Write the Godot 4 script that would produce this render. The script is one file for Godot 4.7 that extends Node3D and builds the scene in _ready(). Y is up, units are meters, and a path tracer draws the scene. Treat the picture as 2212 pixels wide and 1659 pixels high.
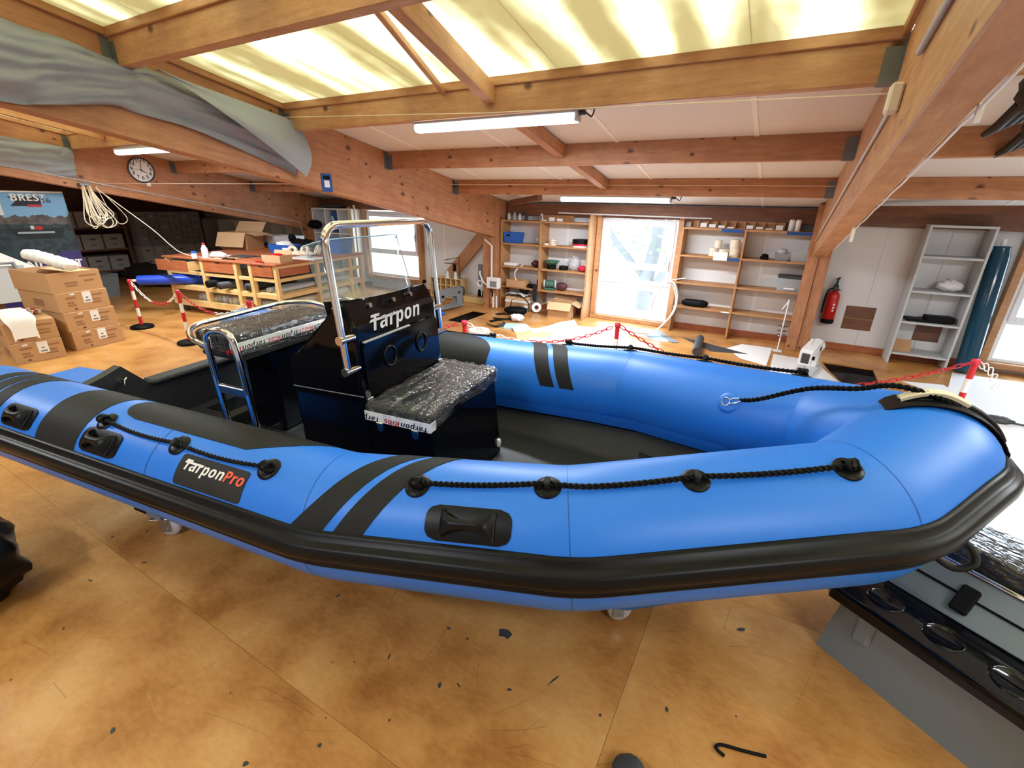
extends Node3D

# ---------------------------------------------------------------- state
var M := {}
var used := {}
var rng := RandomNumberGenerator.new()
const TAN := 0.183
const ZW := -6.7          # face of the back wall
const ZS := -6.42         # front edge of the built-in shelves

func roof(z: float) -> float:
	return 2.297 + TAN * (z + 2.913)

func _ready() -> void:
	rng.seed = 7
	# camera
	var cam := Camera3D.new()
	cam.name = "camera"
	cam.fov = 79.503
	cam.near = 0.03
	cam.far = 200.0
	var yaw := deg_to_rad(29.348); var pit := deg_to_rad(21.466); var rol := deg_to_rad(1.160)
	var fw := Vector3(-sin(yaw) * cos(pit), -sin(pit), -cos(yaw) * cos(pit))
	var ri := Vector3(cos(yaw), 0, -sin(yaw))
	var up := ri.cross(fw)
	var r2 := ri * cos(rol) + up * sin(rol)
	var u2 := up * cos(rol) - ri * sin(rol)
	cam.transform = Transform3D(Basis(r2, u2, -fw), Vector3(0, 1.6, 0))
	add_child(cam)
	cam.current = true
	# overcast sky
	var we := WorldEnvironment.new(); we.name = "world_environment"
	var e := Environment.new()
	var sk := Sky.new(); var sm := ProceduralSkyMaterial.new()
	sm.sky_top_color = Color(0.80, 0.90, 1.0); sm.sky_horizon_color = Color(0.90, 0.96, 1.0)
	sm.ground_bottom_color = Color(0.6, 0.62, 0.62); sm.ground_horizon_color = Color(0.8, 0.83, 0.85)
	sm.sky_energy_multiplier = 4.2; sm.ground_energy_multiplier = 2.4
	sk.sky_material = sm
	e.background_mode = Environment.BG_SKY; e.sky = sk
	e.tonemap_mode = Environment.TONE_MAPPER_LINEAR
	e.tonemap_exposure = 0.48
	e.sdfgi_enabled = true; e.ssao_enabled = true; e.ssil_enabled = true
	we.environment = e
	add_child(we)
	make_materials()
	build_room()
	build_boat()
	build_stuff()

# ---------------------------------------------------------------- naming
func numbered(n: String) -> String:
	if not used.has(n):
		used[n] = 0
		return n
	used[n] += 1
	return "%s_%03d" % [n, used[n]]

func put(o: Node3D, called: String, parent = null) -> void:
	if parent == null or parent == self:
		o.name = numbered(called)
		add_child(o)
	else:
		var c: Dictionary = parent.get_meta("_n", {})
		if c.has(called):
			c[called] += 1
			o.name = "%s_%03d" % [called, c[called]]
		else:
			c[called] = 0
			o.name = called
		parent.set_meta("_n", c)
		parent.add_child(o, true)

func thing(called: String, label: String, category: String, at := Vector3.ZERO, turn := 0.0, group := "") -> Node3D:
	var o := Node3D.new()
	put(o, called)
	o.position = at; o.rotation.y = turn
	tag(o, label, category, group)
	return o

func tag(o: Node, label: String, category: String, group := "") -> void:
	o.set_meta("label", label); o.set_meta("category", category)
	if group != "": o.set_meta("group", group)

func setting(called: String) -> Node3D:
	var o := Node3D.new()
	put(o, called)
	o.set_meta("kind", "structure")
	return o

func obj(called: String, st: SurfaceTool, m: Material, parent = null) -> MeshInstance3D:
	st.generate_normals()
	st.index()
	var o := MeshInstance3D.new()
	o.mesh = st.commit()
	o.material_override = m
	put(o, called, parent)
	return o

func shared(called: String, mesh: Mesh, m: Material, parent, xf: Transform3D) -> MeshInstance3D:
	var o := MeshInstance3D.new()
	o.mesh = mesh; o.material_override = m
	put(o, called, parent)
	o.transform = xf
	return o

func mesh_of(st: SurfaceTool) -> ArrayMesh:
	st.generate_normals()
	st.index()
	return st.commit()

# ---------------------------------------------------------------- shapes
func nb() -> SurfaceTool:
	var st := SurfaceTool.new()
	st.begin(Mesh.PRIMITIVE_TRIANGLES)
	return st

func tri(st: SurfaceTool, a: Vector3, b: Vector3, c: Vector3) -> void:
	st.add_vertex(a); st.add_vertex(b); st.add_vertex(c)

func quad(st: SurfaceTool, a: Vector3, b: Vector3, c: Vector3, d: Vector3) -> void:
	tri(st, a, b, c); tri(st, a, c, d)

func flat(st: SurfaceTool) -> void:
	st.set_smooth_group(-1)

func box(st: SurfaceTool, c: Vector3, s: Vector3, b := Basis(), bev := 0.0) -> void:
	flat(st)
	var h := s * 0.5
	if bev <= 0.0:
		var v := []
		for i in 8:
			v.append(c + b * Vector3(h.x if i & 1 else -h.x, h.y if i & 2 else -h.y, h.z if i & 4 else -h.z))
		for f in [[0, 1, 3, 2], [5, 4, 6, 7], [4, 0, 2, 6], [1, 5, 7, 3], [2, 3, 7, 6], [4, 5, 1, 0]]:
			quad(st, v[f[3]], v[f[2]], v[f[1]], v[f[0]])
		return
	var k := minf(bev, minf(h.x, minf(h.y, h.z)) * 0.98)
	# each corner has three points, one on each face
	var P := []
	for i in 8:
		var sg := Vector3(1 if i & 1 else -1, 1 if i & 2 else -1, 1 if i & 4 else -1)
		var row := []
		for ax in 3:
			var q := Vector3(h.x - k, h.y - k, h.z - k)
			q[ax] = h[ax]
			row.append(c + b * (q * sg))
		P.append(row)
	for ax in 3:
		var o1 := 1 << ((ax + 1) % 3); var o2 := 1 << ((ax + 2) % 3); var me := 1 << ax
		for s2 in 2:
			var base := me if s2 else 0
			var q := [P[base][ax], P[base | o1][ax], P[base | o1 | o2][ax], P[base | o2][ax]]
			if s2: q.reverse()
			quad(st, q[0], q[1], q[2], q[3])
	for ax in 3: # edges along ax
		var a1 := (ax + 1) % 3; var a2 := (ax + 2) % 3
		for s1 in 2:
			for s2 in 2:
				var lo := (1 << a1 if s1 else 0) | (1 << a2 if s2 else 0)
				var hi := lo | (1 << ax)
				var q := [P[lo][a1], P[hi][a1], P[hi][a2], P[lo][a2]]
				if s1 != s2: q.reverse()
				quad(st, q[0], q[1], q[2], q[3])
	for i in 8:
		var n := (1 if i & 1 else 0) + (1 if i & 2 else 0) + (1 if i & 4 else 0)
		if n % 2 == 1: tri(st, P[i][2], P[i][1], P[i][0])
		else: tri(st, P[i][0], P[i][1], P[i][2])

func bbox(st: SurfaceTool, lo: Vector3, hi: Vector3, bev := 0.0) -> void:
	box(st, (lo + hi) * 0.5, (hi - lo).abs(), Basis(), bev)

# a bar from a to b, w wide (sideways) and h high
func bar(st: SurfaceTool, a: Vector3, b: Vector3, w: float, h: float, upv := Vector3.UP, bev := 0.0) -> void:
	var x := (b - a).normalized()
	var z := x.cross(upv).normalized()
	var y := z.cross(x)
	box(st, (a + b) * 0.5, Vector3(a.distance_to(b), h, w), Basis(x, y, z), bev)

# polygon in the local XY plane, extruded along local Z
func prism(st: SurfaceTool, poly: PackedVector2Array, z0: float, z1: float, xf := Transform3D()) -> void:
	flat(st)
	var p := poly
	if not Geometry2D.is_polygon_clockwise(p):
		p = poly.duplicate(); p.reverse()
	var ix := Geometry2D.triangulate_polygon(p)
	for i in range(0, ix.size(), 3):
		var a := p[ix[i]]; var b := p[ix[i + 1]]; var c := p[ix[i + 2]]
		tri(st, xf * Vector3(a.x, a.y, z1), xf * Vector3(b.x, b.y, z1), xf * Vector3(c.x, c.y, z1))
		tri(st, xf * Vector3(c.x, c.y, z0), xf * Vector3(b.x, b.y, z0), xf * Vector3(a.x, a.y, z0))
	for i in p.size():
		var a := p[i]; var b := p[(i + 1) % p.size()]
		quad(st, xf * Vector3(a.x, a.y, z0), xf * Vector3(b.x, b.y, z0), xf * Vector3(b.x, b.y, z1), xf * Vector3(a.x, a.y, z1))

func rrect(w: float, h: float, r: float, n := 4) -> PackedVector2Array:
	var o := PackedVector2Array()
	for k in 4:
		var c := Vector2((w * 0.5 - r) * (1 if k == 0 or k == 3 else -1), (h * 0.5 - r) * (1 if k < 2 else -1))
		for j in n + 1:
			var a := PI * 0.5 * (k + float(j) / n)
			o.append(c + Vector2(cos(a), sin(a)) * r)
	return o

func disc2(r: float, n := 20, ry := -1.0) -> PackedVector2Array:
	var o := PackedVector2Array()
	for i in n:
		var a := TAU * i / n
		o.append(Vector2(cos(a) * r, sin(a) * (r if ry < 0 else ry)))
	return o

func frames(pts: Array) -> Array:
	var n := pts.size(); var out := []
	var u := Vector3.UP
	for i in n:
		var t: Vector3 = (pts[mini(i + 1, n - 1)] - pts[maxi(i - 1, 0)]).normalized()
		if i == 0:
			u = Vector3.UP if absf(t.y) < 0.95 else Vector3.RIGHT
		u = (u - t * u.dot(t)).normalized()
		out.append([t, u, t.cross(u)])
	return out

func tube(st: SurfaceTool, pts: Array, r: float, seg := 10, caps := true, rr: Array = []) -> void:
	st.set_smooth_group(1)
	var F := frames(pts); var rings := []
	for i in pts.size():
		var row := []
		var q: float = rr[i] if rr.size() > i else r
		for k in seg:
			var a := TAU * k / seg
			row.append(pts[i] + (F[i][1] * cos(a) + F[i][2] * sin(a)) * q)
		rings.append(row)
	for i in pts.size() - 1:
		for k in seg:
			var k2 := (k + 1) % seg
			quad(st, rings[i][k], rings[i + 1][k], rings[i + 1][k2], rings[i][k2])
	if caps:
		flat(st)
		for k in seg:
			var k2 := (k + 1) % seg
			tri(st, pts[0], rings[0][k], rings[0][k2])
			tri(st, pts[-1], rings[-1][k2], rings[-1][k])

# braided rope: two strands wound round each other
func rope(st: SurfaceTool, pts: Array, r: float, pitch := 0.05) -> void:
	var fine := resample(pts, pitch / 7.0)
	var F := frames(fine)
	for s in 2:
		var c := []
		for i in fine.size():
			var a := TAU * i / 7.0 + PI * s
			c.append(fine[i] + (F[i][1] * cos(a) + F[i][2] * sin(a)) * r * 0.5)
		tube(st, c, r * 0.62, 6)

func resample(pts: Array, step: float) -> Array:
	var out := [pts[0]]
	for i in pts.size() - 1:
		var a: Vector3 = pts[i]; var b: Vector3 = pts[i + 1]
		var n := maxi(1, roundi(a.distance_to(b) / step))
		for k in n:
			out.append(a.lerp(b, float(k + 1) / n))
	return out

# smooth curve through points
func spline(pts: Array, n := 8) -> Array:
	var out := []
	for i in pts.size() - 1:
		var p0: Vector3 = pts[maxi(i - 1, 0)]; var p1: Vector3 = pts[i]
		var p2: Vector3 = pts[i + 1]; var p3: Vector3 = pts[mini(i + 2, pts.size() - 1)]
		for k in n:
			out.append(p1.cubic_interpolate(p2, p0, p3, float(k) / n))
	out.append(pts[-1])
	return out

# polyline whose corners are rounded
func rounded(pts: Array, d: float, n := 6) -> Array:
	var out := [pts[0]]
	for i in range(1, pts.size() - 1):
		var p: Vector3 = pts[i]
		var a: Vector3 = p + (pts[i - 1] - p).normalized() * minf(d, p.distance_to(pts[i - 1]) * 0.49)
		var b: Vector3 = p + (pts[i + 1] - p).normalized() * minf(d, p.distance_to(pts[i + 1]) * 0.49)
		for k in n + 1:
			var t := float(k) / n
			out.append(a.lerp(p, t).lerp(p.lerp(b, t), t))
	out.append(pts[-1])
	return out

func lathe(st: SurfaceTool, prof: Array, seg := 20, xf := Transform3D(), smooth := true) -> void:
	if smooth: st.set_smooth_group(1)
	else: flat(st)
	for i in prof.size() - 1:
		for k in seg:
			var a := TAU * k / seg; var b := TAU * (k + 1) / seg
			var p: Vector2 = prof[i]; var q: Vector2 = prof[i + 1]
			var A := xf * Vector3(p.x * cos(a), p.y, p.x * sin(a)); var B := xf * Vector3(p.x * cos(b), p.y, p.x * sin(b))
			var C := xf * Vector3(q.x * cos(b), q.y, q.x * sin(b)); var D := xf * Vector3(q.x * cos(a), q.y, q.x * sin(a))
			if p.x > 1e-5: tri(st, A, B, C)
			if q.x > 1e-5: tri(st, A, C, D)

func cyl(st: SurfaceTool, a: Vector3, b: Vector3, r: float, seg := 16, r2 := -1.0) -> void:
	tube(st, [a, b], r, seg, true, [] if r2 < 0 else [r, r2])

# a grid of points as a sheet with a little thickness
func sheet(st: SurfaceTool, g: Array, th := 0.0) -> void:
	st.set_smooth_group(1)
	var R := g.size(); var Cn: int = g[0].size()
	for i in R - 1:
		for j in Cn - 1:
			quad(st, g[i][j], g[i][j + 1], g[i + 1][j + 1], g[i + 1][j])
	if th > 0.0:
		st.set_smooth_group(2)
		var lo := []
		for i in R:
			var row := []
			for j in Cn:
				var dx: Vector3 = g[i][mini(j + 1, Cn - 1)] - g[i][maxi(j - 1, 0)]
				var dy: Vector3 = g[mini(i + 1, R - 1)][j] - g[maxi(i - 1, 0)][j]
				row.append(g[i][j] - dx.cross(dy).normalized() * -th)
			lo.append(row)
		for i in R - 1:
			for j in Cn - 1:
				quad(st, lo[i + 1][j], lo[i + 1][j + 1], lo[i][j + 1], lo[i][j])
		flat(st)
		for i in R - 1:
			quad(st, g[i][0], g[i + 1][0], lo[i + 1][0], lo[i][0])
			quad(st, g[i + 1][Cn - 1], g[i][Cn - 1], lo[i][Cn - 1], lo[i + 1][Cn - 1])
		for j in Cn - 1:
			quad(st, g[0][j + 1], g[0][j], lo[0][j], lo[0][j + 1])
			quad(st, g[R - 1][j], g[R - 1][j + 1], lo[R - 1][j + 1], lo[R - 1][j])

# rounded box with noise, for soft things
func blob(st: SurfaceTool, c: Vector3, s: Vector3, p := 3.0, rough := 0.0, seed_ := 1, nu := 28, nv := 16, freq := 3.0, b := Basis()) -> void:
	st.set_smooth_group(1)
	var fn := FastNoiseLite.new(); fn.seed = seed_; fn.frequency = freq
	var g := []
	for i in nv + 1:
		var row := []
		var la := PI * (float(i) / nv - 0.5)
		for j in nu:
			var lo := TAU * j / nu
			var d := Vector3(cos(la) * cos(lo), sin(la), cos(la) * sin(lo))
			var k := pow(pow(absf(d.x), p) + pow(absf(d.y), p) + pow(absf(d.z), p), -1.0 / p)
			var q := d * k
			var w := 1.0 + rough * fn.get_noise_3dv(q)
			row.append(c + b * (q * s * 0.5 * w))
		g.append(row)
	for i in nv:
		for j in nu:
			var j2 := (j + 1) % nu
			if i > 0: tri(st, g[i][j], g[i + 1][j2], g[i][j2])
			if i < nv - 1: tri(st, g[i][j], g[i + 1][j], g[i + 1][j2])
			if i == 0: pass

# letters: a TextMesh whose points are sent through a function
func lettering(st: SurfaceTool, text: String, size: float, where: Callable, bold := true, slant := 0.0, stretch := 1.0, left := 0.0) -> float:
	var tm := TextMesh.new()
	var f := SystemFont.new()
	f.font_names = PackedStringArray(["Droid Sans"])
	f.font_weight = 700 if bold else 400
	tm.font = f; tm.text = text; tm.font_size = 64; tm.pixel_size = size / 46.0; tm.depth = 0.0
	tm.curve_step = 1.0
	tm.horizontal_alignment = HORIZONTAL_ALIGNMENT_LEFT; tm.vertical_alignment = VERTICAL_ALIGNMENT_BOTTOM
	flat(st)
	var wide := 0.0
	for s in tm.get_surface_count():
		var a := tm.surface_get_arrays(s)
		var v: PackedVector3Array = a[Mesh.ARRAY_VERTEX]
		var ix: PackedInt32Array = a[Mesh.ARRAY_INDEX]
		var nr: PackedVector3Array = a[Mesh.ARRAY_NORMAL]
		var lo := 1e9
		for q in v: lo = minf(lo, q.x)
		for i in range(0, ix.size(), 3):
			if nr[ix[i]].z < 0.5: continue
			var t := []
			for k in 3:
				var q := v[ix[i + k]]
				wide = maxf(wide, (q.x - lo) * stretch)
				t.append(where.call(Vector2(left + (q.x - lo) * stretch + q.y * slant, q.y)))
			tri(st, t[0], t[1], t[2])
	return wide

# ---------------------------------------------------------------- materials
func mt(key: String, col: Color, rough := 0.6, metal := 0.0) -> StandardMaterial3D:
	var m := StandardMaterial3D.new()
	m.resource_name = key
	m.albedo_color = col; m.roughness = rough; m.metallic = metal
	M[key] = m
	return m

func c8(r: int, g: int, b: int) -> Color:
	return Color8(r, g, b)

func tri_map(m: StandardMaterial3D, scale: Vector3, world := false) -> void:
	m.uv1_triplanar = true
	m.uv1_world_triplanar = world
	m.uv1_scale = scale

# wood whose grain runs along u
func wood_image(w: int, h: int, a: Color, b: Color, knots: int, seed_: int, fine := 1.0) -> ImageTexture:
	var im := Image.create(w, h, true, Image.FORMAT_RGB8)
	var fn := FastNoiseLite.new(); fn.seed = seed_; fn.frequency = 1.0
	fn.noise_type = FastNoiseLite.TYPE_SIMPLEX; fn.fractal_octaves = 2
	var rg := RandomNumberGenerator.new(); rg.seed = seed_
	var K := []
	for i in knots: K.append(Vector3(rg.randf() * w, rg.randf() * h, rg.randf_range(2.0, 5.0)))
	for x in w:
		var an := TAU * x / w
		var cx := cos(an) * 0.7; var sx := sin(an) * 0.7
		for y in h:
			var fy := float(y)
			var dark := 0.0
			for k in K:
				var dx: float = absf(x - k.x); dx = minf(dx, w - dx) * 0.55
				var dy: float = fy - k.y
				var d2 := dx * dx + dy * dy
				var rr: float = k.z
				if d2 < rr * rr * 16.0:
					var d := sqrt(d2)
					fy += signf(dy + 0.01) * rr * 0.6 * exp(-d / (rr * 1.5))
					dark = maxf(dark, clampf(1.3 - d / rr, 0.0, 1.0))
			var g := fn.get_noise_3d(cx, sx, fy * 0.11 * fine) * 0.5 + 0.5
			var s := fn.get_noise_3d(cx * 6.0, sx * 6.0, fy * 0.5 * fine) * 0.5 + 0.5
			var big := fn.get_noise_3d(cx * 2.0 + 9.0, sx * 2.0, fy * 0.012) * 0.5 + 0.5
			var t := clampf(g * 0.6 + s * 0.45 + big * 0.5 - 0.3, 0.0, 1.0)
			var c := a.lerp(b, t)
			if dark > 0.0: c = c.lerp(Color(b.r * 0.42, b.g * 0.34, b.b * 0.3), dark * 0.85)
			im.set_pixel(x, y, c)
	im.generate_mipmaps()
	return ImageTexture.create_from_image(im)

func mottle_image(n: int, cols: Array, freq: float, seed_: int, stretch := Vector2.ONE, contrast := 1.6, oct := 4) -> ImageTexture:
	var im := Image.create(n, n, true, Image.FORMAT_RGB8)
	var fn := FastNoiseLite.new(); fn.seed = seed_; fn.frequency = freq; fn.fractal_octaves = oct
	fn.noise_type = FastNoiseLite.TYPE_SIMPLEX
	var R := n / TAU
	for x in n:
		var a := TAU * x / n
		for y in n:
			# seamless by blending two offsets
			var fy := float(y) / n
			var v1 := fn.get_noise_3d(cos(a) * R * stretch.x, sin(a) * R * stretch.x, y * stretch.y)
			var v2 := fn.get_noise_3d(cos(a) * R * stretch.x, sin(a) * R * stretch.x, (y - n) * stretch.y)
			var v := clampf(lerpf(v1, v2, fy) * contrast * 0.5 + 0.5, 0.0, 0.999) * (cols.size() - 1)
			var i := int(v)
			im.set_pixel(x, y, (cols[i] as Color).lerp(cols[i + 1], v - i))
	im.generate_mipmaps()
	return ImageTexture.create_from_image(im)

func bump(n: int, freq: float, seed_: int, strength: float, kind := 0, stretch := Vector2.ONE) -> ImageTexture:
	var im := Image.create(n, n, false, Image.FORMAT_RGB8)
	var fn := FastNoiseLite.new(); fn.seed = seed_; fn.frequency = freq
	fn.noise_type = FastNoiseLite.TYPE_SIMPLEX
	if kind == 1:
		fn.fractal_type = FastNoiseLite.FRACTAL_RIDGED; fn.fractal_octaves = 3
	else:
		fn.fractal_octaves = 3
	var R := n / TAU
	for x in n:
		var a := TAU * x / n
		for y in n:
			var fy := float(y) / n
			var v1 := fn.get_noise_3d(cos(a) * R * stretch.x, sin(a) * R * stretch.x, y * stretch.y)
			var v2 := fn.get_noise_3d(cos(a) * R * stretch.x, sin(a) * R * stretch.x, (y - n) * stretch.y)
			var v := clampf(lerpf(v1, v2, fy) * 0.5 + 0.5, 0, 1)
			im.set_pixel(x, y, Color(v, v, v))
	im.bump_map_to_normal_map(strength)
	return ImageTexture.create_from_image(im)

func make_materials() -> void:
	var wd := func(key: String, a: Color, b: Color, knots: int, sd: int, rough := 0.55, sc := 0.55) -> void:
		var m := mt(key, Color.WHITE, rough)
		m.albedo_texture = wood_image(512, 256, a, b, knots, sd)
		tri_map(m, Vector3(sc, sc * 1.6, sc))
	wd.call("purlin", c8(206, 158, 112), c8(168, 118, 77), 12, 11)
	wd.call("rafter", c8(196, 140, 98), c8(152, 101, 67), 32, 12)
	wd.call("header", c8(132, 88, 62), c8(94, 60, 42), 6, 13)
	wd.call("trimwood", c8(202, 152, 104), c8(164, 114, 74), 3, 14)
	wd.call("shelfwood", c8(196, 148, 98), c8(160, 112, 70), 0, 15)
	wd.call("pine", c8(236, 208, 150), c8(208, 170, 106), 5, 16)
	wd.call("redply", c8(190, 112, 70), c8(150, 82, 50), 1, 17)
	# varnished plywood floor: three tones of board
	for i in 3:
		var cs := [[c8(160, 104, 50), c8(194, 138, 76), c8(212, 162, 100)], [c8(158, 102, 49), c8(192, 136, 75), c8(210, 160, 98)], [c8(161, 105, 51), c8(195, 139, 77), c8(213, 163, 101)]][i] as Array
		var m := mt("floor%d" % i, Color.WHITE, 0.3)
		m.albedo_texture = floor_image(cs, 31 + i)
		m.normal_enabled = true; m.normal_scale = 0.10
		m.normal_texture = bump(256, 0.06, 41 + i, 3.0)
		tri_map(m, Vector3(0.4, 0.4, 0.4))
		m.uv1_offset = Vector3(0.13 * i, 0, 0.31 * i)
	var m: StandardMaterial3D
	mt("subfloor", c8(138, 108, 78), 0.9)
	mt("wallwhite", c8(226, 226, 224), 0.75)
	mt("strip", c8(240, 240, 238), 0.6)
	mt("ceilpanel", c8(224, 221, 219), 0.8)
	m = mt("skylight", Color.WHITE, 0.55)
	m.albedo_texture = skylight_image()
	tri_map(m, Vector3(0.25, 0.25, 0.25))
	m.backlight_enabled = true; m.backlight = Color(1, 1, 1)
	mt("galv", c8(120, 126, 128), 0.45, 0.7)
	mt("pvc", c8(238, 240, 242), 0.35)
	m = mt("pane", Color(0.92, 0.97, 0.98, 0.06), 0.02); m.transparency = BaseMaterial3D.TRANSPARENCY_ALPHA
	m = mt("screen", Color(0.62, 0.74, 0.80, 0.30), 0.02); m.transparency = BaseMaterial3D.TRANSPARENCY_ALPHA
	m = mt("led", Color.WHITE, 0.5); m.emission_enabled = true; m.emission = Color(0.93, 0.96, 1.0); m.emission_energy_multiplier = 9.0
	mt("white", c8(236, 236, 234), 0.45)
	mt("paper", c8(240, 240, 238), 0.8)
	mt("bluepaper", c8(172, 208, 226), 0.8)
	mt("lightgrey", c8(190, 192, 192), 0.5)
	mt("grey", c8(130, 134, 138), 0.5)
	mt("darkgrey", c8(60, 62, 66), 0.55)
	mt("black", c8(16, 16, 18), 0.55).metallic_specular = 0.25
	mt("gloss", c8(8, 9, 14), 0.08).metallic_specular = 0.35
	mt("rubber", c8(16, 17, 19), 0.36).metallic_specular = 0.3
	mt("matblack", c8(20, 21, 22), 0.65)
	m = mt("gelblack", c8(38, 39, 40), 0.5)
	m.normal_enabled = true; m.normal_texture = bump(256, 0.15, 5, 5.0); m.normal_scale = 0.35; tri_map(m, Vector3(5, 5, 5))
	m = mt("patch", c8(38, 39, 40), 0.55); m.metallic_specular = 0.25
	m.normal_enabled = true; m.normal_texture = bump(256, 0.3, 6, 5.0, 0, Vector2(0.15, 1.0)); m.normal_scale = 0.3; tri_map(m, Vector3(6, 6, 6))
	m = mt("hypalon", c8(32, 120, 230), 0.42)
	m.normal_enabled = true; m.normal_texture = bump(256, 0.3, 8, 3.0); m.normal_scale = 0.08; tri_map(m, Vector3(5, 5, 5))
	mt("hypalon_seam", c8(24, 80, 160), 0.5)
	mt("blueplastic", c8(34, 98, 190), 0.4)
	mt("bluepvc", c8(28, 70, 190), 0.3)
	mt("tealglass", c8(10, 62, 84), 0.14)
	mt("chrome", c8(215, 218, 222), 0.1, 1.0)
	mt("steel", c8(170, 174, 178), 0.3, 1.0)
	mt("red", c8(196, 30, 40), 0.4)
	mt("redfire", c8(190, 24, 30), 0.22)
	mt("orange", c8(238, 92, 60), 0.5)
	mt("pinkred", c8(206, 40, 66), 0.45)
	mt("card", c8(190, 148, 104), 0.8)
	mt("cardlight", c8(208, 172, 130), 0.8)
	mt("carddark", c8(150, 112, 76), 0.85)
	mt("ink", c8(152, 112, 76), 0.85)
	mt("grey_card", c8(158, 154, 146), 0.85)
	mt("grey_card2", c8(130, 133, 138), 0.85)
	mt("label", c8(240, 240, 240), 0.6)
	mt("cream", c8(232, 220, 196), 0.7)
	mt("green", c8(58, 104, 82), 0.4)
	mt("darkgreen", c8(30, 60, 58), 0.4)
	mt("purple", c8(56, 44, 108), 0.5)
	mt("greybox", c8(120, 130, 136), 0.42)
	m = mt("tarp", c8(150, 156, 164), 0.7); m.backlight_enabled = true; m.backlight = Color(0.25, 0.25, 0.24)
	m = mt("film", Color(0.95, 0.96, 0.97, 0.03), 0.06); m.transparency = BaseMaterial3D.TRANSPARENCY_ALPHA
	m.normal_enabled = true; m.normal_texture = bump(512, 0.011, 15, 22.0, 1, Vector2(0.6, 2.2)); m.normal_scale = 1.3; tri_map(m, Vector3(2.6, 2.6, 2.6))
	m = mt("vinyl", c8(14, 15, 18), 0.5); m.metallic_specular = 0.2
	m = mt("clearbin", Color(0.8, 0.84, 0.86, 0.35), 0.2); m.transparency = BaseMaterial3D.TRANSPARENCY_ALPHA
	m = mt("bag", Color(0.9, 0.9, 0.92, 0.3), 0.12); m.transparency = BaseMaterial3D.TRANSPARENCY_ALPHA
	mt("asphalt", c8(150, 146, 142), 0.9)
	mt("soil", c8(132, 108, 94), 0.95)
	mt("concrete", c8(232, 230, 226), 0.9)
	mt("stone", c8(170, 164, 152), 0.9)
	mt("bark", c8(96, 92, 88), 0.9)
	m = mt("leaf", c8(96, 124, 80), 0.6); m.backlight_enabled = true; m.backlight = Color(0.3, 0.4, 0.2)
	mt("velcro", c8(34, 80, 150), 0.8)
	mt("maroon", c8(84, 40, 44), 0.6)

func floor_image(cs: Array, sd: int) -> ImageTexture:
	var n := 1024
	var im := Image.create(n, n, true, Image.FORMAT_RGB8)
	var fn := FastNoiseLite.new(); fn.seed = sd; fn.frequency = 0.006; fn.fractal_octaves = 4
	var f2 := FastNoiseLite.new(); f2.seed = sd + 9; f2.frequency = 0.09; f2.fractal_octaves = 3
	var f3 := FastNoiseLite.new(); f3.seed = sd + 5; f3.frequency = 0.45
	var R := n / TAU
	for x in n:
		var a := TAU * x / n
		var ca := cos(a) * R; var sa := sin(a) * R
		for y in n:
			var fy := float(y) / n
			var v := lerpf(fn.get_noise_3d(ca, sa, y * 1.0), fn.get_noise_3d(ca, sa, y - n), fy)
			var g := f2.get_noise_3d(ca * 0.6, sa * 0.6, y * 1.2) + 0.5 * f3.get_noise_2d(x, y)
			var t := clampf(v * 0.85 + 0.52 + g * 0.2, 0, 0.999) * 2.0
			var i := int(t)
			im.set_pixel(x, y, (cs[i] as Color).lerp(cs[i + 1], t - i))
	# scratches and dirt in the varnish
	var rg := RandomNumberGenerator.new(); rg.seed = sd
	for k in 150:
		var p := Vector2(rg.randf() * n, rg.randf() * n)
		var an := rg.randf() * TAU
		var ln := rg.randf_range(15, 130)
		var dk := rg.randf() < 0.75
		var op := rg.randf_range(0.08, 0.28)
		var bend := rg.randf_range(-0.004, 0.004)
		for s in int(ln):
			an += bend
			p += Vector2(cos(an), sin(an))
			var xi := posmod(int(p.x), n); var yi := posmod(int(p.y), n)
			im.set_pixel(xi, yi, im.get_pixel(xi, yi).lerp(Color(0.22, 0.13, 0.06) if dk else Color(0.9, 0.78, 0.6), op))
	for k in 24:
		var p := Vector2(rg.randf() * n, rg.randf() * n); var r := rg.randf_range(0.8, 1.8)
		for dx in range(-4, 5):
			for dy in range(-4, 5):
				if dx * dx + dy * dy <= r * r:
					var xi := posmod(int(p.x) + dx, n); var yi := posmod(int(p.y) + dy, n)
					im.set_pixel(xi, yi, im.get_pixel(xi, yi).lerp(Color(0.16, 0.1, 0.06), 0.6))
	im.generate_mipmaps()
	return ImageTexture.create_from_image(im)

# yellowed fibreglass; its streaks paint in light and shade of corrugations, plus some dirt
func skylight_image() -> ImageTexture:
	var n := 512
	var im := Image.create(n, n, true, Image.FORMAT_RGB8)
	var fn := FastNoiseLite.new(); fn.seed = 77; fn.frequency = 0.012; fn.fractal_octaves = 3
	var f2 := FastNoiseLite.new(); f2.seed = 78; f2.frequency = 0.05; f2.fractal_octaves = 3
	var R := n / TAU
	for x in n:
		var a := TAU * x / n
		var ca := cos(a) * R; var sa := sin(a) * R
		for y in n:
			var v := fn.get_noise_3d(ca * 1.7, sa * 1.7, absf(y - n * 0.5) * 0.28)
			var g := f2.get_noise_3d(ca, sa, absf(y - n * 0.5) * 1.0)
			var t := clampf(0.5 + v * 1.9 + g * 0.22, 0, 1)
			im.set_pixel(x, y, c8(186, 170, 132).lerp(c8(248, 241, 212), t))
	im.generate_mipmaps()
	return ImageTexture.create_from_image(im)

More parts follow.
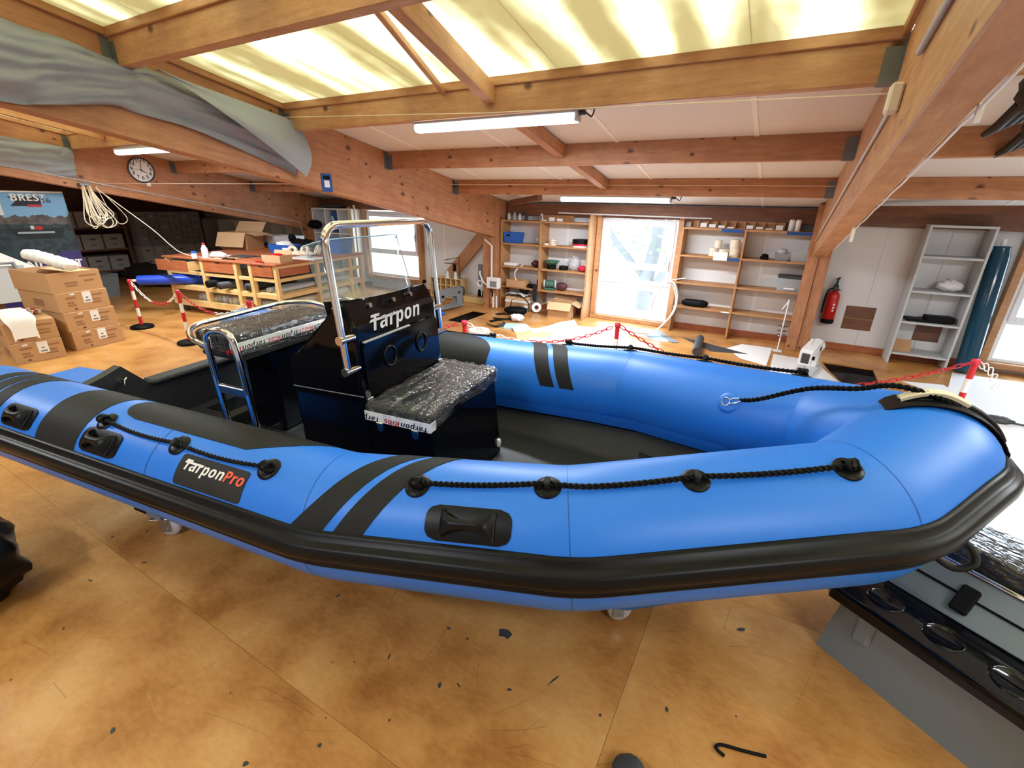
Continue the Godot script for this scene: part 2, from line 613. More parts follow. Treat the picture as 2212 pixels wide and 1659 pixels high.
# ---------------------------------------------------------------- the room
func beam(called: String, parent, a: Vector3, b: Vector3, w: float, h: float, m: Material, upv := Vector3.UP, bev := 0.004) -> MeshInstance3D:
	var x := (b - a).normalized()
	var z := x.cross(upv).normalized()
	var y := z.cross(x)
	var st := nb()
	box(st, Vector3.ZERO, Vector3(a.distance_to(b), h, w), Basis(), bev)
	var o := obj(called, st, m, parent)
	o.transform = Transform3D(Basis(x, y, z), (a + b) * 0.5)
	return o

func build_room() -> void:
	build_floor()
	build_walls()
	build_roof()
	build_windows()
	build_lamps()
	build_outside()

const PIT_R := [Vector2(0.60, -6.03), Vector2(1.08, -6.03), Vector2(1.06, -5.06), Vector2(0.86, -5.14), Vector2(0.74, -5.36), Vector2(0.66, -5.68)]
const PIT_L := [Vector2(-4.10, -5.98), Vector2(-3.80, -5.98), Vector2(-3.78, -5.22), Vector2(-4.0, -5.22), Vector2(-4.08, -5.32)]

func build_floor() -> void:
	var f := setting("floor")
	var xs := [-12.5, -9.95, -7.51, -5.07, -2.63, -0.19, 2.25, 4.69, 5.0]
	var zs := [-6.7, -5.485, -4.265, -3.045, -1.825, -0.605, 0.615, 1.835, 3.055, 4.0]
	var pits := [PackedVector2Array(PIT_R), PackedVector2Array(PIT_L)]
	var k := 0
	for i in xs.size() - 1:
		for j in zs.size() - 1:
			var g := 0.0006
			var p := PackedVector2Array([Vector2(xs[i] + g, zs[j] + g), Vector2(xs[i + 1] - g, zs[j] + g), Vector2(xs[i + 1] - g, zs[j + 1] - g), Vector2(xs[i] + g, zs[j + 1] - g)])
			var cut := [p]
			for q in pits:
				var nx := []
				for c in cut: nx.append_array(Geometry2D.clip_polygons(c, q))
				cut = nx
			for c in cut:
				var st := nb()
				# polygon lies in x,z: turn local XY to world XZ
				prism(st, c, 0.0, 0.018, Transform3D(Basis(Vector3.RIGHT, Vector3.BACK, Vector3.UP), Vector3(0, -0.018, 0)))
				obj("board", st, M["floor%d" % ((i * 2 + j * 5 + (i * j) % 2) % 3)], f)
			k += 1
	var st2 := nb()
	bbox(st2, Vector3(-12.7, -0.75, -6.9), Vector3(5.2, -0.7, 4.2))
	obj("slab", st2, M.subfloor, f)

func wall_piece(parent, called: String, lo: Vector3, hi: Vector3, m: Material, bev := 0.0) -> void:
	var st := nb()
	bbox(st, lo, hi, bev)
	obj(called, st, m, parent)

func build_walls() -> void:
	var w := setting("wall_back")
	var cuts := [-12.6, -11.4, -10.2, -9.0, -7.8, -7.0]
	var cols := []
	for i in cuts.size() - 1: cols.append([cuts[i], cuts[i + 1]])
	for a in [[-5.65, -5.17], [-5.17, -4.0], [-4.0, -2.86], [-2.86, -2.36], [-1.22, -0.217], [-0.217, 0.95], [0.95, 2.06], [3.3, 4.2], [4.2, 5.1]]: cols.append(a)
	for a in cols:
		wall_piece(w, "panel", Vector3(a[0] + 0.001, -0.7, ZW - 0.2), Vector3(a[1] - 0.001, 1.64, ZW), M.wallwhite)
	for a in [[-7.0, -5.65, 0.22, 1.42], [-2.36, -1.22, 0.03, 1.44], [2.06, 3.3, 0.08, 1.44]]:
		wall_piece(w, "panel", Vector3(a[0], -0.7, ZW - 0.2), Vector3(a[1], a[2], ZW), M.wallwhite)
		wall_piece(w, "panel", Vector3(a[0], a[3], ZW - 0.2), Vector3(a[1], 1.64, ZW), M.wallwhite)
	for x in [-5.17, -2.86, -0.217]:
		wall_piece(w, "cover_strip", Vector3(x - 0.018, 0.08, ZW), Vector3(x + 0.018, 1.42, ZW + 0.004), M.strip)
	# skirting of brown board
	var b := setting("baseboard_back")
	for a in [[-8.2, -7.0], [-5.65, -4.14], [-3.86, -2.36], [-1.22, 0.24], [0.46, 2.0]]:
		beam("board", b, Vector3(a[0], 0.04, ZW + 0.01), Vector3(a[1], 0.04, ZW + 0.01), 0.02, 0.08, M.redply)
	# header timber under the eaves
	var t := setting("trim_1")
	for a in [[-12.5, -8.34], [-8.2, -4.14], [-3.86, 0.24], [0.46, 5.0]]:
		beam("header", t, Vector3(a[0], 1.51, ZW + 0.05), Vector3(a[1], 1.51, ZW + 0.05), 0.1, 0.17, M.header)
	# posts
	var p := setting("trim_2")
	for x in [-8.275, -4.0, 0.345]:
		beam("post", p, Vector3(x - 0.055, 0, -6.47), Vector3(x - 0.055, roof(-6.47), -6.47), 0.36 if x < 0 else 0.3, 0.11, M.rafter, Vector3.RIGHT)
		beam("post", p, Vector3(x + 0.058, 0, -6.49), Vector3(x + 0.058, roof(-6.47) - 0.02, -6.49), 0.34 if x < 0 else 0.3, 0.11, M.rafter, Vector3.RIGHT)
	# diagonal brace behind the left sewing table
	beam("brace", p, Vector3(-5.05, 0.36, -6.64), Vector3(-4.2, 1.22, -6.64), 0.05, 0.2, M.trimwood)
	# gables and rear wall
	for s in [[-12.7, -12.5, "wall_left", "header"], [5.0, 5.2, "wall_right", "wallwhite"]]:
		var st := nb()
		prism(st, PackedVector2Array([Vector2(-6.9, -0.75), Vector2(4.2, -0.75), Vector2(4.2, roof(4.2)), Vector2(-6.9, roof(-6.9))]), s[0], s[1], Transform3D(Basis(Vector3.BACK, Vector3.UP, Vector3.RIGHT), Vector3.ZERO))
		var o := obj(s[2], st, M[s[3]])
		o.set_meta("kind", "structure")
	var st := nb()
	bbox(st, Vector3(-12.7, -0.75, 4.0), Vector3(5.2, roof(4.1), 4.2))
	obj("wall_rear", st, M.wallwhite).set_meta("kind", "structure")

const BAYS := [[-12.5, -8.34], [-8.21, -4.03], [-3.9, 0.28], [0.41, 4.59]]

func build_roof() -> void:
	var c := setting("ceiling")
	# portal rafters
	for r in [[-8.275, 0.64], [-3.965, 0.57], [0.345, 0.57], [4.65, 0.57]]:
		var d: float = r[1]
		beam("rafter", c, Vector3(r[0], roof(-6.62) - d * 0.5, -6.62), Vector3(r[0], roof(4.05) - d * 0.5, 4.05), 0.13, d * 0.984, M.rafter if r[0] < 0 else M.purlin, Vector3.UP, 0.008)  # right rafters get paler wood to paint in the skylight on them
	# purlins with their hangers and glazing trim
	for b in BAYS:
		for zf in [-5.30, -4.10, -2.91, -1.735, -0.56, 0.62, 1.8, 2.98]:
			var z: float = zf - 0.0375
			var y := roof(zf) - 0.085
			var m: Material = M.purlin if zf > -3.0 else M.rafter
			var o := beam("purlin", c, Vector3(b[0], y, z), Vector3(b[1], y, z), 0.075, 0.17, m)
			if b[0] > -9.0:
				for e in [-1, 1]:
					var hl: float = (b[1] - b[0]) * 0.5
					var st := nb()
					box(st, Vector3(e * (hl - 0.035), -0.02, 0.0395), Vector3(0.07, 0.14, 0.003))
					box(st, Vector3(e * (hl - 0.035), -0.087, 0.0), Vector3(0.07, 0.003, 0.08))
					box(st, Vector3(e * (hl - 0.002), 0.0, 0.06), Vector3(0.004, 0.17, 0.05))
					obj("hanger", st, M.galv, o)
			if zf > -3.0 and b[0] > -9.0:
				beam("glazing_batten", c, Vector3(b[0], roof(zf) + 0.016, zf - 0.014), Vector3(b[1], roof(zf) + 0.016, zf - 0.014), 0.06, 0.058, M.trimwood)
	for b in BAYS.slice(1):
		for s in 2:
			var x: float = b[s] + (0.014 if s == 0 else -0.014)
			beam("glazing_batten", c, Vector3(x, roof(-2.9) + 0.016, -2.9), Vector3(x, roof(3.9) + 0.016, 3.9), 0.028, 0.05, M.trimwood)
	# short timbers between purlins
	beam("nogging", c, Vector3(-1.84, roof(-2.905) - 0.055, -2.905), Vector3(-1.68, roof(-1.81) - 0.055, -1.81), 0.075, 0.11, M.purlin)
	beam("nogging", c, Vector3(-2.21, roof(-2.91) - 0.015, -2.91), Vector3(-1.85, roof(-1.81) - 0.015, -1.81), 0.035, 0.035, M.purlin)
	beam("nogging", c, Vector3(-1.86, roof(-4.095) - 0.06, -4.095), Vector3(-1.86, roof(-2.985) - 0.06, -2.985), 0.075, 0.1, M.rafter)
	beam("nogging", c, Vector3(-1.86, roof(-5.295) - 0.06, -5.295), Vector3(-1.86, roof(-4.175) - 0.06, -4.175), 0.075, 0.1, M.rafter)
	beam("nogging", c, Vector3(-3.6, 1.60, -6.3), Vector3(-2.7, 1.66, -5.4), 0.06, 0.07, M.header)
	beam("nogging", c, Vector3(0.7, 1.60, -6.3), Vector3(2.4, 1.64, -5.6), 0.06, 0.07, M.header)
	beam("nogging", c, Vector3(-7.2, roof(-2.905) - 0.055, -2.905), Vector3(-7.2, roof(-1.81) - 0.055, -1.81), 0.075, 0.11, M.purlin)
	# sheets: opaque towards the eaves, translucent above, unseen rear ones opaque to dim floor
	var x := -12.665
	while x < 5.0:
		var x1 := minf(x + 1.0275, 5.2)
		var o := nb()
		bar(o, Vector3((x + x1) * 0.5, roof(-6.95) + 0.012, -6.95), Vector3((x + x1) * 0.5, roof(-2.92) + 0.012, -2.92), x1 - x - 0.004, 0.024)
		obj("roof_panel", o, M.ceilpanel, c)
		var jl := nb()
		bar(jl, Vector3(x, roof(-6.6) - 0.003, -6.6), Vector3(x, roof(-2.95) - 0.003, -2.95), 0.03, 0.005)
		obj("joint_strip", jl, M.strip, c)
		for q in [[-2.9, 0.60], [0.60, 4.2]]:
			var s := nb()
			bar(s, Vector3((x + x1) * 0.5, roof(q[0]) + 0.036, q[0]), Vector3((x + x1) * 0.5, roof(q[1]) + 0.036, q[1]), x1 - x + 0.001, 0.006)
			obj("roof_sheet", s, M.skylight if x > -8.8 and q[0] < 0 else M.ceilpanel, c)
		x += 1.0275

func build_windows() -> void:
	var n := 1
	for a in [[-2.36, -1.22, 0.03, 1.44, 0.56], [2.06, 3.3, 0.08, 1.44, 0.56], [-7.0, -5.65, 0.22, 1.42, 0.7]]:
		var w := setting("window_%d" % n)
		n += 1
		var x0: float = a[0] + 0.045; var x1: float = a[1] - 0.045
		var y0: float = a[2] + 0.03; var y1: float = a[3] - 0.02; var yt: float = a[4]
		var z0 := ZW - 0.02; var z1 := ZW + 0.05
		# wooden lining of the opening
		var jm := nb()
		for s in [[a[0] - 0.02, x0], [x1, a[1] + 0.02]]:
			bbox(jm, Vector3(s[0], a[2] - 0.03, ZW - 0.1), Vector3(s[1], a[3] + 0.02, ZW + 0.1), 0.003)
		obj("jamb", jm, M.trimwood, w)
		var sl := nb()
		bbox(sl, Vector3(a[0] - 0.02, a[2] - 0.03, ZW - 0.1), Vector3(a[1] + 0.02, y0, ZW + 0.12), 0.004)
		obj("sill", sl, M.trimwood, w)
		var f := nb()
		var t := 0.05
		bbox(f, Vector3(x0, y0, z0), Vector3(x0 + t, y1, z1), 0.004)
		bbox(f, Vector3(x1 - t, y0, z0), Vector3(x1, y1, z1), 0.004)
		bbox(f, Vector3(x0 + t, y1 - t, z0), Vector3(x1 - t, y1, z1), 0.004)
		bbox(f, Vector3(x0 + t, y0, z0), Vector3(x1 - t, y0 + t * 0.8, z1), 0.004)
		bbox(f, Vector3(x0 + t, yt - 0.045, z0), Vector3(x1 - t, yt, z1), 0.004)
		obj("frame", f, M.pvc, w)
		var s2 := nb()
		var u := 0.055
		var sx0 := x0 + t - 0.012; var sx1 := x1 - t + 0.012; var sy0 := yt - 0.012; var sy1 := y1 - t + 0.012
		bbox(s2, Vector3(sx0, sy0, z0 + 0.02), Vector3(sx0 + u, sy1, z1 + 0.02), 0.006)
		bbox(s2, Vector3(sx1 - u, sy0, z0 + 0.02), Vector3(sx1, sy1, z1 + 0.02), 0.006)
		bbox(s2, Vector3(sx0 + u, sy1 - u, z0 + 0.02), Vector3(sx1 - u, sy1, z1 + 0.02), 0.006)
		bbox(s2, Vector3(sx0 + u, sy0, z0 + 0.02), Vector3(sx1 - u, sy0 + u, z1 + 0.02), 0.006)
		var so := obj("sash", s2, M.pvc, w)
		var hd := nb()
		bbox(hd, Vector3(sx1 - 0.04, sy0 + 0.3, z1 + 0.02), Vector3(sx1 - 0.015, sy0 + 0.38, z1 + 0.03), 0.003)
		bbox(hd, Vector3(sx1 - 0.036, sy0 + 0.22, z1 + 0.03), Vector3(sx1 - 0.018, sy0 + 0.34, z1 + 0.05), 0.004)
		obj("handle", hd, M.lightgrey, so)
		for q in [[Vector3(sx0 + u, sy0 + u, z0 + 0.03), Vector3(sx1 - u, sy1 - u, z0 + 0.034)], [Vector3(x0 + t, y0 + t * 0.8, z0 + 0.03), Vector3(x1 - t, yt - 0.045, z0 + 0.034)]]:
			var g := nb()
			flat(g)
			quad(g, q[0], Vector3(q[0].x, q[1].y, q[0].z), Vector3(q[1].x, q[1].y, q[0].z), Vector3(q[1].x, q[0].y, q[0].z))
			obj("pane", g, M.pane, w)

func led_batten(c: Vector3, turn: float, label: String, cable_side := 1.0, energy := 14.0) -> void:
	var t := thing("led_batten", label, "lamp", c, turn, "long white ceiling lamps")
	var b := nb()
	box(b, Vector3(0, 0.028, 0), Vector3(1.25, 0.028, 0.085), Basis(), 0.006)
	obj("housing", b, M.lightgrey, t)
	for e in [-1, 1]:
		var cp := nb()
		box(cp, Vector3(e * 0.632, 0.008, 0), Vector3(0.014, 0.07, 0.088), Basis(), 0.005)
		obj("end_cap", cp, M.lightgrey, t)
	var d := nb()
	prism(d, PackedVector2Array([Vector2(-0.042, 0.014), Vector2(0.042, 0.014), Vector2(0.043, -0.008), Vector2(0.036, -0.026), Vector2(0.018, -0.033), Vector2(-0.018, -0.033), Vector2(-0.036, -0.026), Vector2(-0.043, -0.008)]), -0.625, 0.625, Transform3D(Basis(Vector3.BACK, Vector3.UP, Vector3.LEFT), Vector3.ZERO))
	obj("lamp_diffuser", d, M.led, t)
	var w := nb()
	cyl(w, Vector3(0.635 * cable_side, 0.02, 0), Vector3(0.68 * cable_side, 0.02, 0), 0.014, 10)
	tube(w, spline([Vector3(0.68, 0.02, 0), Vector3(0.705, 0.005, 0.01), Vector3(0.725, -0.005, 0.01), Vector3(0.735, 0.03, 0.0), Vector3(0.72, 0.06, 0.0)].map(func(v): return Vector3(v.x * cable_side, v.y, v.z)), 5), 0.005, 6)
	obj("cable", w, M.darkgrey, t)
	var l := AreaLight3D.new()
	l.name = "lamp_light"
	l.area_size = Vector2(1.25, 0.085)
	l.light_color = Color(0.94, 0.97, 1.0)
	l.light_energy = energy
	l.area_range = 30.0
	l.shadow_enabled = true
	t.add_child(l)
	l.position = Vector3(0, -0.036, 0)
	l.rotation = Vector3(-PI / 2, 0, 0)

func build_lamps() -> void:
	led_batten(Vector3(-1.89, 2.095, -2.99), 0.0, "near white tube lamp under the lit purlin below the skylight")
	led_batten(Vector3(-1.79, 1.655, -5.42), 0.0, "far white tube lamp above the window in the back wall")
	led_batten(Vector3(-6.5, 2.07, -2.99), 0.0, "white tube lamp peeping out under the left rafter above the clock")
	led_batten(Vector3(2.5, 2.095, -2.99), 0.0, "added unseen white tube lamp beyond the right rafter near the right window")  # from here on: lamps out of view, added to brighten the floor
	led_batten(Vector3(2.5, roof(0.58) - 0.19, 0.55), 0.0, "added unseen white tube lamp beyond the right rafter above the seat module")
	led_batten(Vector3(-1.85, roof(1.76) - 0.19, 1.73), 0.0, "added unseen white tube lamp in the middle bay behind the skylight")
	led_batten(Vector3(-6.2, roof(0.58) - 0.19, 0.55), 0.0, "added unseen white tube lamp in the left bay above the cartons")

func build_outside() -> void:
	var g := nb()
	bbox(g, Vector3(-60, -0.8, -90), Vector3(60, -0.6, -6.95))
	var o := obj("ground", g, M.concrete); o.set_meta("kind", "structure")
	var r := nb()
	bbox(r, Vector3(-60, -0.62, -27), Vector3(-11, -0.59, -19))
	tag(obj("road", r, M.asphalt), "grey road strip outside the window behind the windscreen", "road")
	var s := nb()
	bbox(s, Vector3(-60, -0.62, -16.5), Vector3(-9, -0.59, -10.5))
	tag(obj("soil_bed", s, M.soil), "brown earth strip beyond the road outside the window behind the windscreen", "soil")
	# tree with pale trunk outside the middle window
	var t := thing("tree", "pale trunked tree with thin leaves outside the middle window", "tree", Vector3(-2.55, -2.6, -10.6))
	var k := nb()
	var pts := spline([Vector3(0, 0, 0), Vector3(0.05, 1.2, 0), Vector3(-0.02, 2.4, 0.05), Vector3(0.1, 3.6, 0), Vector3(0.0, 5.0, -0.1)], 6)
	var rr := []
	for i in pts.size(): rr.append(0.24 - 0.006 * i)
	tube(k, pts, 0.2, 12, true, rr)
	tube(k, spline([Vector3(0.05, 2.3, 0), Vector3(0.4, 2.9, 0.2), Vector3(0.7, 3.8, 0.3), Vector3(0.9, 5.0, 0.3)], 5), 0.09, 8)
	tube(k, spline([Vector3(0.0, 2.6, 0), Vector3(-0.5, 3.2, 0.2), Vector3(-1.1, 3.9, 0.2), Vector3(-1.6, 5.0, 0.3)], 5), 0.07, 8)
	obj("trunk", k, M.bark, t)
	var lf := nb()
	var rg := RandomNumberGenerator.new(); rg.seed = 5
	flat(lf)
	for i in 900:
		var c := Vector3(rg.randf_range(-1.7, 1.2), rg.randf_range(3.2, 5.4), rg.randf_range(-0.8, 0.9))
		c.y -= 0.25 * c.x * c.x * 0.3
		var b := Basis.from_euler(Vector3(rg.randf() * TAU, rg.randf() * TAU, 0)) * rg.randf_range(0.05, 0.1)
		quad(lf, c + b * Vector3(-1, 0, 0), c + b * Vector3(0, 0.45, 0), c + b * Vector3(1, 0, 0), c + b * Vector3(0, -0.45, 0))
	var fo := obj("foliage", lf, M.leaf, t); fo.set_meta("kind", "stuff")
	# low railing beyond it
	var f := thing("railing", "white horizontal rail fence outside beyond the middle window", "fence", Vector3(-2.75, -0.6, -9.3))
	for y in [0.62, 1.02]:
		var st := nb(); bbox(st, Vector3(-0.5, y, -0.03), Vector3(2.6, y + 0.12, 0.03), 0.01); obj("rail", st, M.white, f)
	for x in [-0.45, 1.05, 2.55]:
		var st := nb(); bbox(st, Vector3(x - 0.05, 0, -0.05), Vector3(x + 0.05, 1.25, 0.05), 0.01); obj("post", st, M.white, f)
	var st := nb()
	for i in 60:
		blob(st, Vector3(rg.randf_range(-6.6, -3.9), -0.6 + rg.randf_range(0.1, 2.6), -16.5 + rg.randf_range(-0.3, 0.3)), Vector3(0.7, 0.45, 0.5), 2.4, 0.3, i, 10, 6, 2.0)
	tag(obj("stone_bank", st, M.stone), "bank of pale stones outside beyond the middle window", "stones")

# ---------------------------------------------------------------- the boat
# boat axes: x to the bow, y up, z to the near side
const RT := 0.2134
var path := []     # points of the tube's centre line, stern near side -> bow -> stern far side
var pt_t := []     # tangents
var half := 0      # index of the nose

func make_path() -> void:
	var near := [Vector3(-3.42, 0.558, 0.783), Vector3(-1.268, 0.574, 0.783), Vector3(-0.492, 0.645, 0.66), Vector3(0.297, 0.734, 0.297), Vector3(0.548, 0.815, 0.0)]
	var P := near.duplicate()
	for i in range(near.size() - 2, -1, -1): P.append(Vector3(near[i].x, near[i].y, -near[i].z))
	var q := rounded(P, 0.06, 6)
	path = resample(q, 0.035)
	var n := path.size()
	var best := -9.0
	for i in n:
		pt_t.append((path[mini(i + 1, n - 1)] - path[maxi(i - 1, 0)]).normalized())
		if path[i].x > best:
			best = path[i].x; half = i
	for k in 2:   # soften the tangents a little
		var t2 := pt_t.duplicate()
		for i in range(1, n - 1): t2[i] = (pt_t[i - 1] + pt_t[i] * 2.0 + pt_t[i + 1]).normalized()
		pt_t = t2

# position on the tube: f index along the path, angle from straight out (0) over the top (90), off the skin
func at_f(f: float, deg: float, off := 0.0) -> Vector3:
	f = clampf(f, 0, path.size() - 1.001)
	var i := int(f); var k := f - i
	var c: Vector3 = path[i].lerp(path[i + 1], k)
	var t: Vector3 = (pt_t[i] as Vector3).lerp(pt_t[i + 1], k).normalized()
	var o := Vector3.UP.cross(t).normalized() * -1.0
	if o.dot(Vector3(0.3, 0, c.z * 2.0)) < 0: o = -o
	var v := o.cross(t).normalized()
	if v.y < 0: v = -v
	var a := deg_to_rad(deg)
	return c + (o * cos(a) + v * sin(a)) * (RT + off)

func f_of_u(u: float, side := 1) -> float:
	for i in half:
		if path[i + 1].x >= u:
			var k := clampf((u - path[i].x) / maxf(path[i + 1].x - path[i].x, 1e-6), 0, 1)
			return i + k if side > 0 else path.size() - 1 - (i + k)
	return half

func TP(u: float, deg: float, off := 0.0, side := 1) -> Vector3:
	return at_f(f_of_u(u, side), deg, off)

# piece of sheet glued on the tube: bounds(v) gives [u0, u1] at angle share v
func patch(st: SurfaceTool, a0: float, a1: float, bounds: Callable, off := 0.0018, side := 1, nu := 14, nv := 22) -> void:
	var g := []
	for j in nv + 1:
		var v := float(j) / nv
		var b: Array = bounds.call(v)
		var row := []
		for i in nu + 1:
			row.append(TP(lerpf(b[0], b[1], float(i) / nu), lerpf(a0, a1, v), off, side))
		g.append(row)
	sheet(st, g)
	# rim down to the skin
	flat(st)
	var rim := []
	for j in nv + 1: rim.append([j, 0])
	for i in range(1, nu + 1): rim.append([nv, i])
	for j in range(nv - 1, -1, -1): rim.append([j, nu])
	for i in range(nu - 1, 0, -1): rim.append([0, i])
	for k in rim.size():
		var r0: Array = rim[k]; var r1: Array = rim[(k + 1) % rim.size()]
		var pa: Vector3 = g[r0[0]][r0[1]]; var pb: Vector3 = g[r1[0]][r1[1]]
		var va := float(r0[0]) / nv; var vb := float(r1[0]) / nv
		var ba: Array = bounds.call(va); var bb: Array = bounds.call(vb)
		var qa := TP(lerpf(ba[0], ba[1], float(r0[1]) / nu), lerpf(a0, a1, va), -0.001, side)
		var qb := TP(lerpf(bb[0], bb[1], float(r1[1]) / nu), lerpf(a0, a1, vb), -0.001, side)
		quad(st, pa, pb, qb, qa)

# rounded-rectangle bounds
func rr_bounds(u0: float, u1: float, hgt: float, r: float) -> Callable:
	return func(v: float) -> Array:
		var y := minf(v, 1.0 - v) * hgt
		var d := 0.0
		if y < r: d = r - sqrt(maxf(0.0, r * r - (r - y) * (r - y)))
		return [u0 + d, u1 - d]

func build_boat() -> void:
	make_path()
	var B := thing("inflatable_boat", "blue and black rigid inflatable boat with console and two seats on a trolley", "boat", Vector3(0, 0, -1.8178), 0.12673)
	# --- tube
	var st := nb()
	st.set_smooth_group(1)
	var seg := 40
	var rings := []
	for i in path.size():
		var row := []
		for k in seg: row.append(at_f(i, 360.0 * k / seg))
		rings.append(row)
	for i in path.size() - 1:
		for k in seg:
			var k2 := (k + 1) % seg
			quad(st, rings[i][k], rings[i + 1][k], rings[i + 1][k2], rings[i][k2])
	# stern cones
	for e in [0, 1]:
		var c: Vector3 = path[0] if e == 0 else path[-1]
		var prev: Array = rings[0] if e == 0 else rings[-1]
		for q in [[0.12, 0.985], [0.24, 0.9], [0.34, 0.74], [0.40, 0.5], [0.43, 0.3], [0.435, 0.02]]:
			var row := []
			for k in seg:
				var d: Vector3 = (rings[0][k] if e == 0 else rings[-1][k]) - c
				row.append(c + Vector3(-q[0], 0.03 * q[0], 0) + d * q[1])
			for k in seg:
				var k2 := (k + 1) % seg
				if e == 0: quad(st, row[k], prev[k], prev[k2], row[k2])
				else: quad(st, prev[k], row[k], row[k2], prev[k2])
			prev = row
	obj("tube", st, M.hypalon, B)
	# glued seams
	for s in [1, -1]:
		for u in [-2.0, -1.268, -0.492, 0.297]:
			var sm := nb()
			var f := f_of_u(u, s)
			var g := []
			for j in 61: g.append([at_f(f - 0.05, -60 + 4.0 * j, 0.0006), at_f(f + 0.05, -60 + 4.0 * j, 0.0006)])
			sheet(sm, g)
			obj("seam", sm, M.hypalon_seam, B)
	# --- rubbing strake
	var prof := [[24, 0.0], [23.5, 0.006], [21, 0.011], [16.5, 0.013], [15.3, 0.020], [14.2, 0.030], [11.5, 0.037], [6.0, 0.038], [3.2, 0.034], [2.0, 0.024], [1.2, 0.015], [-0.3, 0.013], [-0.8, 0.018], [-2.2, 0.018], [-2.8, 0.011], [-4.2, 0.010], [-4.8, 0.014], [-6.4, 0.013], [-7.2, 0.006], [-8, 0.0]]
	st = nb()
	st.set_smooth_group(1)
	var pr2 := []
	for i in path.size():
		var row := []
		for q in prof: row.append(at_f(i, q[0], q[1]))
		pr2.append(row)
	for i in path.size() - 1:
		for k in prof.size() - 1:
			quad(st, pr2[i][k], pr2[i + 1][k], pr2[i + 1][k + 1], pr2[i][k + 1])
	obj("rubbing_strake", st, M.rubber, B)
	# --- black sheets on the tube, both sides
	for s in [1, -1]:
		st = nb()
		patch(st, 24, 150, func(v: float): return [-2.706, -2.433], 0.0016, s, 6, 30)
		obj("wide_band", st, M.patch, B)
		st = nb()
		patch(st, 74, 168, func(v: float):
			var l := -2.36 + 0.13 * (1.0 - sqrt(maxf(0.0, 1.0 - pow(maxf(0.0, 1.0 - v / 0.28), 2.0))))
			var r := -1.62 + 0.24 * (1.0 - pow(1.0 - minf(1.0, v / 0.55), 1.8))
			return [l, r], 0.0018, s, 20, 30)
		obj("wear_patch", st, M.patch, B)
		for q in [[0.0, 0.1], [0.135, 0.098]]:
			st = nb()
			patch(st, 23, 172, func(v: float):
				var a := v * 149.0
				var u: float = -1.302 + a * 0.0027 - maxf(0.0, a - 80.0) * 0.00095 + q[0] * (1.0 - 0.12 * v)
				return [u, u + q[1] * (1.0 - 0.12 * v)], 0.0016, s, 5, 36)
			obj("stripe", st, M.patch, B)
		for q in [[-3.12, -3.02], [-3.22, -3.135], [-3.315, -3.24]]:
			st = nb()
			patch(st, 24, 165, func(v: float): return [q[0] + 0.12 * v * v - 0.02, q[1] + 0.12 * v * v - 0.02], 0.0016, s, 4, 30)
			obj("stripe", st, M.patch, B)
	# --- name plate
	st = nb()
	patch(st, 25.5, 54.5, rr_bounds(-1.845, -1.520, 0.107, 0.012), 0.0022)
	var plate := obj("name_plate", st, M.matblack, B)
	st = nb()
	var on_plate := func(p: Vector2) -> Vector3: return TP(-1.845 + p.x, 25.5 + rad_to_deg(p.y / RT), 0.0032)
	var wd := lettering(st, "Tarpon", 0.037, func(p: Vector2): return on_plate.call(p + Vector2(0.02, 0.042)), true, 0.22, 1.15)
	# long bar of the T
	flat(st)
	quad(st, on_plate.call(Vector2(0.026, 0.078)), on_plate.call(Vector2(0.029, 0.085)), on_plate.call(Vector2(0.118, 0.085)), on_plate.call(Vector2(0.116, 0.078)))
	obj("lettering", st, M.white, plate)
	st = nb()
	lettering(st, "Pro", 0.037, func(p: Vector2): return on_plate.call(p + Vector2(0.027 + wd, 0.042)), true, 0.22, 1.15)
	obj("lettering", st, M.orange, plate)
	# --- carrying handles
	for q in [[-2.87, 40.5, 0.115], [-2.295, 40.5, 0.115], [-0.75, 39.3, 0.125]]:
		for s in ([1] if q[0] > -1.0 else [1, -1]):
			handle(B, q[0], q[1], q[2], s)
	# --- grab lines
	var r1 := [[-2.343, 62.5], [-1.902, 60.0], [-1.466, 62.0]]
	var r2 := [[-0.926, 67.0], [-0.542, 75.0], [-0.172, 73.0], [0.212, 70.5]]
	for s in [1, -1]:
		for rs in [r1, r2]:
			for i in rs.size():
				line_ring(B, rs[i][0], rs[i][1], s, i == 0 or i == rs.size() - 1)
			st = nb()
			var pts := []
			for i in rs.size() - 1:
				for k in 14:
					var t := float(k) / 14
					var u := lerpf(rs[i][0], rs[i + 1][0], t)
					var sag := 4.0 * t * (1.0 - t)
					pts.append(TP(u, lerpf(rs[i][1], rs[i + 1][1], t) - sag * (3.0 if rs == r1 else 1.2), 0.017 - 0.006 * sag, s))
			pts.append(TP(rs[-1][0], rs[-1][1], 0.017, s))
			rope(st, pts, 0.0075 if rs == r1 else 0.0085, 0.034)
			obj("grab_line", st, M.black, B)
	build_bow(B)
	build_hull(B)
	build_console(B)
	build_seats(B)
	build_trolley()

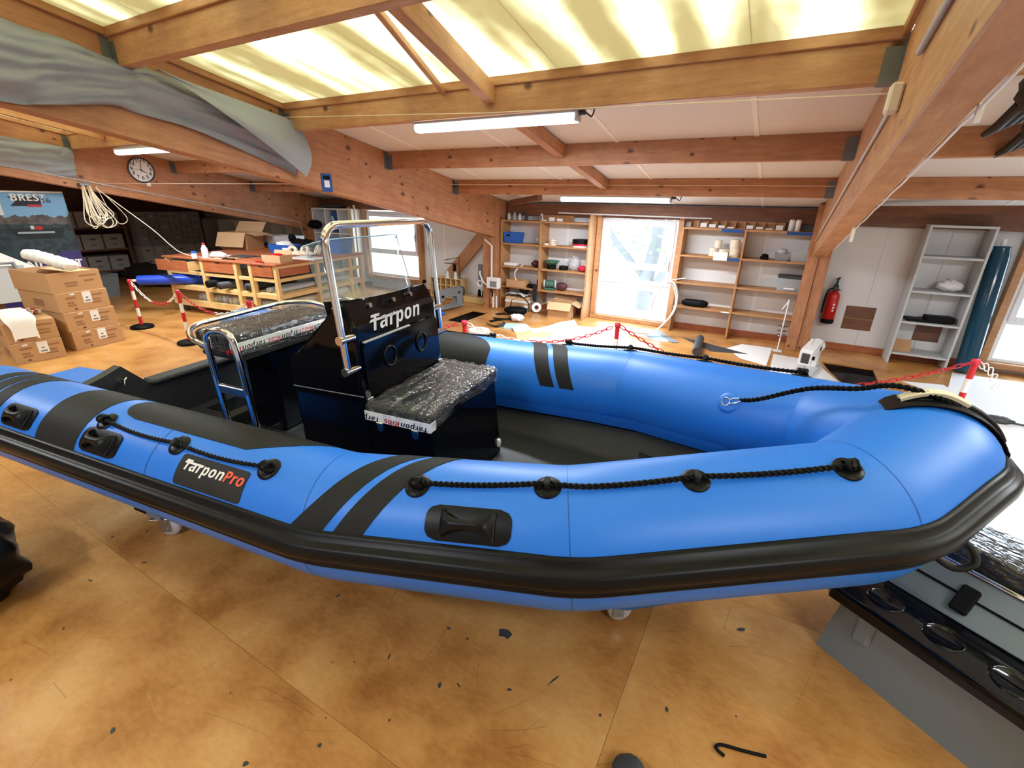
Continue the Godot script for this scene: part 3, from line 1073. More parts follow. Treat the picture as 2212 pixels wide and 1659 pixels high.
func handle(B: Node3D, u: float, deg: float, hw: float, s: int) -> void:
	var st := nb()
	var hgt := 0.098
	var da := rad_to_deg(hgt / RT) * 0.5
	patch(st, deg - da, deg + da, rr_bounds(u - hw, u + hw, hgt, 0.035), 0.004, s, 12, 12)
	var h := obj("handle", st, M.rubber, B)
	st = nb()
	# strap that waists in the middle and stands off the tube
	var g := []
	for i in 17:
		var t := float(i) / 16 * 2.0 - 1.0
		var lift := 0.006 + 0.026 * (1.0 - pow(absf(t), 5.0))
		var wdt := 0.011 + 0.028 * pow(absf(t), 2.5)
		var row := []
		for j in 7:
			var v := float(j) / 6 * 2.0 - 1.0
			row.append(TP(u + t * hw * 0.62, deg + rad_to_deg(v * wdt / RT), lift + 0.007 * (1.0 - v * v), s))
		g.append(row)
	sheet(st, g, 0.006)
	obj("grip", st, M.rubber, h)
	for e in [-1, 1]:
		st = nb()
		var a: Vector3 = TP(u + e * hw * 0.6, deg - 10, 0.006, s); var b: Vector3 = TP(u + e * hw * 0.6, deg + 10, 0.006, s)
		tube(st, [a, (a + b) * 0.5 + (a - path[0]).normalized() * 0.0, b], 0.006, 8)
		obj("grip_end", st, M.rubber, h)

func line_ring(B: Node3D, u: float, deg: float, s: int, knot: bool) -> void:
	var c := TP(u, deg, 0.0, s)
	var ax := (TP(u + 0.01, deg, 0.0, s) - TP(u - 0.01, deg, 0.0, s)).normalized()
	var n := (TP(u, deg, 0.1, s) - c).normalized()
	var v := n.cross(ax).normalized()
	var xf := Transform3D(Basis(ax, n, v), c)
	var st := nb()
	lathe(st, [Vector2(0.0, 0.0075), Vector2(0.012, 0.0075), Vector2(0.026, 0.005), Vector2(0.0385, 0.0035), Vector2(0.04, 0.0), Vector2(0.04, -0.004)], 24, xf)
	var r := obj("line_ring", st, M.rubber, B)
	st = nb()
	box(st, xf * Vector3(0, 0.019, 0), Vector3(0.016, 0.028, 0.030), xf.basis, 0.004)
	obj("guide", st, M.matblack, r)
	if knot:
		st = nb()
		var pts := []
		for i in 26:
			var a := TAU * i / 9.0
			pts.append(xf * Vector3(-0.016 + 0.0014 * i + 0.004 * sin(a * 2.0), 0.018 + 0.012 * sin(a), 0.014 * cos(a)))
		tube(st, pts, 0.0065, 7)
		obj("knot", st, M.black, r)

func build_bow(B: Node3D) -> void:
	# black pad over the nose
	var st := nb()
	var g := []
	for j in 17:
		var deg := lerpf(128.0, 24.0, float(j) / 16)
		var row := []
		var c := at_f(half, deg, 0.007)
		var wd := 0.05 + 0.012 * sin(PI * j / 16.0) - (0.012 if j == 0 else 0.0)
		for i in 9:
			var z := wd * (i / 4.0 - 1.0)
			row.append(c + Vector3(-1.3 * z * z, -0.9 * z * z, z))
		g.append(row)
	sheet(st, g, 0.004)
	var pad := obj("bow_pad", st, M.rubber, B)
	# raised moulding along the pad
	st = nb()
	var top := []
	for i in 17: top.append(at_f(half, lerpf(112.0, 30.0, float(i) / 16), 0.012))
	tube(st, top, 0.012, 8)
	obj("moulding", st, M.rubber, pad)
	# pale arched roller handle
	st = nb()
	var a := at_f(half, 116, 0.006); var b := at_f(half, 70, 0.006)
	var row2 := []
	for i in 17:
		var t := float(i) / 16
		var p := a.lerp(b, t); p.y += 0.006 + 0.030 * sin(PI * t)
		row2.append([p + Vector3(0, 0, -0.016), p + Vector3(0, 0.006, 0), p + Vector3(0, 0, 0.016)])
	sheet(st, row2, 0.012)
	var hd := obj("bow_handle", st, M.cream, B)
	st = nb()
	var row3 := []
	for i in 15:
		var t := float(i) / 14
		var p := a.lerp(b, t)
		var y1 := p.y + 0.004 + 0.024 * sin(PI * t)
		row3.append([Vector3(p.x, p.y - 0.02, 0.03), Vector3(p.x, y1, 0.018), Vector3(p.x, y1, -0.018), Vector3(p.x, p.y - 0.02, -0.03)])
	sheet(st, row3)
	obj("handle_core", st, M.gloss, hd)
	# mooring line from the far tube over the bow
	st = nb()
	var c := TP(0.035, 150, 0.0, -1)
	var n := (TP(0.035, 150, 0.1, -1) - c).normalized()
	lathe(st, [Vector2(0.0, 0.006), Vector2(0.03, 0.005), Vector2(0.044, 0.003), Vector2(0.046, -0.002)], 26, Transform3D(Basis(n.cross(Vector3.UP).normalized(), n, n.cross(n.cross(Vector3.UP).normalized())), c))
	var ring := obj("tow_patch", st, M.hypalon, B)
	st = nb()
	var e := Vector3(0.30, 1.0, -0.06)
	var d := (e - c).normalized()
	var sd := d.cross(n).normalized()
	var o := c + n * 0.018
	var lp := []
	for i in 13:
		var an := TAU * i / 12
		lp.append(o - d * 0.004 + (d * cos(an) + sd * sin(an)) * 0.018)
	tube(st, lp, 0.0028, 6, false)
	lp = [o + d * 0.008 + sd * 0.008, o + d * 0.03 + sd * 0.012, o + d * 0.058 + sd * 0.007, o + d * 0.064, o + d * 0.058 - sd * 0.007, o + d * 0.03 - sd * 0.010, o + d * 0.012 - sd * 0.004]
	tube(st, spline(lp, 4), 0.003, 6)
	obj("snap_hook", st, M.chrome, ring)
	st = nb()
	rope(st, spline([o + d * 0.062, o + d * 0.14 + Vector3(0, -0.004, 0), Vector3(0.2, 0.965, -0.13), Vector3(0.32, 1.015, -0.05), Vector3(0.42, 1.055, -0.012), Vector3(0.56, 1.03, 0.02), Vector3(0.68, 0.96, 0.02), Vector3(0.745, 0.88, 0.015)], 8), 0.0095, 0.036)
	obj("mooring_line", st, M.black, B)
	# towing eye below the bow
	st = nb()
	var f := Vector3(0.66, 0.60, 0.06)
	tube(st, spline([f, f + Vector3(0.06, -0.03, 0.03), f + Vector3(0.075, -0.075, 0.05), f + Vector3(0.03, -0.11, 0.05), f + Vector3(-0.03, -0.09, 0.02)], 5), 0.012, 8)
	obj("tow_eye", st, M.matblack, B)

func build_hull(B: Node3D) -> void:
	# hull shell: V bottom below the tubes
	var st := nb()
	st.set_smooth_group(1)
	var us := [-3.12, -2.4, -1.6, -0.9, -0.3, 0.2, 0.55, 0.68]
	var hw := [0.70, 0.70, 0.70, 0.66, 0.52, 0.30, 0.10, 0.02]
	var ky := [0.20, 0.19, 0.19, 0.20, 0.23, 0.32, 0.46, 0.58]
	var cy := [0.24, 0.24, 0.24, 0.25, 0.29, 0.40, 0.52, 0.60]
	var g := []
	for i in us.size():
		g.append([Vector3(us[i], cy[i] + 0.05, hw[i]), Vector3(us[i], cy[i], hw[i]), Vector3(us[i], ky[i], 0), Vector3(us[i], cy[i], -hw[i]), Vector3(us[i], cy[i] + 0.05, -hw[i])])
	sheet(st, g, 0.008)
	obj("hull", st, M.hypalon, B)
	# deck, with coamings up to the tubes
	st = nb()
	var du := [-3.06, -2.0, -1.3, -0.9, -0.5, -0.2, 0.1, 0.3]
	g = []
	for u in du:
		var c: Vector3 = path[int(f_of_u(u))]
		var dy := 0.28 + maxf(0.0, u + 0.2) * 0.5
		var w := maxf(c.z - 0.17, 0.03)
		var half_row := [Vector3(u, c.y - 0.13, maxf(c.z - 0.05, 0.06)), Vector3(u, c.y - 0.165, maxf(c.z - 0.11, 0.05)), Vector3(u, dy + 0.03, w), Vector3(u, dy, w * 0.9), Vector3(u, dy, w * 0.45), Vector3(u, dy, 0.0)]
		var row := half_row.duplicate()
		for k in range(half_row.size() - 2, -1, -1): row.append(half_row[k] * Vector3(1, 1, -1))
		g.append(row)
	sheet(st, g)
	var dk := obj("deck", st, M.gelblack, B)
	# bow locker step
	st = nb()
	prism(st, PackedVector2Array([Vector2(-0.40, 0.36), Vector2(0.12, 0.16), Vector2(0.12, -0.16), Vector2(-0.40, -0.36)]), 0.28, 0.43, Transform3D(Basis(Vector3.RIGHT, Vector3.BACK, Vector3.UP), Vector3.ZERO))
	obj("bow_step", st, M.gelblack, dk)
	# pale blue flange along the inside of each tube
	for s in [1, -1]:
		st = nb()
		g = []
		for u in [-1.5, -1.0, -0.7, -0.4, -0.15, 0.05]:
			var fl := f_of_u(u, s)
			g.append([at_f(fl, 206, 0.003), at_f(fl, 214, 0.010), at_f(fl, 224, 0.018)])
		sheet(st, g)
		obj("flange", st, M.hypalon, dk)
	# raised stern deck round the sump, front edge stepped
	st = nb()
	var sump := [Vector3(-3.27, 0, -0.05), Vector3(-3.24, 0, -0.31), Vector3(-3.0, 0, -0.24), Vector3(-2.96, 0, 0.07)]
	for q in [[-3.06, -2.72, 0.10, 0.6], [-3.06, -2.72, -0.6, -0.22], [-3.06, -2.98, -0.22, 0.10], [-2.80, -2.72, -0.22, 0.10]]:
		bbox(st, Vector3(q[0], 0.27, q[2]), Vector3(q[1], 0.37, q[3]))
	obj("stern_deck", st, M.gelblack, dk)
	st = nb()
	bbox(st, Vector3(-2.98, 0.281, -0.22), Vector3(-2.80, 0.283, 0.10))
	obj("sump_floor", st, M.gelblack, dk)
	# transom with raised corners
	st = nb()
	prism(st, PackedVector2Array([Vector2(-0.72, 0.2), Vector2(0.72, 0.2), Vector2(0.70, 0.66), Vector2(0.52, 0.705), Vector2(0.43, 0.735), Vector2(0.32, 0.605), Vector2(0.1, 0.595), Vector2(-0.18, 0.60), Vector2(-0.32, 0.605), Vector2(-0.43, 0.735), Vector2(-0.52, 0.705), Vector2(-0.70, 0.66)]), -3.13, -3.07, Transform3D(Basis(Vector3.BACK, Vector3.UP, Vector3.RIGHT), Vector3.ZERO))
	var tr := obj("transom", st, M.gelblack, B)
	st = nb()
	bbox(st, Vector3(-3.15, 0.585, -0.3), Vector3(-3.04, 0.615, 0.31), 0.01)
	obj("transom_cap", st, M.matblack, tr)
	st = nb()
	for s in [1, -1]:
		cyl(st, Vector3(-3.07, 0.655, 0.45 * s), Vector3(-3.045, 0.655, 0.45 * s), 0.016, 12)
		tube(st, [Vector3(-3.05, 0.675, 0.43 * s), Vector3(-3.03, 0.67, 0.45 * s), Vector3(-3.03, 0.64, 0.455 * s)], 0.006, 7)
	obj("deck_eye", st, M.chrome, tr)
	# blue stern wings behind the transom
	for s in [1, -1]:
		st = nb()
		prism(st, PackedVector2Array([Vector2(-3.13, 0.38 * s), Vector2(-3.13, 0.66 * s), Vector2(-3.5, 0.62 * s), Vector2(-3.5, 0.42 * s)]), 0.60, 0.665, Transform3D(Basis(Vector3.RIGHT, Vector3.BACK, Vector3.UP), Vector3.ZERO))
		obj("stern_wing", st, M.hypalon, B)
	# aluminium tank hatch in the deck beside the console
	st = nb()
	bbox(st, Vector3(-2.53, 0.281, -0.30), Vector3(-1.95, 0.287, 0.42), 0.002)
	var ht := obj("deck_hatch", st, M.steel, dk)
	st = nb()
	bbox(st, Vector3(-2.555, 0.281, -0.32), Vector3(-2.535, 0.296, 0.44), 0.004)
	obj("hatch_edge", st, M.chrome, ht)

func build_console(B: Node3D) -> void:
	var W := 0.325
	# body: side profile drawn in x,y and extruded across
	var st := nb()
	var prof := PackedVector2Array([Vector2(-1.935, 0.28), Vector2(-1.94, 0.78), Vector2(-1.942, 0.905), Vector2(-1.71, 1.115), Vector2(-1.655, 1.175), Vector2(-1.60, 1.19), Vector2(-1.566, 1.125), Vector2(-1.548, 1.10), Vector2(-1.527, 0.79), Vector2(-1.52, 0.72), Vector2(-1.505, 0.28)])
	# rounded vertical front edges: stack of slices
	var zs := [-W, -W + 0.006, -W + 0.02, W - 0.02, W - 0.006, W]
	var inn := [0.02, 0.006, 0.0, 0.0, 0.006, 0.02]
	var cen := Vector2(-1.73, 0.72)
	var g := []
	for i in zs.size():
		var row := []
		for p in prof:
			var q := p
			if p.y > 0.3: q = p + (cen - p).normalized() * inn[i]
			else: q = Vector2(p.x + (inn[i] if p.x < -1.7 else -inn[i]), p.y)
			row.append(Vector3(q.x, q.y, zs[i]))
		g.append(row)
	flat(st)
	for i in zs.size() - 1:
		for k in prof.size():
			var k2 := (k + 1) % prof.size()
			quad(st, g[i][k], g[i + 1][k], g[i + 1][k2], g[i][k2])
	for e in [0, zs.size() - 1]:
		var ix := Geometry2D.triangulate_polygon(prof)
		for i in range(0, ix.size(), 3): tri(st, g[e][ix[i]], g[e][ix[i + 1]], g[e][ix[i + 2]])
	var C := obj("console", st, M.gloss, B)
	# shut line between pod and base
	st = nb()
	for z in [W + 0.0005, -W - 0.0005]:
		bar(st, Vector3(-1.936, 0.782, z), Vector3(-1.53, 0.793, z), 0.003, 0.004)
	obj("shut_line", st, M.grey, C)
	# dark mounting band and bolts under the screen
	st = nb()
	var arc := []
	for i in 21:
		var t := float(i) / 20 * 2.0 - 1.0
		arc.append(Vector3(-1.575 - 0.11 * pow(absf(t), 3.0), 0, t * 0.318))
	g = []
	for p in arc: g.append([p + Vector3(0.006, 1.115, 0), p + Vector3(-0.012, 1.195, 0)])
	sheet(st, g, 0.004)
	obj("screen_band", st, M.gloss, C)
	for z in [0.30, 0.17, 0.02, -0.13, -0.27]:
		st = nb()
		var x := -1.568 - 0.11 * pow(absf(z) / 0.318, 3.0)
		cyl(st, Vector3(x - 0.005, 1.165, z), Vector3(x + 0.012, 1.168, z), 0.011, 12)
		obj("bolt", st, M.chrome, C)
	# clear screen
	st = nb()
	g = []
	for p in arc:
		var e: float = absf(p.z) / 0.318
		g.append([p + Vector3(-0.010, 1.17, 0), p + Vector3(-0.045, 1.30, 0), p + Vector3(-0.085, 1.445 - 0.03 * pow(e, 6.0), 0)])
	sheet(st, g)
	var ws := obj("windscreen", st, M.screen, C)
	st = nb()
	var edge := []
	for row in g: edge.append(row[2])
	tube(st, edge, 0.003, 6)
	obj("polished_edge", st, M.bluepaper, ws)
	# front hatch, rounded, slightly proud
	st = nb()
	var xh := Transform3D(Basis(Vector3(0, 0, -1), Vector3(0.06, 0.998, 0).normalized() * 1.0, Vector3(1, -0.06, 0).normalized()), Vector3(-1.528, 0.905, 0.0))
	var sl := Vector2(-1.548 + 1.527, 1.10 - 0.79).normalized()
	xh.basis = Basis(Vector3(0, 0, -1), Vector3(sl.x, sl.y, 0), Vector3(sl.y, -sl.x, 0))
	xh.origin = Vector3(-1.535, 0.912, 0)
	prism(st, rrect(0.60, 0.235, 0.035), 0.0, 0.014, xh)
	var H := obj("hatch_door", st, M.gloss, C)
	for z in [0.13, -0.13]:
		st = nb()
		var ring := []
		for i in 25:
			var a := TAU * i / 24
			ring.append(xh * Vector3(-z + 0.042 * cos(a), 0.018 + (0.05 if sin(a) < 0 else 0.042) * sin(a), 0.016))
		tube(st, ring, 0.007, 8, false)
		prism(st, disc2(0.041, 20, 0.045), 0.012, 0.0155, xh * Transform3D(Basis(), Vector3(-z, 0.018, 0)))
		obj("latch", st, M.gloss, H)
	st = nb()
	bar(st, xh * Vector3(-0.29, 0.119, 0.012), xh * Vector3(0.05, 0.119, 0.012), 0.012, 0.006)
	obj("door_edge", st, M.lightgrey, H)
	# name on the face
	st = nb()
	var face := func(p: Vector2) -> Vector3: return xh * Vector3(p.x - 0.225, p.y + 0.125, 0.0015)
	lettering(st, "Tarpon", 0.070, face, true, 0.2, 1.18)
	flat(st)
	quad(st, face.call(Vector2(0.0, 0.064)), face.call(Vector2(0.018, 0.075)), face.call(Vector2(0.205, 0.075)), face.call(Vector2(0.203, 0.064)))
	quad(st, face.call(Vector2(0.33, -0.012)), face.call(Vector2(0.33, -0.008)), face.call(Vector2(0.43, -0.006)), face.call(Vector2(0.43, -0.010)))
	obj("lettering", st, M.white, C)
	# hinges at the foot of the door
	for z in [0.30, -0.30]:
		st = nb()
		prism(st, rrect(0.03, 0.036, 0.012), 0.0, 0.005, Transform3D(Basis(Vector3(0, 0, -1), Vector3.UP, Vector3.RIGHT), Vector3(-1.527, 0.80, z)))
		prism(st, rrect(0.03, 0.036, 0.012), 0.0, 0.005, Transform3D(Basis(Vector3(0, 0, -1), Vector3.UP, Vector3.RIGHT), Vector3(-1.518, 0.757, z)))
		cyl(st, Vector3(-1.518, 0.778, z - 0.018), Vector3(-1.518, 0.778, z + 0.018), 0.006, 10)
		obj("hinge", st, M.steel, C)
	# hand rail hoop
	st = nb()
	var rw := 0.375
	var pts := rounded([Vector3(-1.553, 0.915, rw), Vector3(-1.60, 1.505, rw), Vector3(-1.60, 1.505, -rw), Vector3(-1.553, 0.915, -rw)], 0.085, 8)
	tube(st, pts, 0.0155, 14)
	var R := obj("hand_rail", st, M.chrome, C)
	for z in [1, -1]:
		for y in [0.925, 1.06]:
			st = nb()
			var x: float = -1.553 - (y - 0.915) * 0.08
			cyl(st, Vector3(x, y, (rw + 0.022) * z), Vector3(x, y, (W - 0.01) * z), 0.019, 16)
			obj("clamp", st, M.chrome, R)

func soft_box(st: SurfaceTool, lo: Vector3, hi: Vector3, r: float, rough := 0.0, seed_ := 1, nx := 18, ny := 6, nz := 26, ridged := false) -> void:
	# box with round edges, built face by face on a cube grid
	var fn := FastNoiseLite.new(); fn.seed = seed_; fn.frequency = 9.0
	if ridged:
		fn.fractal_type = FastNoiseLite.FRACTAL_RIDGED; fn.fractal_octaves = 2; fn.frequency = 5.0
	var c := (lo + hi) * 0.5; var h := (hi - lo) * 0.5
	var N := Vector3i(nx, ny, nz)
	st.set_smooth_group(1)
	for ax in 3:
		var a1 := (ax + 1) % 3; var a2 := (ax + 2) % 3
		for s in [-1.0, 1.0]:
			var g := []
			for i in N[a1] + 1:
				var row := []
				for j in N[a2] + 1:
					var p := Vector3.ZERO
					p[ax] = h[ax] * s
					p[a1] = h[a1] * (2.0 * i / N[a1] - 1.0)
					p[a2] = h[a2] * (2.0 * j / N[a2] - 1.0)
					var core := Vector3(clampf(p.x, -h.x + r, h.x - r), clampf(p.y, -h.y + r, h.y - r), clampf(p.z, -h.z + r, h.z - r))
					var d := p - core
					var q := core + d.normalized() * r if d.length() > 1e-6 else p
					q += d.normalized() * rough * fn.get_noise_3dv((q + c) * (Vector3(3.4, 1.0, 0.55) if ridged else Vector3.ONE))
					row.append(c + q)
				g.append(row)
			for i in N[a1]:
				for j in N[a2]:
					if s > 0: quad(st, g[i][j], g[i][j + 1], g[i + 1][j + 1], g[i + 1][j])
					else: quad(st, g[i + 1][j], g[i + 1][j + 1], g[i][j + 1], g[i][j])

func tape_text(parent, face: Callable, text_size: float, starts: Array, short := []) -> void:
	# upside-down wording on the parcel tape
	var a := nb(); var b := nb()
	for s in starts:
		var flip := func(p: Vector2): return face.call(Vector2(s - p.x, text_size * 0.95 - p.y))
		var w := lettering(a, "Tarpon", text_size, flip, true, 0.2, 1.2)
		lettering(b, "Ribs", text_size, func(p: Vector2): return flip.call(p + Vector2(w + 0.01, 0)), true, 0.2, 1.2)
		flat(a)
		quad(a, flip.call(Vector2(0, text_size * 0.93)), flip.call(Vector2(0, text_size * 1.05)), flip.call(Vector2(w * 0.42, text_size * 1.05)), flip.call(Vector2(w * 0.42, text_size * 0.93)))
	for s in short:
		lettering(a, "Tarp", text_size, func(p: Vector2): return face.call(Vector2(s - p.x, text_size * 0.95 - p.y)), true, 0.2, 1.2)
	obj("lettering", a, M.black, parent)
	obj("lettering", b, M.red, parent)

func build_seats(B: Node3D) -> void:
	# seat box in front of the console
	var st := nb()
	var q := [Vector2(-1.512, 0.28), Vector2(-1.155, 0.28), Vector2(-1.195, 0.70), Vector2(-1.512, 0.70)]
	prism(st, PackedVector2Array(q), -0.32, 0.32, Transform3D(Basis(), Vector3.ZERO))
	var bx := obj("seat_box", st, M.gloss, B)
	st = nb()
	for z in [0.20]:
		for x in [-1.44, -1.26]:
			cyl(st, Vector3(x, 0.668, 0.322), Vector3(x, 0.668, 0.345), 0.016, 14)
			bbox(st, Vector3(x - 0.018, 0.68, 0.32), Vector3(x + 0.018, 0.698, 0.35), 0.003)
	obj("catch", st, M.chrome, bx)
	st = nb()
	blob(st, Vector3(-1.16, 0.34, -0.30), Vector3(0.03, 0.05, 0.03), 3.0)
	obj("fitting", st, M.white, bx)
	var lo := Vector3(-1.514, 0.70, -0.34); var hi := Vector3(-1.186, 0.775, 0.34)
	st = nb()
	soft_box(st, lo, hi, 0.022, 0.004, 3)
	var cu := obj("seat_cushion", st, M.vinyl, B)
	st = nb()
	soft_box(st, lo - Vector3(0.004, 0.002, 0.004), hi + Vector3(0.004, 0.003, 0.004), 0.024, 0.010, 4, 64, 12, 110, true)
	obj("plastic_film", st, M.film, cu)
	st = nb()
	var fz := 0.3465
	bbox(st, Vector3(-1.516, 0.698, fz - 0.002), Vector3(-1.182, 0.742, fz), 0.0006)
	bbox(st, Vector3(-1.1835, 0.698, 0.30), Vector3(-1.1815, 0.742, fz), 0.0006)
	var tp := obj("parcel_tape", st, M.white, cu)
	tape_text(tp, func(p: Vector2): return Vector3(-1.516 + p.x, 0.706 + p.y, fz + 0.0008), 0.024, [0.325], [0.08])
	# stern bench
	st = nb()
	bbox(st, Vector3(-2.66, 0.28, -0.44), Vector3(-2.42, 0.80, 0.02), 0.02)
	obj("bench_pod", st, M.gloss, B)
	st = nb()
	bbox(st, Vector3(-2.70, 0.795, -0.47), Vector3(-2.40, 0.825, 0.22), 0.008)
	obj("bench_board", st, M.matblack, B)
	lo = Vector3(-2.715, 0.825, -0.48); hi = Vector3(-2.385, 0.942, 0.235)
	st = nb()
	soft_box(st, lo, hi, 0.024, 0.004, 5)
	cu = obj("seat_cushion", st, M.vinyl, B)
	st = nb()
	soft_box(st, lo - Vector3(0.004, 0.002, 0.004), hi + Vector3(0.004, 0.004, 0.004), 0.026, 0.010, 6, 64, 16, 110, true)
	obj("plastic_film", st, M.film, cu)
	st = nb()
	bbox(st, Vector3(-2.3825, 0.862, -0.48), Vector3(-2.3805, 0.905, 0.242), 0.0006)
	bbox(st, Vector3(-2.44, 0.862, 0.2405), Vector3(-2.3805, 0.905, 0.2425), 0.0006)
	tp = obj("parcel_tape", st, M.white, cu)
	tape_text(tp, func(p: Vector2): return Vector3(-2.3796, 0.868 + p.y, 0.24 - p.x), 0.026, [0.17, 0.42, 0.66])
	# polished arm hoops with a foot step, and the back rail
	for s in [[0.33, 1], [-0.56, -1]]:
		var z: float = s[0]
		st = nb()
		var pts := rounded([Vector3(-2.44, 0.30, z), Vector3(-2.475, 0.87, z), Vector3(-2.465, 0.985, z), Vector3(-2.30, 1.0, z), Vector3(-2.272, 0.90, z), Vector3(-2.225, 0.30, z)], 0.11, 7)
		tube(st, pts, 0.017, 14)
		var hp := obj("arm_hoop", st, M.chrome, B)
		st = nb()
		bbox(st, Vector3(-2.45, 0.66, z - 0.012), Vector3(-2.26, 0.705, z + 0.012), 0.004)
		obj("foot_step", st, M.steel, hp)
	st = nb()
	var bp := rounded([Vector3(-2.475, 0.885, 0.31), Vector3(-2.60, 0.925, 0.33), Vector3(-2.76, 0.945, 0.22), Vector3(-2.76, 0.965, -0.42), Vector3(-2.60, 0.96, -0.54), Vector3(-2.46, 0.90, -0.55)], 0.1, 8)
	tube(st, bp, 0.014, 12)
	obj("back_rail", st, M.chrome, B)

func caster(parent, c: Vector3, turn: float, metal: Material, wheel: Material) -> void:
	var b := Basis(Vector3.UP, turn)
	var st := nb()
	box(st, c + b * Vector3(0, 0.115, 0), Vector3(0.09, 0.006, 0.08), b, 0.002)
	box(st, c + b * Vector3(0.008, 0.075, 0.026), Vector3(0.045, 0.08, 0.004), b, 0.001)
	box(st, c + b * Vector3(0.008, 0.075, -0.026), Vector3(0.045, 0.08, 0.004), b, 0.001)
	cyl(st, c + b * Vector3(0.02, 0.048, -0.032), c + b * Vector3(0.02, 0.048, 0.032), 0.007, 8)
	var k := obj("caster", st, metal, parent)
	st = nb()
	var xf := Transform3D(b * Basis(Vector3.RIGHT, PI / 2), c + b * Vector3(0.02, 0.048, 0))
	lathe(st, [Vector2(0.0, -0.017), Vector2(0.04, -0.017), Vector2(0.048, -0.01), Vector2(0.048, 0.01), Vector2(0.04, 0.017), Vector2(0.0, 0.017)], 20, xf)
	obj("wheel", st, wheel, k)

func build_trolley() -> void:
	var T := thing("boat_trolley", "low wheeled trolley with pale caster wheels carrying the blue boat", "trolley", Vector3(0, 0, -1.8178), 0.12673)
	for z in [0.22, -0.22]:
		var st := nb()
		bbox(st, Vector3(-2.75, 0.118, z - 0.04), Vector3(-0.36, 0.178, z + 0.04), 0.004)
		obj("beam", st, M.greybox, T)
	for x in [-2.55, -0.36]:
		var st := nb()
		bbox(st, Vector3(x - 0.05, 0.118, -0.74), Vector3(x + 0.05, 0.16, 0.74 if x < -1 else 0.33), 0.004)
		obj("cross_beam", st, M.greybox, T)
	caster(T, Vector3(-2.54, 0, 0.70), 0.5, M.steel, M.lightgrey)
	caster(T, Vector3(-2.55, 0, -0.66), 0.2, M.steel, M.lightgrey)
	caster(T, Vector3(-0.36, 0, 0.31), 0.5, M.steel, M.lightgrey)
	caster(T, Vector3(-0.36, 0, -0.31), 0.1, M.steel, M.lightgrey)
	var st := nb()
	bbox(st, Vector3(-2.70, 0.12, 0.58), Vector3(-2.60, 0.2, 0.74), 0.01)
	obj("bunk_pad", st, M.black, T)

# ---------------------------------------------------------------- things in the room
func one(called: String, label: String, category: String, st: SurfaceTool, m: Material, at := Vector3.ZERO, turn := 0.0, group := "") -> MeshInstance3D:
	var o := obj(called, st, m)
	o.position = at; o.rotation.y = turn
	tag(o, label, category, group)
	return o

func part_box(parent, called: String, lo: Vector3, hi: Vector3, m: Material, bev := 0.002) -> MeshInstance3D:
	var st := nb()
	bbox(st, lo, hi, bev)
	return obj(called, st, m, parent)

func build_stuff() -> void:
	build_shelves()
	build_shelf_goods()
	build_right_corner()
	build_floor_things()
	build_barrier()
	build_table()
	build_cartons()
	build_storage()
	build_hung()
	build_seat_unit()
	build_scraps()

func build_shelves() -> void:
	# two built-in shelf units either side of the window
	for u in [[-3.86, -2.40, -3.18, "wooden shelf unit left of the middle window with slanting lower bracket"], [-1.17, 0.285, -0.447, "wooden shelf unit between the middle window and the right post"]]:
		var t := thing("shelf_unit", u[3], "shelf", Vector3.ZERO)
		var xs := [u[0], u[2], u[1]]
		for i in 2:
			for y in [1.34, 1.005, 0.66, 0.345]:
				beam("shelf", t, Vector3(xs[i], y, -6.56), Vector3(xs[i + 1], y, -6.56), 0.28, 0.022, M.shelfwood, Vector3.UP, 0.002)
		for i in 3:
			var x: float = xs[i]
			var right_big: bool = i == 2 and x < -2.0
			var st := nb()
			if i == 1 and x < -2.0:
				prism(st, PackedVector2Array([Vector2(-6.7, 1.34), Vector2(-6.42, 1.34), Vector2(-6.42, 0.345), Vector2(-6.68, 0.06), Vector2(-6.7, 0.06)]), -0.011, 0.011, Transform3D(Basis(Vector3.BACK, Vector3.UP, Vector3.RIGHT), Vector3(x, 0, 0)))
			elif right_big:
				prism(st, PackedVector2Array([Vector2(-6.7, 1.46), Vector2(-6.40, 1.46), Vector2(-6.36, 1.40), Vector2(-6.36, 0.345), Vector2(-6.30, 0.12), Vector2(-6.30, 0.0), Vector2(-6.7, 0.0)]), -0.012, 0.012, Transform3D(Basis(Vector3.BACK, Vector3.UP, Vector3.RIGHT), Vector3(x, 0, 0)))
			else:
				bbox(st, Vector3(x - 0.011, 0.0, -6.7), Vector3(x + 0.011, 1.34, -6.425), 0.002)
			obj("side_panel" if i != 1 else "divider", st, M.shelfwood, t)
	# pale metal rail along the top of the shelves
	var st := nb()
	cyl(st, Vector3(-2.9, 1.475, -6.40), Vector3(-0.85, 1.462, -6.40), 0.008, 8)
	one("curtain_rail", "thin pale rail across the top of the middle window", "rail", st, M.lightgrey)

func cone_spool(st: SurfaceTool, h: float, r: float) -> void:
	lathe(st, [Vector2(0, 0), Vector2(r, 0), Vector2(r, 0.006), Vector2(r * 0.92, 0.01), Vector2(r * 0.7, h * 0.86), Vector2(r * 0.45, h * 0.88), Vector2(r * 0.4, h), Vector2(0, h)], 14)

func roll_tape(st: SurfaceTool, r: float, ri: float, h: float) -> void:
	lathe(st, [Vector2(ri, 0), Vector2(r, 0), Vector2(r, h), Vector2(ri, h), Vector2(ri, 0)], 22, Transform3D(), false)

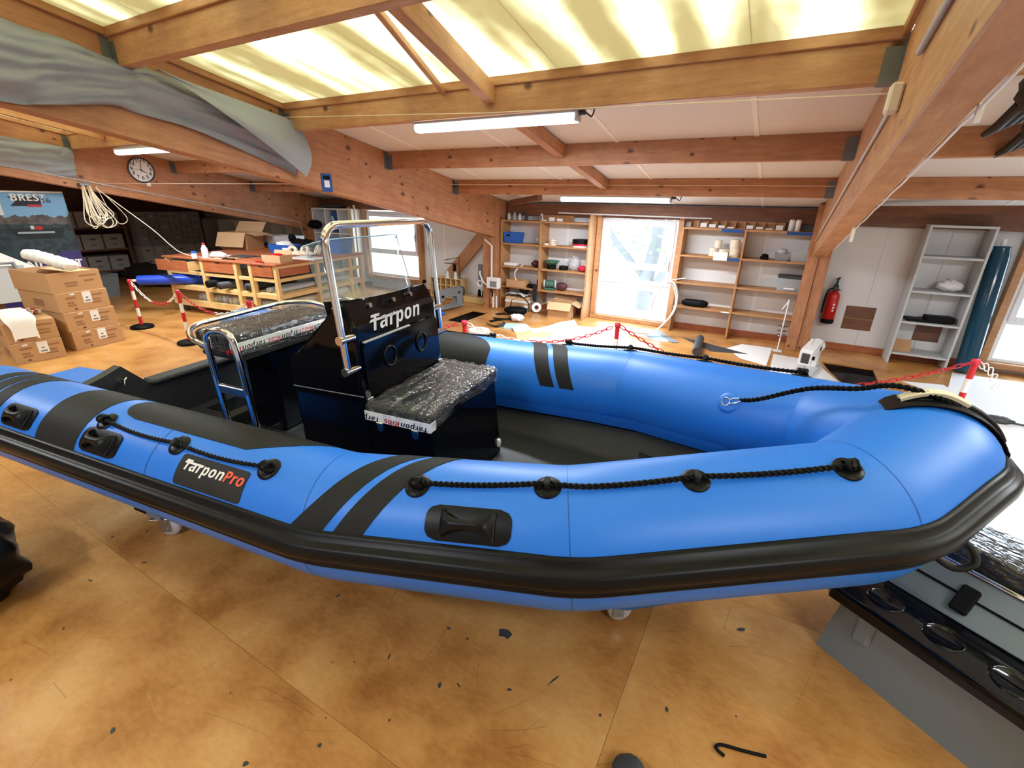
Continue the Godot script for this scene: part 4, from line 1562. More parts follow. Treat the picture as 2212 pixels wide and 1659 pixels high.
func open_tray(parent, called: String, s: Vector3, th: float, m: Material, taper := 0.0) -> MeshInstance3D:
	var st := nb()
	var b := Vector3(s.x - taper, 0, s.z - taper)
	flat(st)
	var q := func(k: float, y: float, i: float) -> Array:
		var hx := lerpf(b.x, s.x, k) * 0.5 - i; var hz := lerpf(b.z, s.z, k) * 0.5 - i
		return [Vector3(-hx, y, -hz), Vector3(hx, y, -hz), Vector3(hx, y, hz), Vector3(-hx, y, hz)]
	var o0: Array = q.call(0.0, 0.0, 0.0); var o1: Array = q.call(1.0, s.y, 0.0)
	var i1: Array = q.call(1.0, s.y, th); var i0: Array = q.call(0.0, th, th)
	for k in 4:
		var n := (k + 1) % 4
		quad(st, o0[k], o1[k], o1[n], o0[n])
		quad(st, o1[k], i1[k], i1[n], o1[n])
		quad(st, i1[k], i0[k], i0[n], i1[n])
	quad(st, o0[0], o0[1], o0[2], o0[3])
	quad(st, i0[3], i0[2], i0[1], i0[0])
	return obj(called, st, m, parent)

func build_shelf_goods() -> void:
	var ys := [1.3515, 1.0165, 0.6715, 0.3565]
	var st: SurfaceTool
	# top of the left unit: thread cones
	var cones := [[-3.80, 0.10, "white", "tall white thread cone at the left end of the shelf top"], [-3.70, 0.11, "lightgrey", "pale grey thread cone second from left on the shelf top"], [-3.61, 0.09, "white", "white thread cone third from left on the shelf top"], [-3.50, 0.12, "darkgrey", "dark grey thread cone among white ones on the shelf top"], [-3.24, 0.10, "white", "lone white thread cone in front of the grey board"]]
	for q in cones:
		st = nb(); cone_spool(st, q[1], 0.028)
		one("thread_cone", q[3], "spool", st, M[q[2]], Vector3(q[0], ys[0], -6.56), 0.0, "thread cones on the left shelf")
	st = nb(); bbox(st, Vector3(-3.44, 0, -6.69), Vector3(-2.9, 0.10, -6.67), 0.002)
	one("grey_board", "long pale grey board leaning at the back of the left shelf top", "board", st, M.lightgrey, Vector3(0, ys[0], 0))
	sorter(Vector3(-2.98, ys[0], -6.54), 0.5, 4, "four hole wooden sorter tray on the left shelf top")
	sorter(Vector3(-0.58, ys[0], -6.54), 1.05, 10, "long wooden sorter tray with white cards on the right shelf top")
	for i in 2:
		st = nb(); lathe(st, [Vector2(0, 0), Vector2(0.029, 0), Vector2(0.03, 0.11), Vector2(0.022, 0.125), Vector2(0, 0.125)], 16)
		one("white_spool", "%s of the two fat white spools on the right shelf top" % ["left", "right"][i], "spool", st, M.white, Vector3(0.01 + 0.065 * i, ys[0], -6.50), 0.0, "fat white spools")
	st = nb(); bbox(st, Vector3(0.0, 0, -6.69), Vector3(0.27, 0.10, -6.67), 0.002)
	one("grey_board", "short grey board at the right end of the right shelf top", "board", st, M.grey, Vector3(0, ys[0], 0))
	for q in [[-0.72, -0.47, 1.34, "blue tape strip on the top shelf edge near the divider"], [-0.02, 0.27, 1.34, "blue tape strip on the top shelf edge below the white spools"], [-0.72, -0.46, 1.005, "blue tape strip on the shelf edge below the white rolls"]]:
		st = nb(); bbox(st, Vector3(q[0], q[2] - 0.028, -6.418), Vector3(q[1], q[2] + 0.008, -6.414), 0.001)
		one("velcro_strip", q[3], "tape", st, M.velcro, Vector3.ZERO, 0.0, "blue strips on shelf edges")
	# second row
	var t := thing("storage_basket", "blue plastic basket with hand hole on the left shelf", "basket", Vector3(-3.70, ys[1], -6.54))
	open_tray(t, "body", Vector3(0.27, 0.155, 0.19), 0.006, M.blueplastic, 0.03)
	part_box(t, "hand_hole", Vector3(-0.08, 0.10, 0.0925), Vector3(-0.01, 0.122, 0.0955), M.black)
	st = nb(); blob(st, Vector3(0, 0.055, 0), Vector3(0.09, 0.11, 0.07), 2.5, 0.5, 3, 16, 10, 12.0)
	one("crumpled_paper", "crumpled pale grey paper beside the shelf divider", "paper", st, M.lightgrey, Vector3(-3.27, ys[1], -6.54))
	for q in [[-3.12, 0.0, 0.05, "flat white tape roll at the front left of the rolls"], [-3.02, 0.0, 0.055, "white tape roll under two others beside the black coil"], [-3.03, 0.03, 0.05, "white tape roll second from top of a small pile"], [-3.02, 0.06, 0.055, "topmost white tape roll of a small pile"]]:
		st = nb(); roll_tape(st, q[2], q[2] * 0.45, 0.026)
		one("tape_roll", q[3], "tape", st, M.cream, Vector3(q[0], ys[1] + q[1], -6.53), 0.0, "white tape rolls")
	for q in [[0.0, "white", 0.018, "flat white coil at the bottom of the black and red coils"], [0.019, "pinkred", 0.026, "flat red coil between the white and black coils"], [0.046, "black", 0.06, "thick flat black coil on top of the red coil"]]:
		st = nb(); roll_tape(st, 0.125, 0.03, q[2])
		one("webbing_coil", q[3], "coil", st, M[q[1]], Vector3(-2.58, ys[1] + q[0], -6.54), 0.0, "flat webbing coils")
	# third row
	st = nb(); bbox(st, Vector3(-0.11, 0, -0.07), Vector3(0.11, 0.045, 0.07), 0.008)
	one("white_book", "thick white pad lying on the left shelf below the blue basket", "book", st, M.white, Vector3(-3.72, ys[2], -6.52), 0.06)
	st = nb(); tube(st, spline([Vector3(0, 0.05, 0), Vector3(0.05, 0.02, 0.05), Vector3(-0.02, -0.06, 0.14), Vector3(-0.03, -0.16, 0.14), Vector3(0.0, -0.22, 0.13)], 6), 0.008, 7)
	one("hanging_string", "white cord dangling in front of the cardboard tray", "cord", st, M.white, Vector3(-3.56, ys[2], -6.55))
	st = nb(); blob(st, Vector3(0, 0.05, 0), Vector3(0.17, 0.12, 0.13), 1.2, 0.3, 8, 22, 16, 3.0)
	one("dark_cloth", "dark brown cloth heap against the shelf divider", "cloth", st, M.maroon, Vector3(-3.31, ys[2], -6.56))
	st = nb(); lathe(st, [Vector2(0, 0), Vector2(0.05, 0), Vector2(0.115, 0.05), Vector2(0.12, 0.062), Vector2(0.10, 0.055), Vector2(0, 0.045)], 24)
	one("green_dish", "wide green dish on black rolls on the middle shelf", "dish", st, M.green, Vector3(-3.03, ys[2] + 0.058, -6.54))
	for q in [[-3.03, "black tape roll carrying the green dish"], [-2.83, "black tape roll to the right of the green dish"]]:
		st = nb(); roll_tape(st, 0.07, 0.03, 0.058)
		one("tape_roll", q[1], "tape", st, M.black, Vector3(q[0], ys[2], -6.54), 0.0, "black tape rolls")
	st = nb(); blob(st, Vector3(0, 0.10, 0), Vector3(0.18, 0.2, 0.14), 2.2, 0.5, 12, 28, 20, 3.5)
	one("plastic_bag", "clear crumpled plastic bag on the middle shelf", "bag", st, M.bag, Vector3(-2.68, ys[2], -6.58))
	st = nb(); blob(st, Vector3(0, 0.04, 0), Vector3(0.15, 0.09, 0.12), 1.4, 0.6, 14, 26, 18, 3.5)
	one("red_packet", "crumpled red and pink packet at the right end of the middle shelf", "packet", st, M.pinkred, Vector3(-2.52, ys[2], -6.52))
	# fourth row
	t = thing("card_tray", "open cardboard tray with inner flap on the lower left shelf", "box", Vector3(-3.58, ys[3], -6.5), 0.04)
	open_tray(t, "body", Vector3(0.32, 0.11, 0.2), 0.006, M.card)
	part_box(t, "divider", Vector3(-0.004, 0.006, -0.094), Vector3(0.004, 0.10, 0.094), M.carddark)
	st = nb(); blob(st, Vector3(0, 0.035, 0), Vector3(0.16, 0.06, 0.1), 2.4, 0.4, 20, 16, 10, 12.0)
	one("black_pouch", "small black pouch beside the cardboard tray", "pouch", st, M.black, Vector3(-3.33, ys[3], -6.5))
	st = nb(); bbox(st, Vector3(-0.035, 0, -0.03), Vector3(0.035, 0.13, 0.03), 0.01); box(st, Vector3(0, -0.06, 0.15), Vector3(0.07, 0.26, 0.012), Basis(), 0.004)
	one("black_strap", "black strap hanging over the lower shelf edge at the divider", "strap", st, M.matblack, Vector3(-3.235, ys[3] + 0.003, -6.56))
	t = thing("bench_grinder", "green bench grinder on the lower shelf right of the divider", "grinder", Vector3(-3.03, ys[3], -6.52), 0.3)
	part_box(t, "foot", Vector3(-0.08, 0, -0.06), Vector3(0.08, 0.03, 0.06), M.green, 0.008)
	st = nb(); cyl(st, Vector3(-0.06, 0.09, 0), Vector3(0.06, 0.09, 0), 0.055, 16); obj("motor", st, M.green, t)
	for e in [-1, 1]:
		st = nb(); cyl(st, Vector3(e * 0.075, 0.09, 0), Vector3(e * 0.095, 0.09, 0), 0.06, 18); obj("wheel", st, M.lightgrey, t)
	st = nb(); blob(st, Vector3(0, 0.06, 0), Vector3(0.16, 0.12, 0.1), 2.4, 0.2, 23, 16, 10, 8.0)
	one("maroon_bag", "small maroon pouch behind the green grinder", "pouch", st, M.maroon, Vector3(-2.85, ys[3], -6.56))
	# under the left unit
	part_under()
	# right unit, second row: white rolls
	var wr := [[-0.78, 0.0, 0.055, 0.10, "white paper roll at the left end of the roll pile"], [-0.66, 0.0, 0.06, 0.09, "white paper roll in the middle of the pile base"], [-0.54, 0.0, 0.06, 0.11, "white paper roll of the pile beside the divider"], [-0.74, 0.101, 0.045, 0.09, "upper left white paper roll of the pile"], [-0.55, 0.111, 0.058, 0.10, "upper right white paper roll of the pile"]]
	for q in wr:
		st = nb(); roll_tape(st, q[2], 0.018, q[3])
		one("paper_roll", q[4], "roll", st, M.cream, Vector3(q[0], ys[1] + q[1], -6.53), 0.0, "pile of white rolls")
	st = nb(); bbox(st, Vector3(-0.1, 0, -0.06), Vector3(0.06, 0.10, -0.055), 0.001)
	one("paper_sheet", "loose white sheet hanging in front of the paper rolls", "paper", st, M.paper, Vector3(-0.66, ys[1] - 0.04, -6.352), 0.0)
	st = nb(); bbox(st, Vector3(-0.045, 0, -0.04), Vector3(0.045, 0.035, 0.04), 0.006); blob(st, Vector3(0, 0.045, 0), Vector3(0.07, 0.04, 0.05), 2.2, 0.4, 3, 12, 8, 20.0)
	one("black_box", "small black box on the right shelf", "box", st, M.black, Vector3(-0.2, ys[1], -6.52))
	t = thing("parts_bin", "light grey open parts bin with white cloth inside on the right shelf", "bin", Vector3(-0.02, ys[1], -6.52))
	open_tray(t, "body", Vector3(0.15, 0.085, 0.13), 0.005, M.grey, 0.02)
	st = nb(); blob(st, Vector3(0.0, 0.09, 0), Vector3(0.11, 0.09, 0.09), 2.2, 0.5, 5, 14, 10, 14.0); obj("cloth", st, M.lightgrey, t)
	t = thing("clear_bin", "clear plastic lidless bin at the right end of the right shelf", "bin", Vector3(0.165, ys[1], -6.52))
	open_tray(t, "body", Vector3(0.19, 0.12, 0.15), 0.004, M.clearbin, 0.02)
	t = thing("drawer_box", "clear plastic drawer box with grey lid on the right shelf", "box", Vector3(0.13, ys[2], -6.54))
	open_tray(t, "body", Vector3(0.27, 0.15, 0.22), 0.004, M.clearbin, 0.015)
	part_box(t, "lid", Vector3(-0.142, 0.151, -0.115), Vector3(0.142, 0.18, 0.115), M.darkgrey, 0.01)
	part_box(t, "handle", Vector3(-0.06, 0.025, 0.108), Vector3(0.06, 0.045, 0.125), M.white, 0.005)
	part_box(t, "contents", Vector3(-0.11, 0.006, -0.09), Vector3(0.11, 0.09, 0.08), M.grey, 0.02)
	st = nb(); blob(st, Vector3(0, 0.045, 0), Vector3(0.33, 0.09, 0.12), 3.0, 0.25, 31, 24, 12, 9.0)
	one("rolled_cloth", "rolled black cloth on the lowest right shelf", "cloth", st, M.black, Vector3(-0.90, ys[3], -6.52))
	st = nb(); bbox(st, Vector3(-0.56, ys[3] - 0.02, -6.418), Vector3(-0.46, ys[3] - 0.005, -6.414), 0.001)
	one("white_tag", "narrow white tag on the lowest shelf edge at the divider", "tag", st, M.white)

func sorter(at: Vector3, w: float, n: int, label: String) -> void:
	var t := thing("sorter_tray", label, "tray", at)
	part_box(t, "base", Vector3(-w / 2, 0, -0.05), Vector3(w / 2, 0.006, 0.05), M.shelfwood)
	part_box(t, "back", Vector3(-w / 2, 0.006, -0.05), Vector3(w / 2, 0.085, -0.042), M.shelfwood)
	for i in n + 1:
		var x := -w / 2 + w * i / n
		part_box(t, "partition", Vector3(clampf(x - 0.003, -w / 2, w / 2 - 0.006), 0.006, -0.042), Vector3(clampf(x + 0.003, -w / 2 + 0.006, w / 2), 0.08, 0.05), M.shelfwood, 0.0)
	for i in n:
		if (i * 7 + n) % 5 == 0: continue
		var x := -w / 2 + w * (i + 0.5) / n
		var h := 0.014 + 0.012 * ((i * 3) % 4)
		part_box(t, "card", Vector3(x - w / n * 0.36, 0.006, -0.02), Vector3(x + w / n * 0.36, 0.006 + h, 0.045), M.paper, 0.001)

func flap_carton(called: String, label: String, at: Vector3, turn: float, s: Vector3, m: Material, flaps: Array, group := "") -> Node3D:
	var t := thing(called, label, "box", at, turn, group)
	open_tray(t, "body", s, 0.006, m)
	for f in flaps: # [side index, angle out from upright, length]
		var st := nb()
		var an := deg_to_rad(f[1])
		var ln: float = f[2]
		var side: int = f[0]
		var wdt := s.x if side % 2 == 0 else s.z
		var half_d := s.z / 2 if side % 2 == 0 else s.x / 2
		var b := Basis(Vector3.UP, [0.0, PI / 2, PI, -PI / 2][side])
		var c0 := b * Vector3(0, s.y, half_d)
		var d := b * Vector3(0, cos(an), sin(an))
		var nrm := b * Vector3(0, sin(an), -cos(an))
		box(st, c0 + d * ln * 0.5, Vector3(wdt - 0.006, ln, 0.005), Basis(b.x, d, nrm), 0.0)
		obj("flap", st, M.cardlight, t)
	return t

func part_under() -> void:
	var t := thing("lidded_carton", "brown carton with white lid band under the left shelf", "box", Vector3(-3.52, 0, -6.46), 0.05)
	part_box(t, "body", Vector3(-0.2, 0, -0.12), Vector3(0.2, 0.13, 0.12), M.card, 0.003)
	part_box(t, "lid", Vector3(-0.205, 0.13, -0.125), Vector3(0.205, 0.16, 0.125), M.white, 0.004)
	part_box(t, "label", Vector3(0.13, 0.03, 0.1203), Vector3(0.19, 0.10, 0.1215), M.label, 0.0)
	var st := nb(); bbox(st, Vector3(-0.2, 0, -0.12), Vector3(0.18, 0.05, 0.12), 0.004)
	one("flat_carton", "shallow brown carton stacked on the white lidded carton", "box", st, M.cardlight, Vector3(-3.52, 0.1605, -6.47), 0.1)
	st = nb()
	var g := []
	for i in 9:
		var row := []
		for j in 9: row.append(Vector3(-0.2 + 0.05 * i, 0.008 + 0.04 * absf(sin(i * 0.9)) * (j / 8.0) + 0.012 * cos(j * 1.1 + i), -0.12 + 0.03 * j))
		g.append(row)
	sheet(st, g, 0.003)
	one("grey_cloth", "grey folded cloth on the shallow carton", "cloth", st, M.lightgrey, Vector3(-3.54, 0.226, -6.46))
	st = nb(); blob(st, Vector3(0, 0.05, 0), Vector3(0.18, 0.1, 0.13), 1.8, 0.3, 2, 18, 10, 8.0)
	one("cloth_hat", "black cloth cap on the grey cloth under the left shelf", "hat", st, M.black, Vector3(-3.46, 0.256, -6.5))
	st = nb(); roll_tape(st, 0.075, 0.035, 0.05)
	var o := one("tape_roll", "white tape roll standing on edge beside the carton under the shelf", "tape", st, M.white, Vector3(-3.19, 0.076, -6.42), 0.3, "white tape rolls")
	o.rotation.x = PI / 2 - 0.25
	t = flap_carton("open_carton", "open brown carton with spread flaps on the floor left of the window", Vector3(-2.74, 0, -6.36), 0.10, Vector3(0.36, 0.24, 0.26), M.card, [[0, 150.0, 0.12], [1, 115.0, 0.13], [2, 60.0, 0.12], [3, 120.0, 0.13]])
	part_box(t, "parcel_tape", Vector3(0.1805, 0.02, 0.02), Vector3(0.1815, 0.2, 0.07), M.cream, 0.0)

func build_right_corner() -> void:
	# tall pale shelf
	var t := thing("tall_shelf", "tall pale grey shelf unit with five levels by the right window", "shelf")
	for x in [1.245, 1.745]:
		part_box(t, "side_panel", Vector3(x - 0.011, 0, -6.69), Vector3(x + 0.011, 1.47, -6.40), M.lightgrey)
	for y in [1.458, 1.155, 0.80, 0.468, 0.117]:
		part_box(t, "shelf", Vector3(1.256, y - 0.012, -6.69), Vector3(1.734, y + 0.01, -6.405), M.lightgrey)
	part_box(t, "back_panel", Vector3(1.256, 0.13, -6.698), Vector3(1.486, 1.44, -6.692), M.wallwhite, 0.0)
	part_box(t, "back_panel", Vector3(1.494, 0.13, -6.698), Vector3(1.734, 1.44, -6.692), M.wallwhite, 0.0)
	part_box(t, "plinth", Vector3(1.256, 0, -6.69), Vector3(1.734, 0.10, -6.66), M.redply, 0.0)
	var st := nb(); blob(st, Vector3(0, 0.06, 0), Vector3(0.22, 0.12, 0.15), 1.7, 0.4, 41, 24, 14, 11.0)
	one("crumpled_bag", "crumpled white plastic bag on the tall grey shelf", "bag", st, M.paper, Vector3(1.58, 0.811, -6.54))
	st = nb(); bbox(st, Vector3(-0.21, 0, -0.1), Vector3(0.0, 0.025, 0.08), 0.004); box(st, Vector3(0.07, 0.035, 0), Vector3(0.24, 0.07, 0.14), Basis(Vector3.UP, 0.1), 0.006)
	one("black_binder", "black binder and folder lying on the tall grey shelf", "binder", st, M.black, Vector3(1.51, 0.479, -6.53), 0.05)
	st = nb(); bbox(st, Vector3(1.45, 0.23, -6.691), Vector3(1.68, 0.44, -6.683), 0.001)
	one("wood_board", "dark brown wooden board at the back of the tall grey shelf", "board", st, M.header)
	st = nb(); box(st, Vector3(0, 0.06, 0), Vector3(0.16, 0.008, 0.14), Basis(Vector3.RIGHT, 1.1), 0.001)
	one("card_piece", "leaning piece of brown card on the lowest level of the tall shelf", "card", st, M.card, Vector3(1.35, 0.129, -6.52), 0.1)
	# roll of teal film leaning at the window
	st = nb()
	var a := Vector3(1.90, 0.003, -6.40); var b := Vector3(1.865, 1.30, -6.55)
	var d := (b - a).normalized()
	tube(st, [a + Vector3(0, 0.02, 0), a + d * 0.06, a + d * 1.2, a + d * 1.26, a + d * 1.29], 0.075, 20, true, [0.082, 0.085, 0.08, 0.066, 0.07])
	var o := one("film_roll", "tall teal wrapped roll leaning between the tall shelf and the right window", "roll", st, M.tealglass)
	st = nb(); cyl(st, a + d * 1.29, a + d * 1.36, 0.02, 10); obj("core", st, M.white, o)
	# fire extinguisher
	t = thing("fire_extinguisher", "red fire extinguisher with black base hung on the right post", "extinguisher", Vector3(0.605, 0.32, -6.633))
	st = nb(); lathe(st, [Vector2(0, 0.03), Vector2(0.066, 0.03), Vector2(0.066, 0.30), Vector2(0.06, 0.345), Vector2(0.04, 0.375), Vector2(0.022, 0.39), Vector2(0.0, 0.39)], 22); obj("cylinder", st, M.redfire, t)
	st = nb(); lathe(st, [Vector2(0, 0), Vector2(0.062, 0), Vector2(0.0675, 0.01), Vector2(0.0675, 0.05), Vector2(0.066, 0.055)], 22); obj("base_ring", st, M.black, t)
	st = nb(); bbox(st, Vector3(-0.028, 0.388, -0.024), Vector3(0.028, 0.45, 0.028), 0.008); bar(st, Vector3(0.0, 0.455, 0.03), Vector3(0.0, 0.53, 0.0), 0.026, 0.02)
	obj("valve", st, M.darkgreen, t)
	st = nb(); bar(st, Vector3(-0.01, 0.45, -0.01), Vector3(0.015, 0.54, 0.0), 0.02, 0.014); obj("lever", st, M.black, t)
	st = nb(); tube(st, spline([Vector3(-0.02, 0.42, 0.02), Vector3(-0.07, 0.38, 0.03), Vector3(-0.082, 0.25, 0.03), Vector3(-0.08, 0.12, 0.03)], 5), 0.009, 7); obj("hose", st, M.black, t)
	st = nb(); cyl(st, Vector3(0.03, 0.40, 0.03), Vector3(0.045, 0.40, 0.045), 0.013, 12); obj("gauge", st, M.chrome, t)
	for i in 3: part_box(t, "print", Vector3(0.012, 0.15 + 0.035 * i, 0.0635), Vector3(0.03, 0.172 + 0.035 * i, 0.0655), M.white, 0.0)
	# board-covered hole in the wall
	t = thing("wall_patch", "brown board patch over a square hole in the right white wall", "panel", Vector3(0, 0, ZW))
	part_box(t, "backing", Vector3(0.765, 0.265, 0.0), Vector3(1.055, 0.54, 0.004), M.subfloor, 0.0)
	part_box(t, "board", Vector3(0.77, 0.41, 0.003), Vector3(1.05, 0.54, 0.012), M.header, 0.002)
	part_box(t, "board", Vector3(0.772, 0.27, 0.003), Vector3(1.045, 0.385, 0.008), M.header, 0.002)
	# electric wiring on the right rafter
	st = nb()
	var zz := func(z: float, dy: float, x: float) -> Vector3: return Vector3(x, roof(z) - dy, z)
	tube(st, [zz.call(-0.4, 0.28, 0.268), zz.call(-2.35, 0.29, 0.268)], 0.011, 8)
	tube(st, [zz.call(-2.66, 0.33, 0.27), zz.call(-6.2, 0.42, 0.27)], 0.008, 8)
	o = one("conduit", "grey conduit running down the left face of the right rafter", "conduit", st, M.lightgrey)
	part_box(o, "junction_box", zz.call(-2.63, 0.39, 0.235), zz.call(-2.55, 0.30, 0.278) , M.cream, 0.008)
	st = nb()
	var pts := []
	for i in 30:
		var z := -0.9 - 0.16 * i
		pts.append(zz.call(z, 0.572 + 0.004 * sin(i * 2.1), 0.414))
	tube(st, pts, 0.005, 6)
	o = one("white_cable", "thin white cable stapled along the lower edge of the right rafter", "cable", st, M.white)
	part_box(o, "cable_tie", zz.call(-2.05, 0.61, 0.41), zz.call(-2.03, 0.56, 0.425), M.white, 0.0)
	# yellow tag hanging from the rafter
	st = nb(); bbox(st, Vector3(-0.012, -0.1, -0.001), Vector3(0.012, 0, 0.001))
	one("yellow_tag", "small yellow tape tag hanging below the right rafter", "tag", st, M.cream, zz.call(-4.25, 0.572, 0.40), 0.4)
	# dark gloves hanging on the right
	for q in [[Vector3(0.82, 2.10, -3.0), 0.3, 1], [Vector3(1.06, 2.06, -3.72), -0.2, 2]]:
		st = nb()
		var c: Vector3 = q[0]
		blob(st, c, Vector3(0.16, 0.2, 0.5), 2.5, 0.2, q[2], 20, 12, 5.0)
		for i in 4: tube(st, [c + Vector3(-0.04 + 0.03 * i, -0.05, -0.15), c + Vector3(-0.06 + 0.035 * i, -0.12 + 0.015 * i, -0.30), c + Vector3(-0.07 + 0.035 * i, -0.14 + 0.02 * i, -0.42)], 0.02, 8, true, [0.025, 0.022, 0.016])
		tube(st, [c + Vector3(0, 0.05, 0.1), Vector3(c.x, roof(c.z + 0.1) + 0.005, c.z + 0.1)], 0.008, 6)
		one("black_glove", ["nearer", "farther"][q[2] - 1] + " big black glove hanging under the roof at the right edge", "glove", st, M.matblack, Vector3.ZERO, 0.0, "black gloves under the roof")

func poly_sheet(called: String, label: String, cat: String, pts: Array, y: float, th: float, m: Material, group := "") -> MeshInstance3D:
	var st := nb()
	prism(st, PackedVector2Array(pts), 0.0, th, Transform3D(Basis(Vector3.RIGHT, Vector3.BACK, Vector3.UP), Vector3(0, y, 0)))
	return one(called, label, cat, st, m, Vector3.ZERO, 0.0, group)

func build_floor_things() -> void:
	var st: SurfaceTool
	var V := func(a: float, b: float) -> Vector2: return Vector2(a, b)
	# right sewing place
	poly_sheet("machine_table", "white machine table top set flush in the floor by the right well", "table", [V.call(0.12, -6.02), V.call(0.56, -5.98), V.call(0.62, -5.66), V.call(0.72, -5.33), V.call(0.84, -5.1), V.call(1.04, -5.0), V.call(1.02, -4.86), V.call(0.10, -4.95)], 0.0005, 0.006, M.white)
	sewing_machine(Vector3(0.44, 0.0065, -5.52), 1.35, M.white, M.lightgrey, "white sewing machine on the floor in front of the right post")
	poly_sheet("pattern_sheet", "pentagon shaped pale paper pattern lying left of the white sewing machine", "paper", [V.call(-0.38, -5.98), V.call(-0.24, -6.28), V.call(0.10, -6.30), V.call(0.07, -5.50), V.call(-0.20, -5.63)], 0.0005, 0.002, M.paper)
	# thread stand with three discs
	var t := thing("thread_stand", "white pole thread stand with three chrome discs by the right post", "stand", Vector3(0.155, 0, -6.2))
	st = nb(); cyl(st, Vector3(0, 0.0, 0), Vector3(0, 0.62, 0), 0.007, 8); obj("pole", st, M.white, t)
	for y in [0.19, 0.24, 0.29]:
		st = nb(); lathe(st, [Vector2(0.008, 0), Vector2(0.05, 0.006), Vector2(0.052, 0.01), Vector2(0.008, 0.006)], 20, Transform3D(Basis(), Vector3(0, y, 0))); obj("disc", st, M.chrome, t)
	st = nb(); bar(st, Vector3(0, 0.6, 0), Vector3(-0.05, 0.5, 0), 0.008, 0.012); obj("hook", st, M.white, t)
	part_box(t, "foot", Vector3(-0.05, 0, -0.05), Vector3(0.05, 0.008, 0.05), M.white)
	# black roll and sheet of fabric
	t = thing("fabric_roll", "small dark grey fabric roll with loose sheet on the floor by the right shelf", "roll", Vector3(-0.63, 0, -5.75))
	st = nb(); cyl(st, Vector3(-0.02, 0.05, 0.3), Vector3(-0.08, 0.05, -0.32), 0.048, 16); obj("roll", st, M.darkgrey, t)
	st = nb(); prism(st, PackedVector2Array([V.call(-0.3, -0.42), V.call(-0.05, -0.35), V.call(0.5, -0.1), V.call(0.1, 0.02)]), 0.0, 0.003, Transform3D(Basis(Vector3.RIGHT, Vector3.BACK, Vector3.UP), Vector3(0, 0.001, 0))); obj("sheet", st, M.darkgrey, t)
	# blue papers and the looped white hose at the window
	poly_sheet("blue_sheet", "long pale blue paper sheet on the floor in front of the window", "paper", [V.call(-1.60, -6.28), V.call(-1.45, -6.38), V.call(-1.02, -5.98), V.call(-1.06, -5.85), V.call(-1.2, -5.83)], 0.0005, 0.003, M.bluepaper)
	poly_sheet("grey_strip", "dark grey strip lying beside the pale blue paper sheet", "strip", [V.call(-1.36, -6.33), V.call(-1.28, -6.35), V.call(-0.92, -5.9), V.call(-1.0, -5.84)], 0.004, 0.003, M.grey)
	t = thing("looped_trim", "white rubber trim looped up in front of the right window jamb", "trim", Vector3(-1.3, 0, -6.15))
	for q in [[0.0, 0.02, 0.0], [0.05, 0.06, 0.05]]:
		st = nb()
		var g := []
		var base := [Vector3(-0.32, 0.03, 0.12), Vector3(-0.12, 0.03, 0.16), Vector3(0.02, 0.06, 0.12), Vector3(0.20, 0.30, 0.04), Vector3(0.22, 0.52, 0.0), Vector3(0.14, 0.68, -0.02), Vector3(0.02, 0.66, -0.03), Vector3(-0.07, 0.48, -0.02), Vector3(-0.1, 0.32, 0.0)]
		for p in spline(base, 6):
			var k: Vector3 = p + Vector3(q[0] * 0.5, q[2] * 0.4, q[1])
			g.append([k + Vector3(0, 0, -0.028), k + Vector3(0.008, 0.006, 0), k + Vector3(0, 0, 0.028)])
		sheet(st, g, 0.010)
		obj("strip", st, M.white, t)
	st = nb(); bar(st, Vector3(-1.22, 0.70, -6.3), Vector3(-1.05, 0.73, -6.40), 0.012, 0.01)
	one("white_stick", "thin white stick poking from the shelf above the looped trim", "stick", st, M.white)
	# big white board left of it
	poly_sheet("white_board", "large white board lying on the floor below the middle window", "board", [V.call(-2.46, -5.94), V.call(-1.72, -6.10), V.call(-1.3, -5.2), V.call(-1.5, -4.5), V.call(-2.4, -4.7)], 0.0005, 0.006, M.white)
	poly_sheet("pink_board", "flat pinkish board left of the large white board", "board", [V.call(-2.95, -5.3), V.call(-2.5, -5.8), V.call(-2.44, -5.6), V.call(-2.38, -5.05), V.call(-2.7, -4.9)], 0.0005, 0.004, M.cardlight)
	# canvas strip, packets, bags and straps
	st = nb()
	var g2 := []
	var line := spline([Vector3(-2.98, 0.03, -5.28), Vector3(-2.85, 0.07, -5.42), Vector3(-2.74, 0.03, -5.40), Vector3(-2.62, 0.04, -5.52), Vector3(-2.48, 0.09, -5.75), Vector3(-2.35, 0.10, -5.95)], 6)
	for i in line.size():
		var p: Vector3 = line[i]
		var w := 0.09 + 0.02 * sin(i * 0.7)
		g2.append([Vector3(p.x - w * 0.6, 0.006, p.z - w * 0.6), Vector3(p.x - 0.02, p.y * 0.8, p.z - 0.02), Vector3(p.x + w * 0.4, 0.3 * p.y + 0.02, p.z + w * 0.5), Vector3(p.x + w * 0.9, 0.004, p.z + w)])
	sheet(st, g2, 0.003)
	one("canvas_strip", "long curling cream canvas strip on the floor under the left shelf", "cloth", st, M.cream)
	st = nb(); prism(st, PackedVector2Array([V.call(-0.16, -0.12), V.call(0.14, -0.15), V.call(0.17, 0.1), V.call(-0.13, 0.14)]), 0, 0.02, Transform3D(Basis(Vector3.RIGHT, Vector3.BACK, Vector3.UP), Vector3.ZERO))
	one("clear_packet", "flat silvery packet lying at the start of the canvas strip", "packet", st, M.bluepaper, Vector3(-3.02, 0.001, -5.42), 0.3)
	st = nb(); blob(st, Vector3(0, 0.05, 0), Vector3(0.2, 0.1, 0.16), 2.0, 0.5, 51, 20, 12, 9.0)
	one("white_packet", "small crumpled white packet behind the silvery packet", "packet", st, M.paper, Vector3(-3.17, 0.001, -5.75))
	t = thing("black_bag", "black shoulder bag with looped strap on the floor below the left shelf", "bag", Vector3(-3.42, 0, -6.15), 0.2)
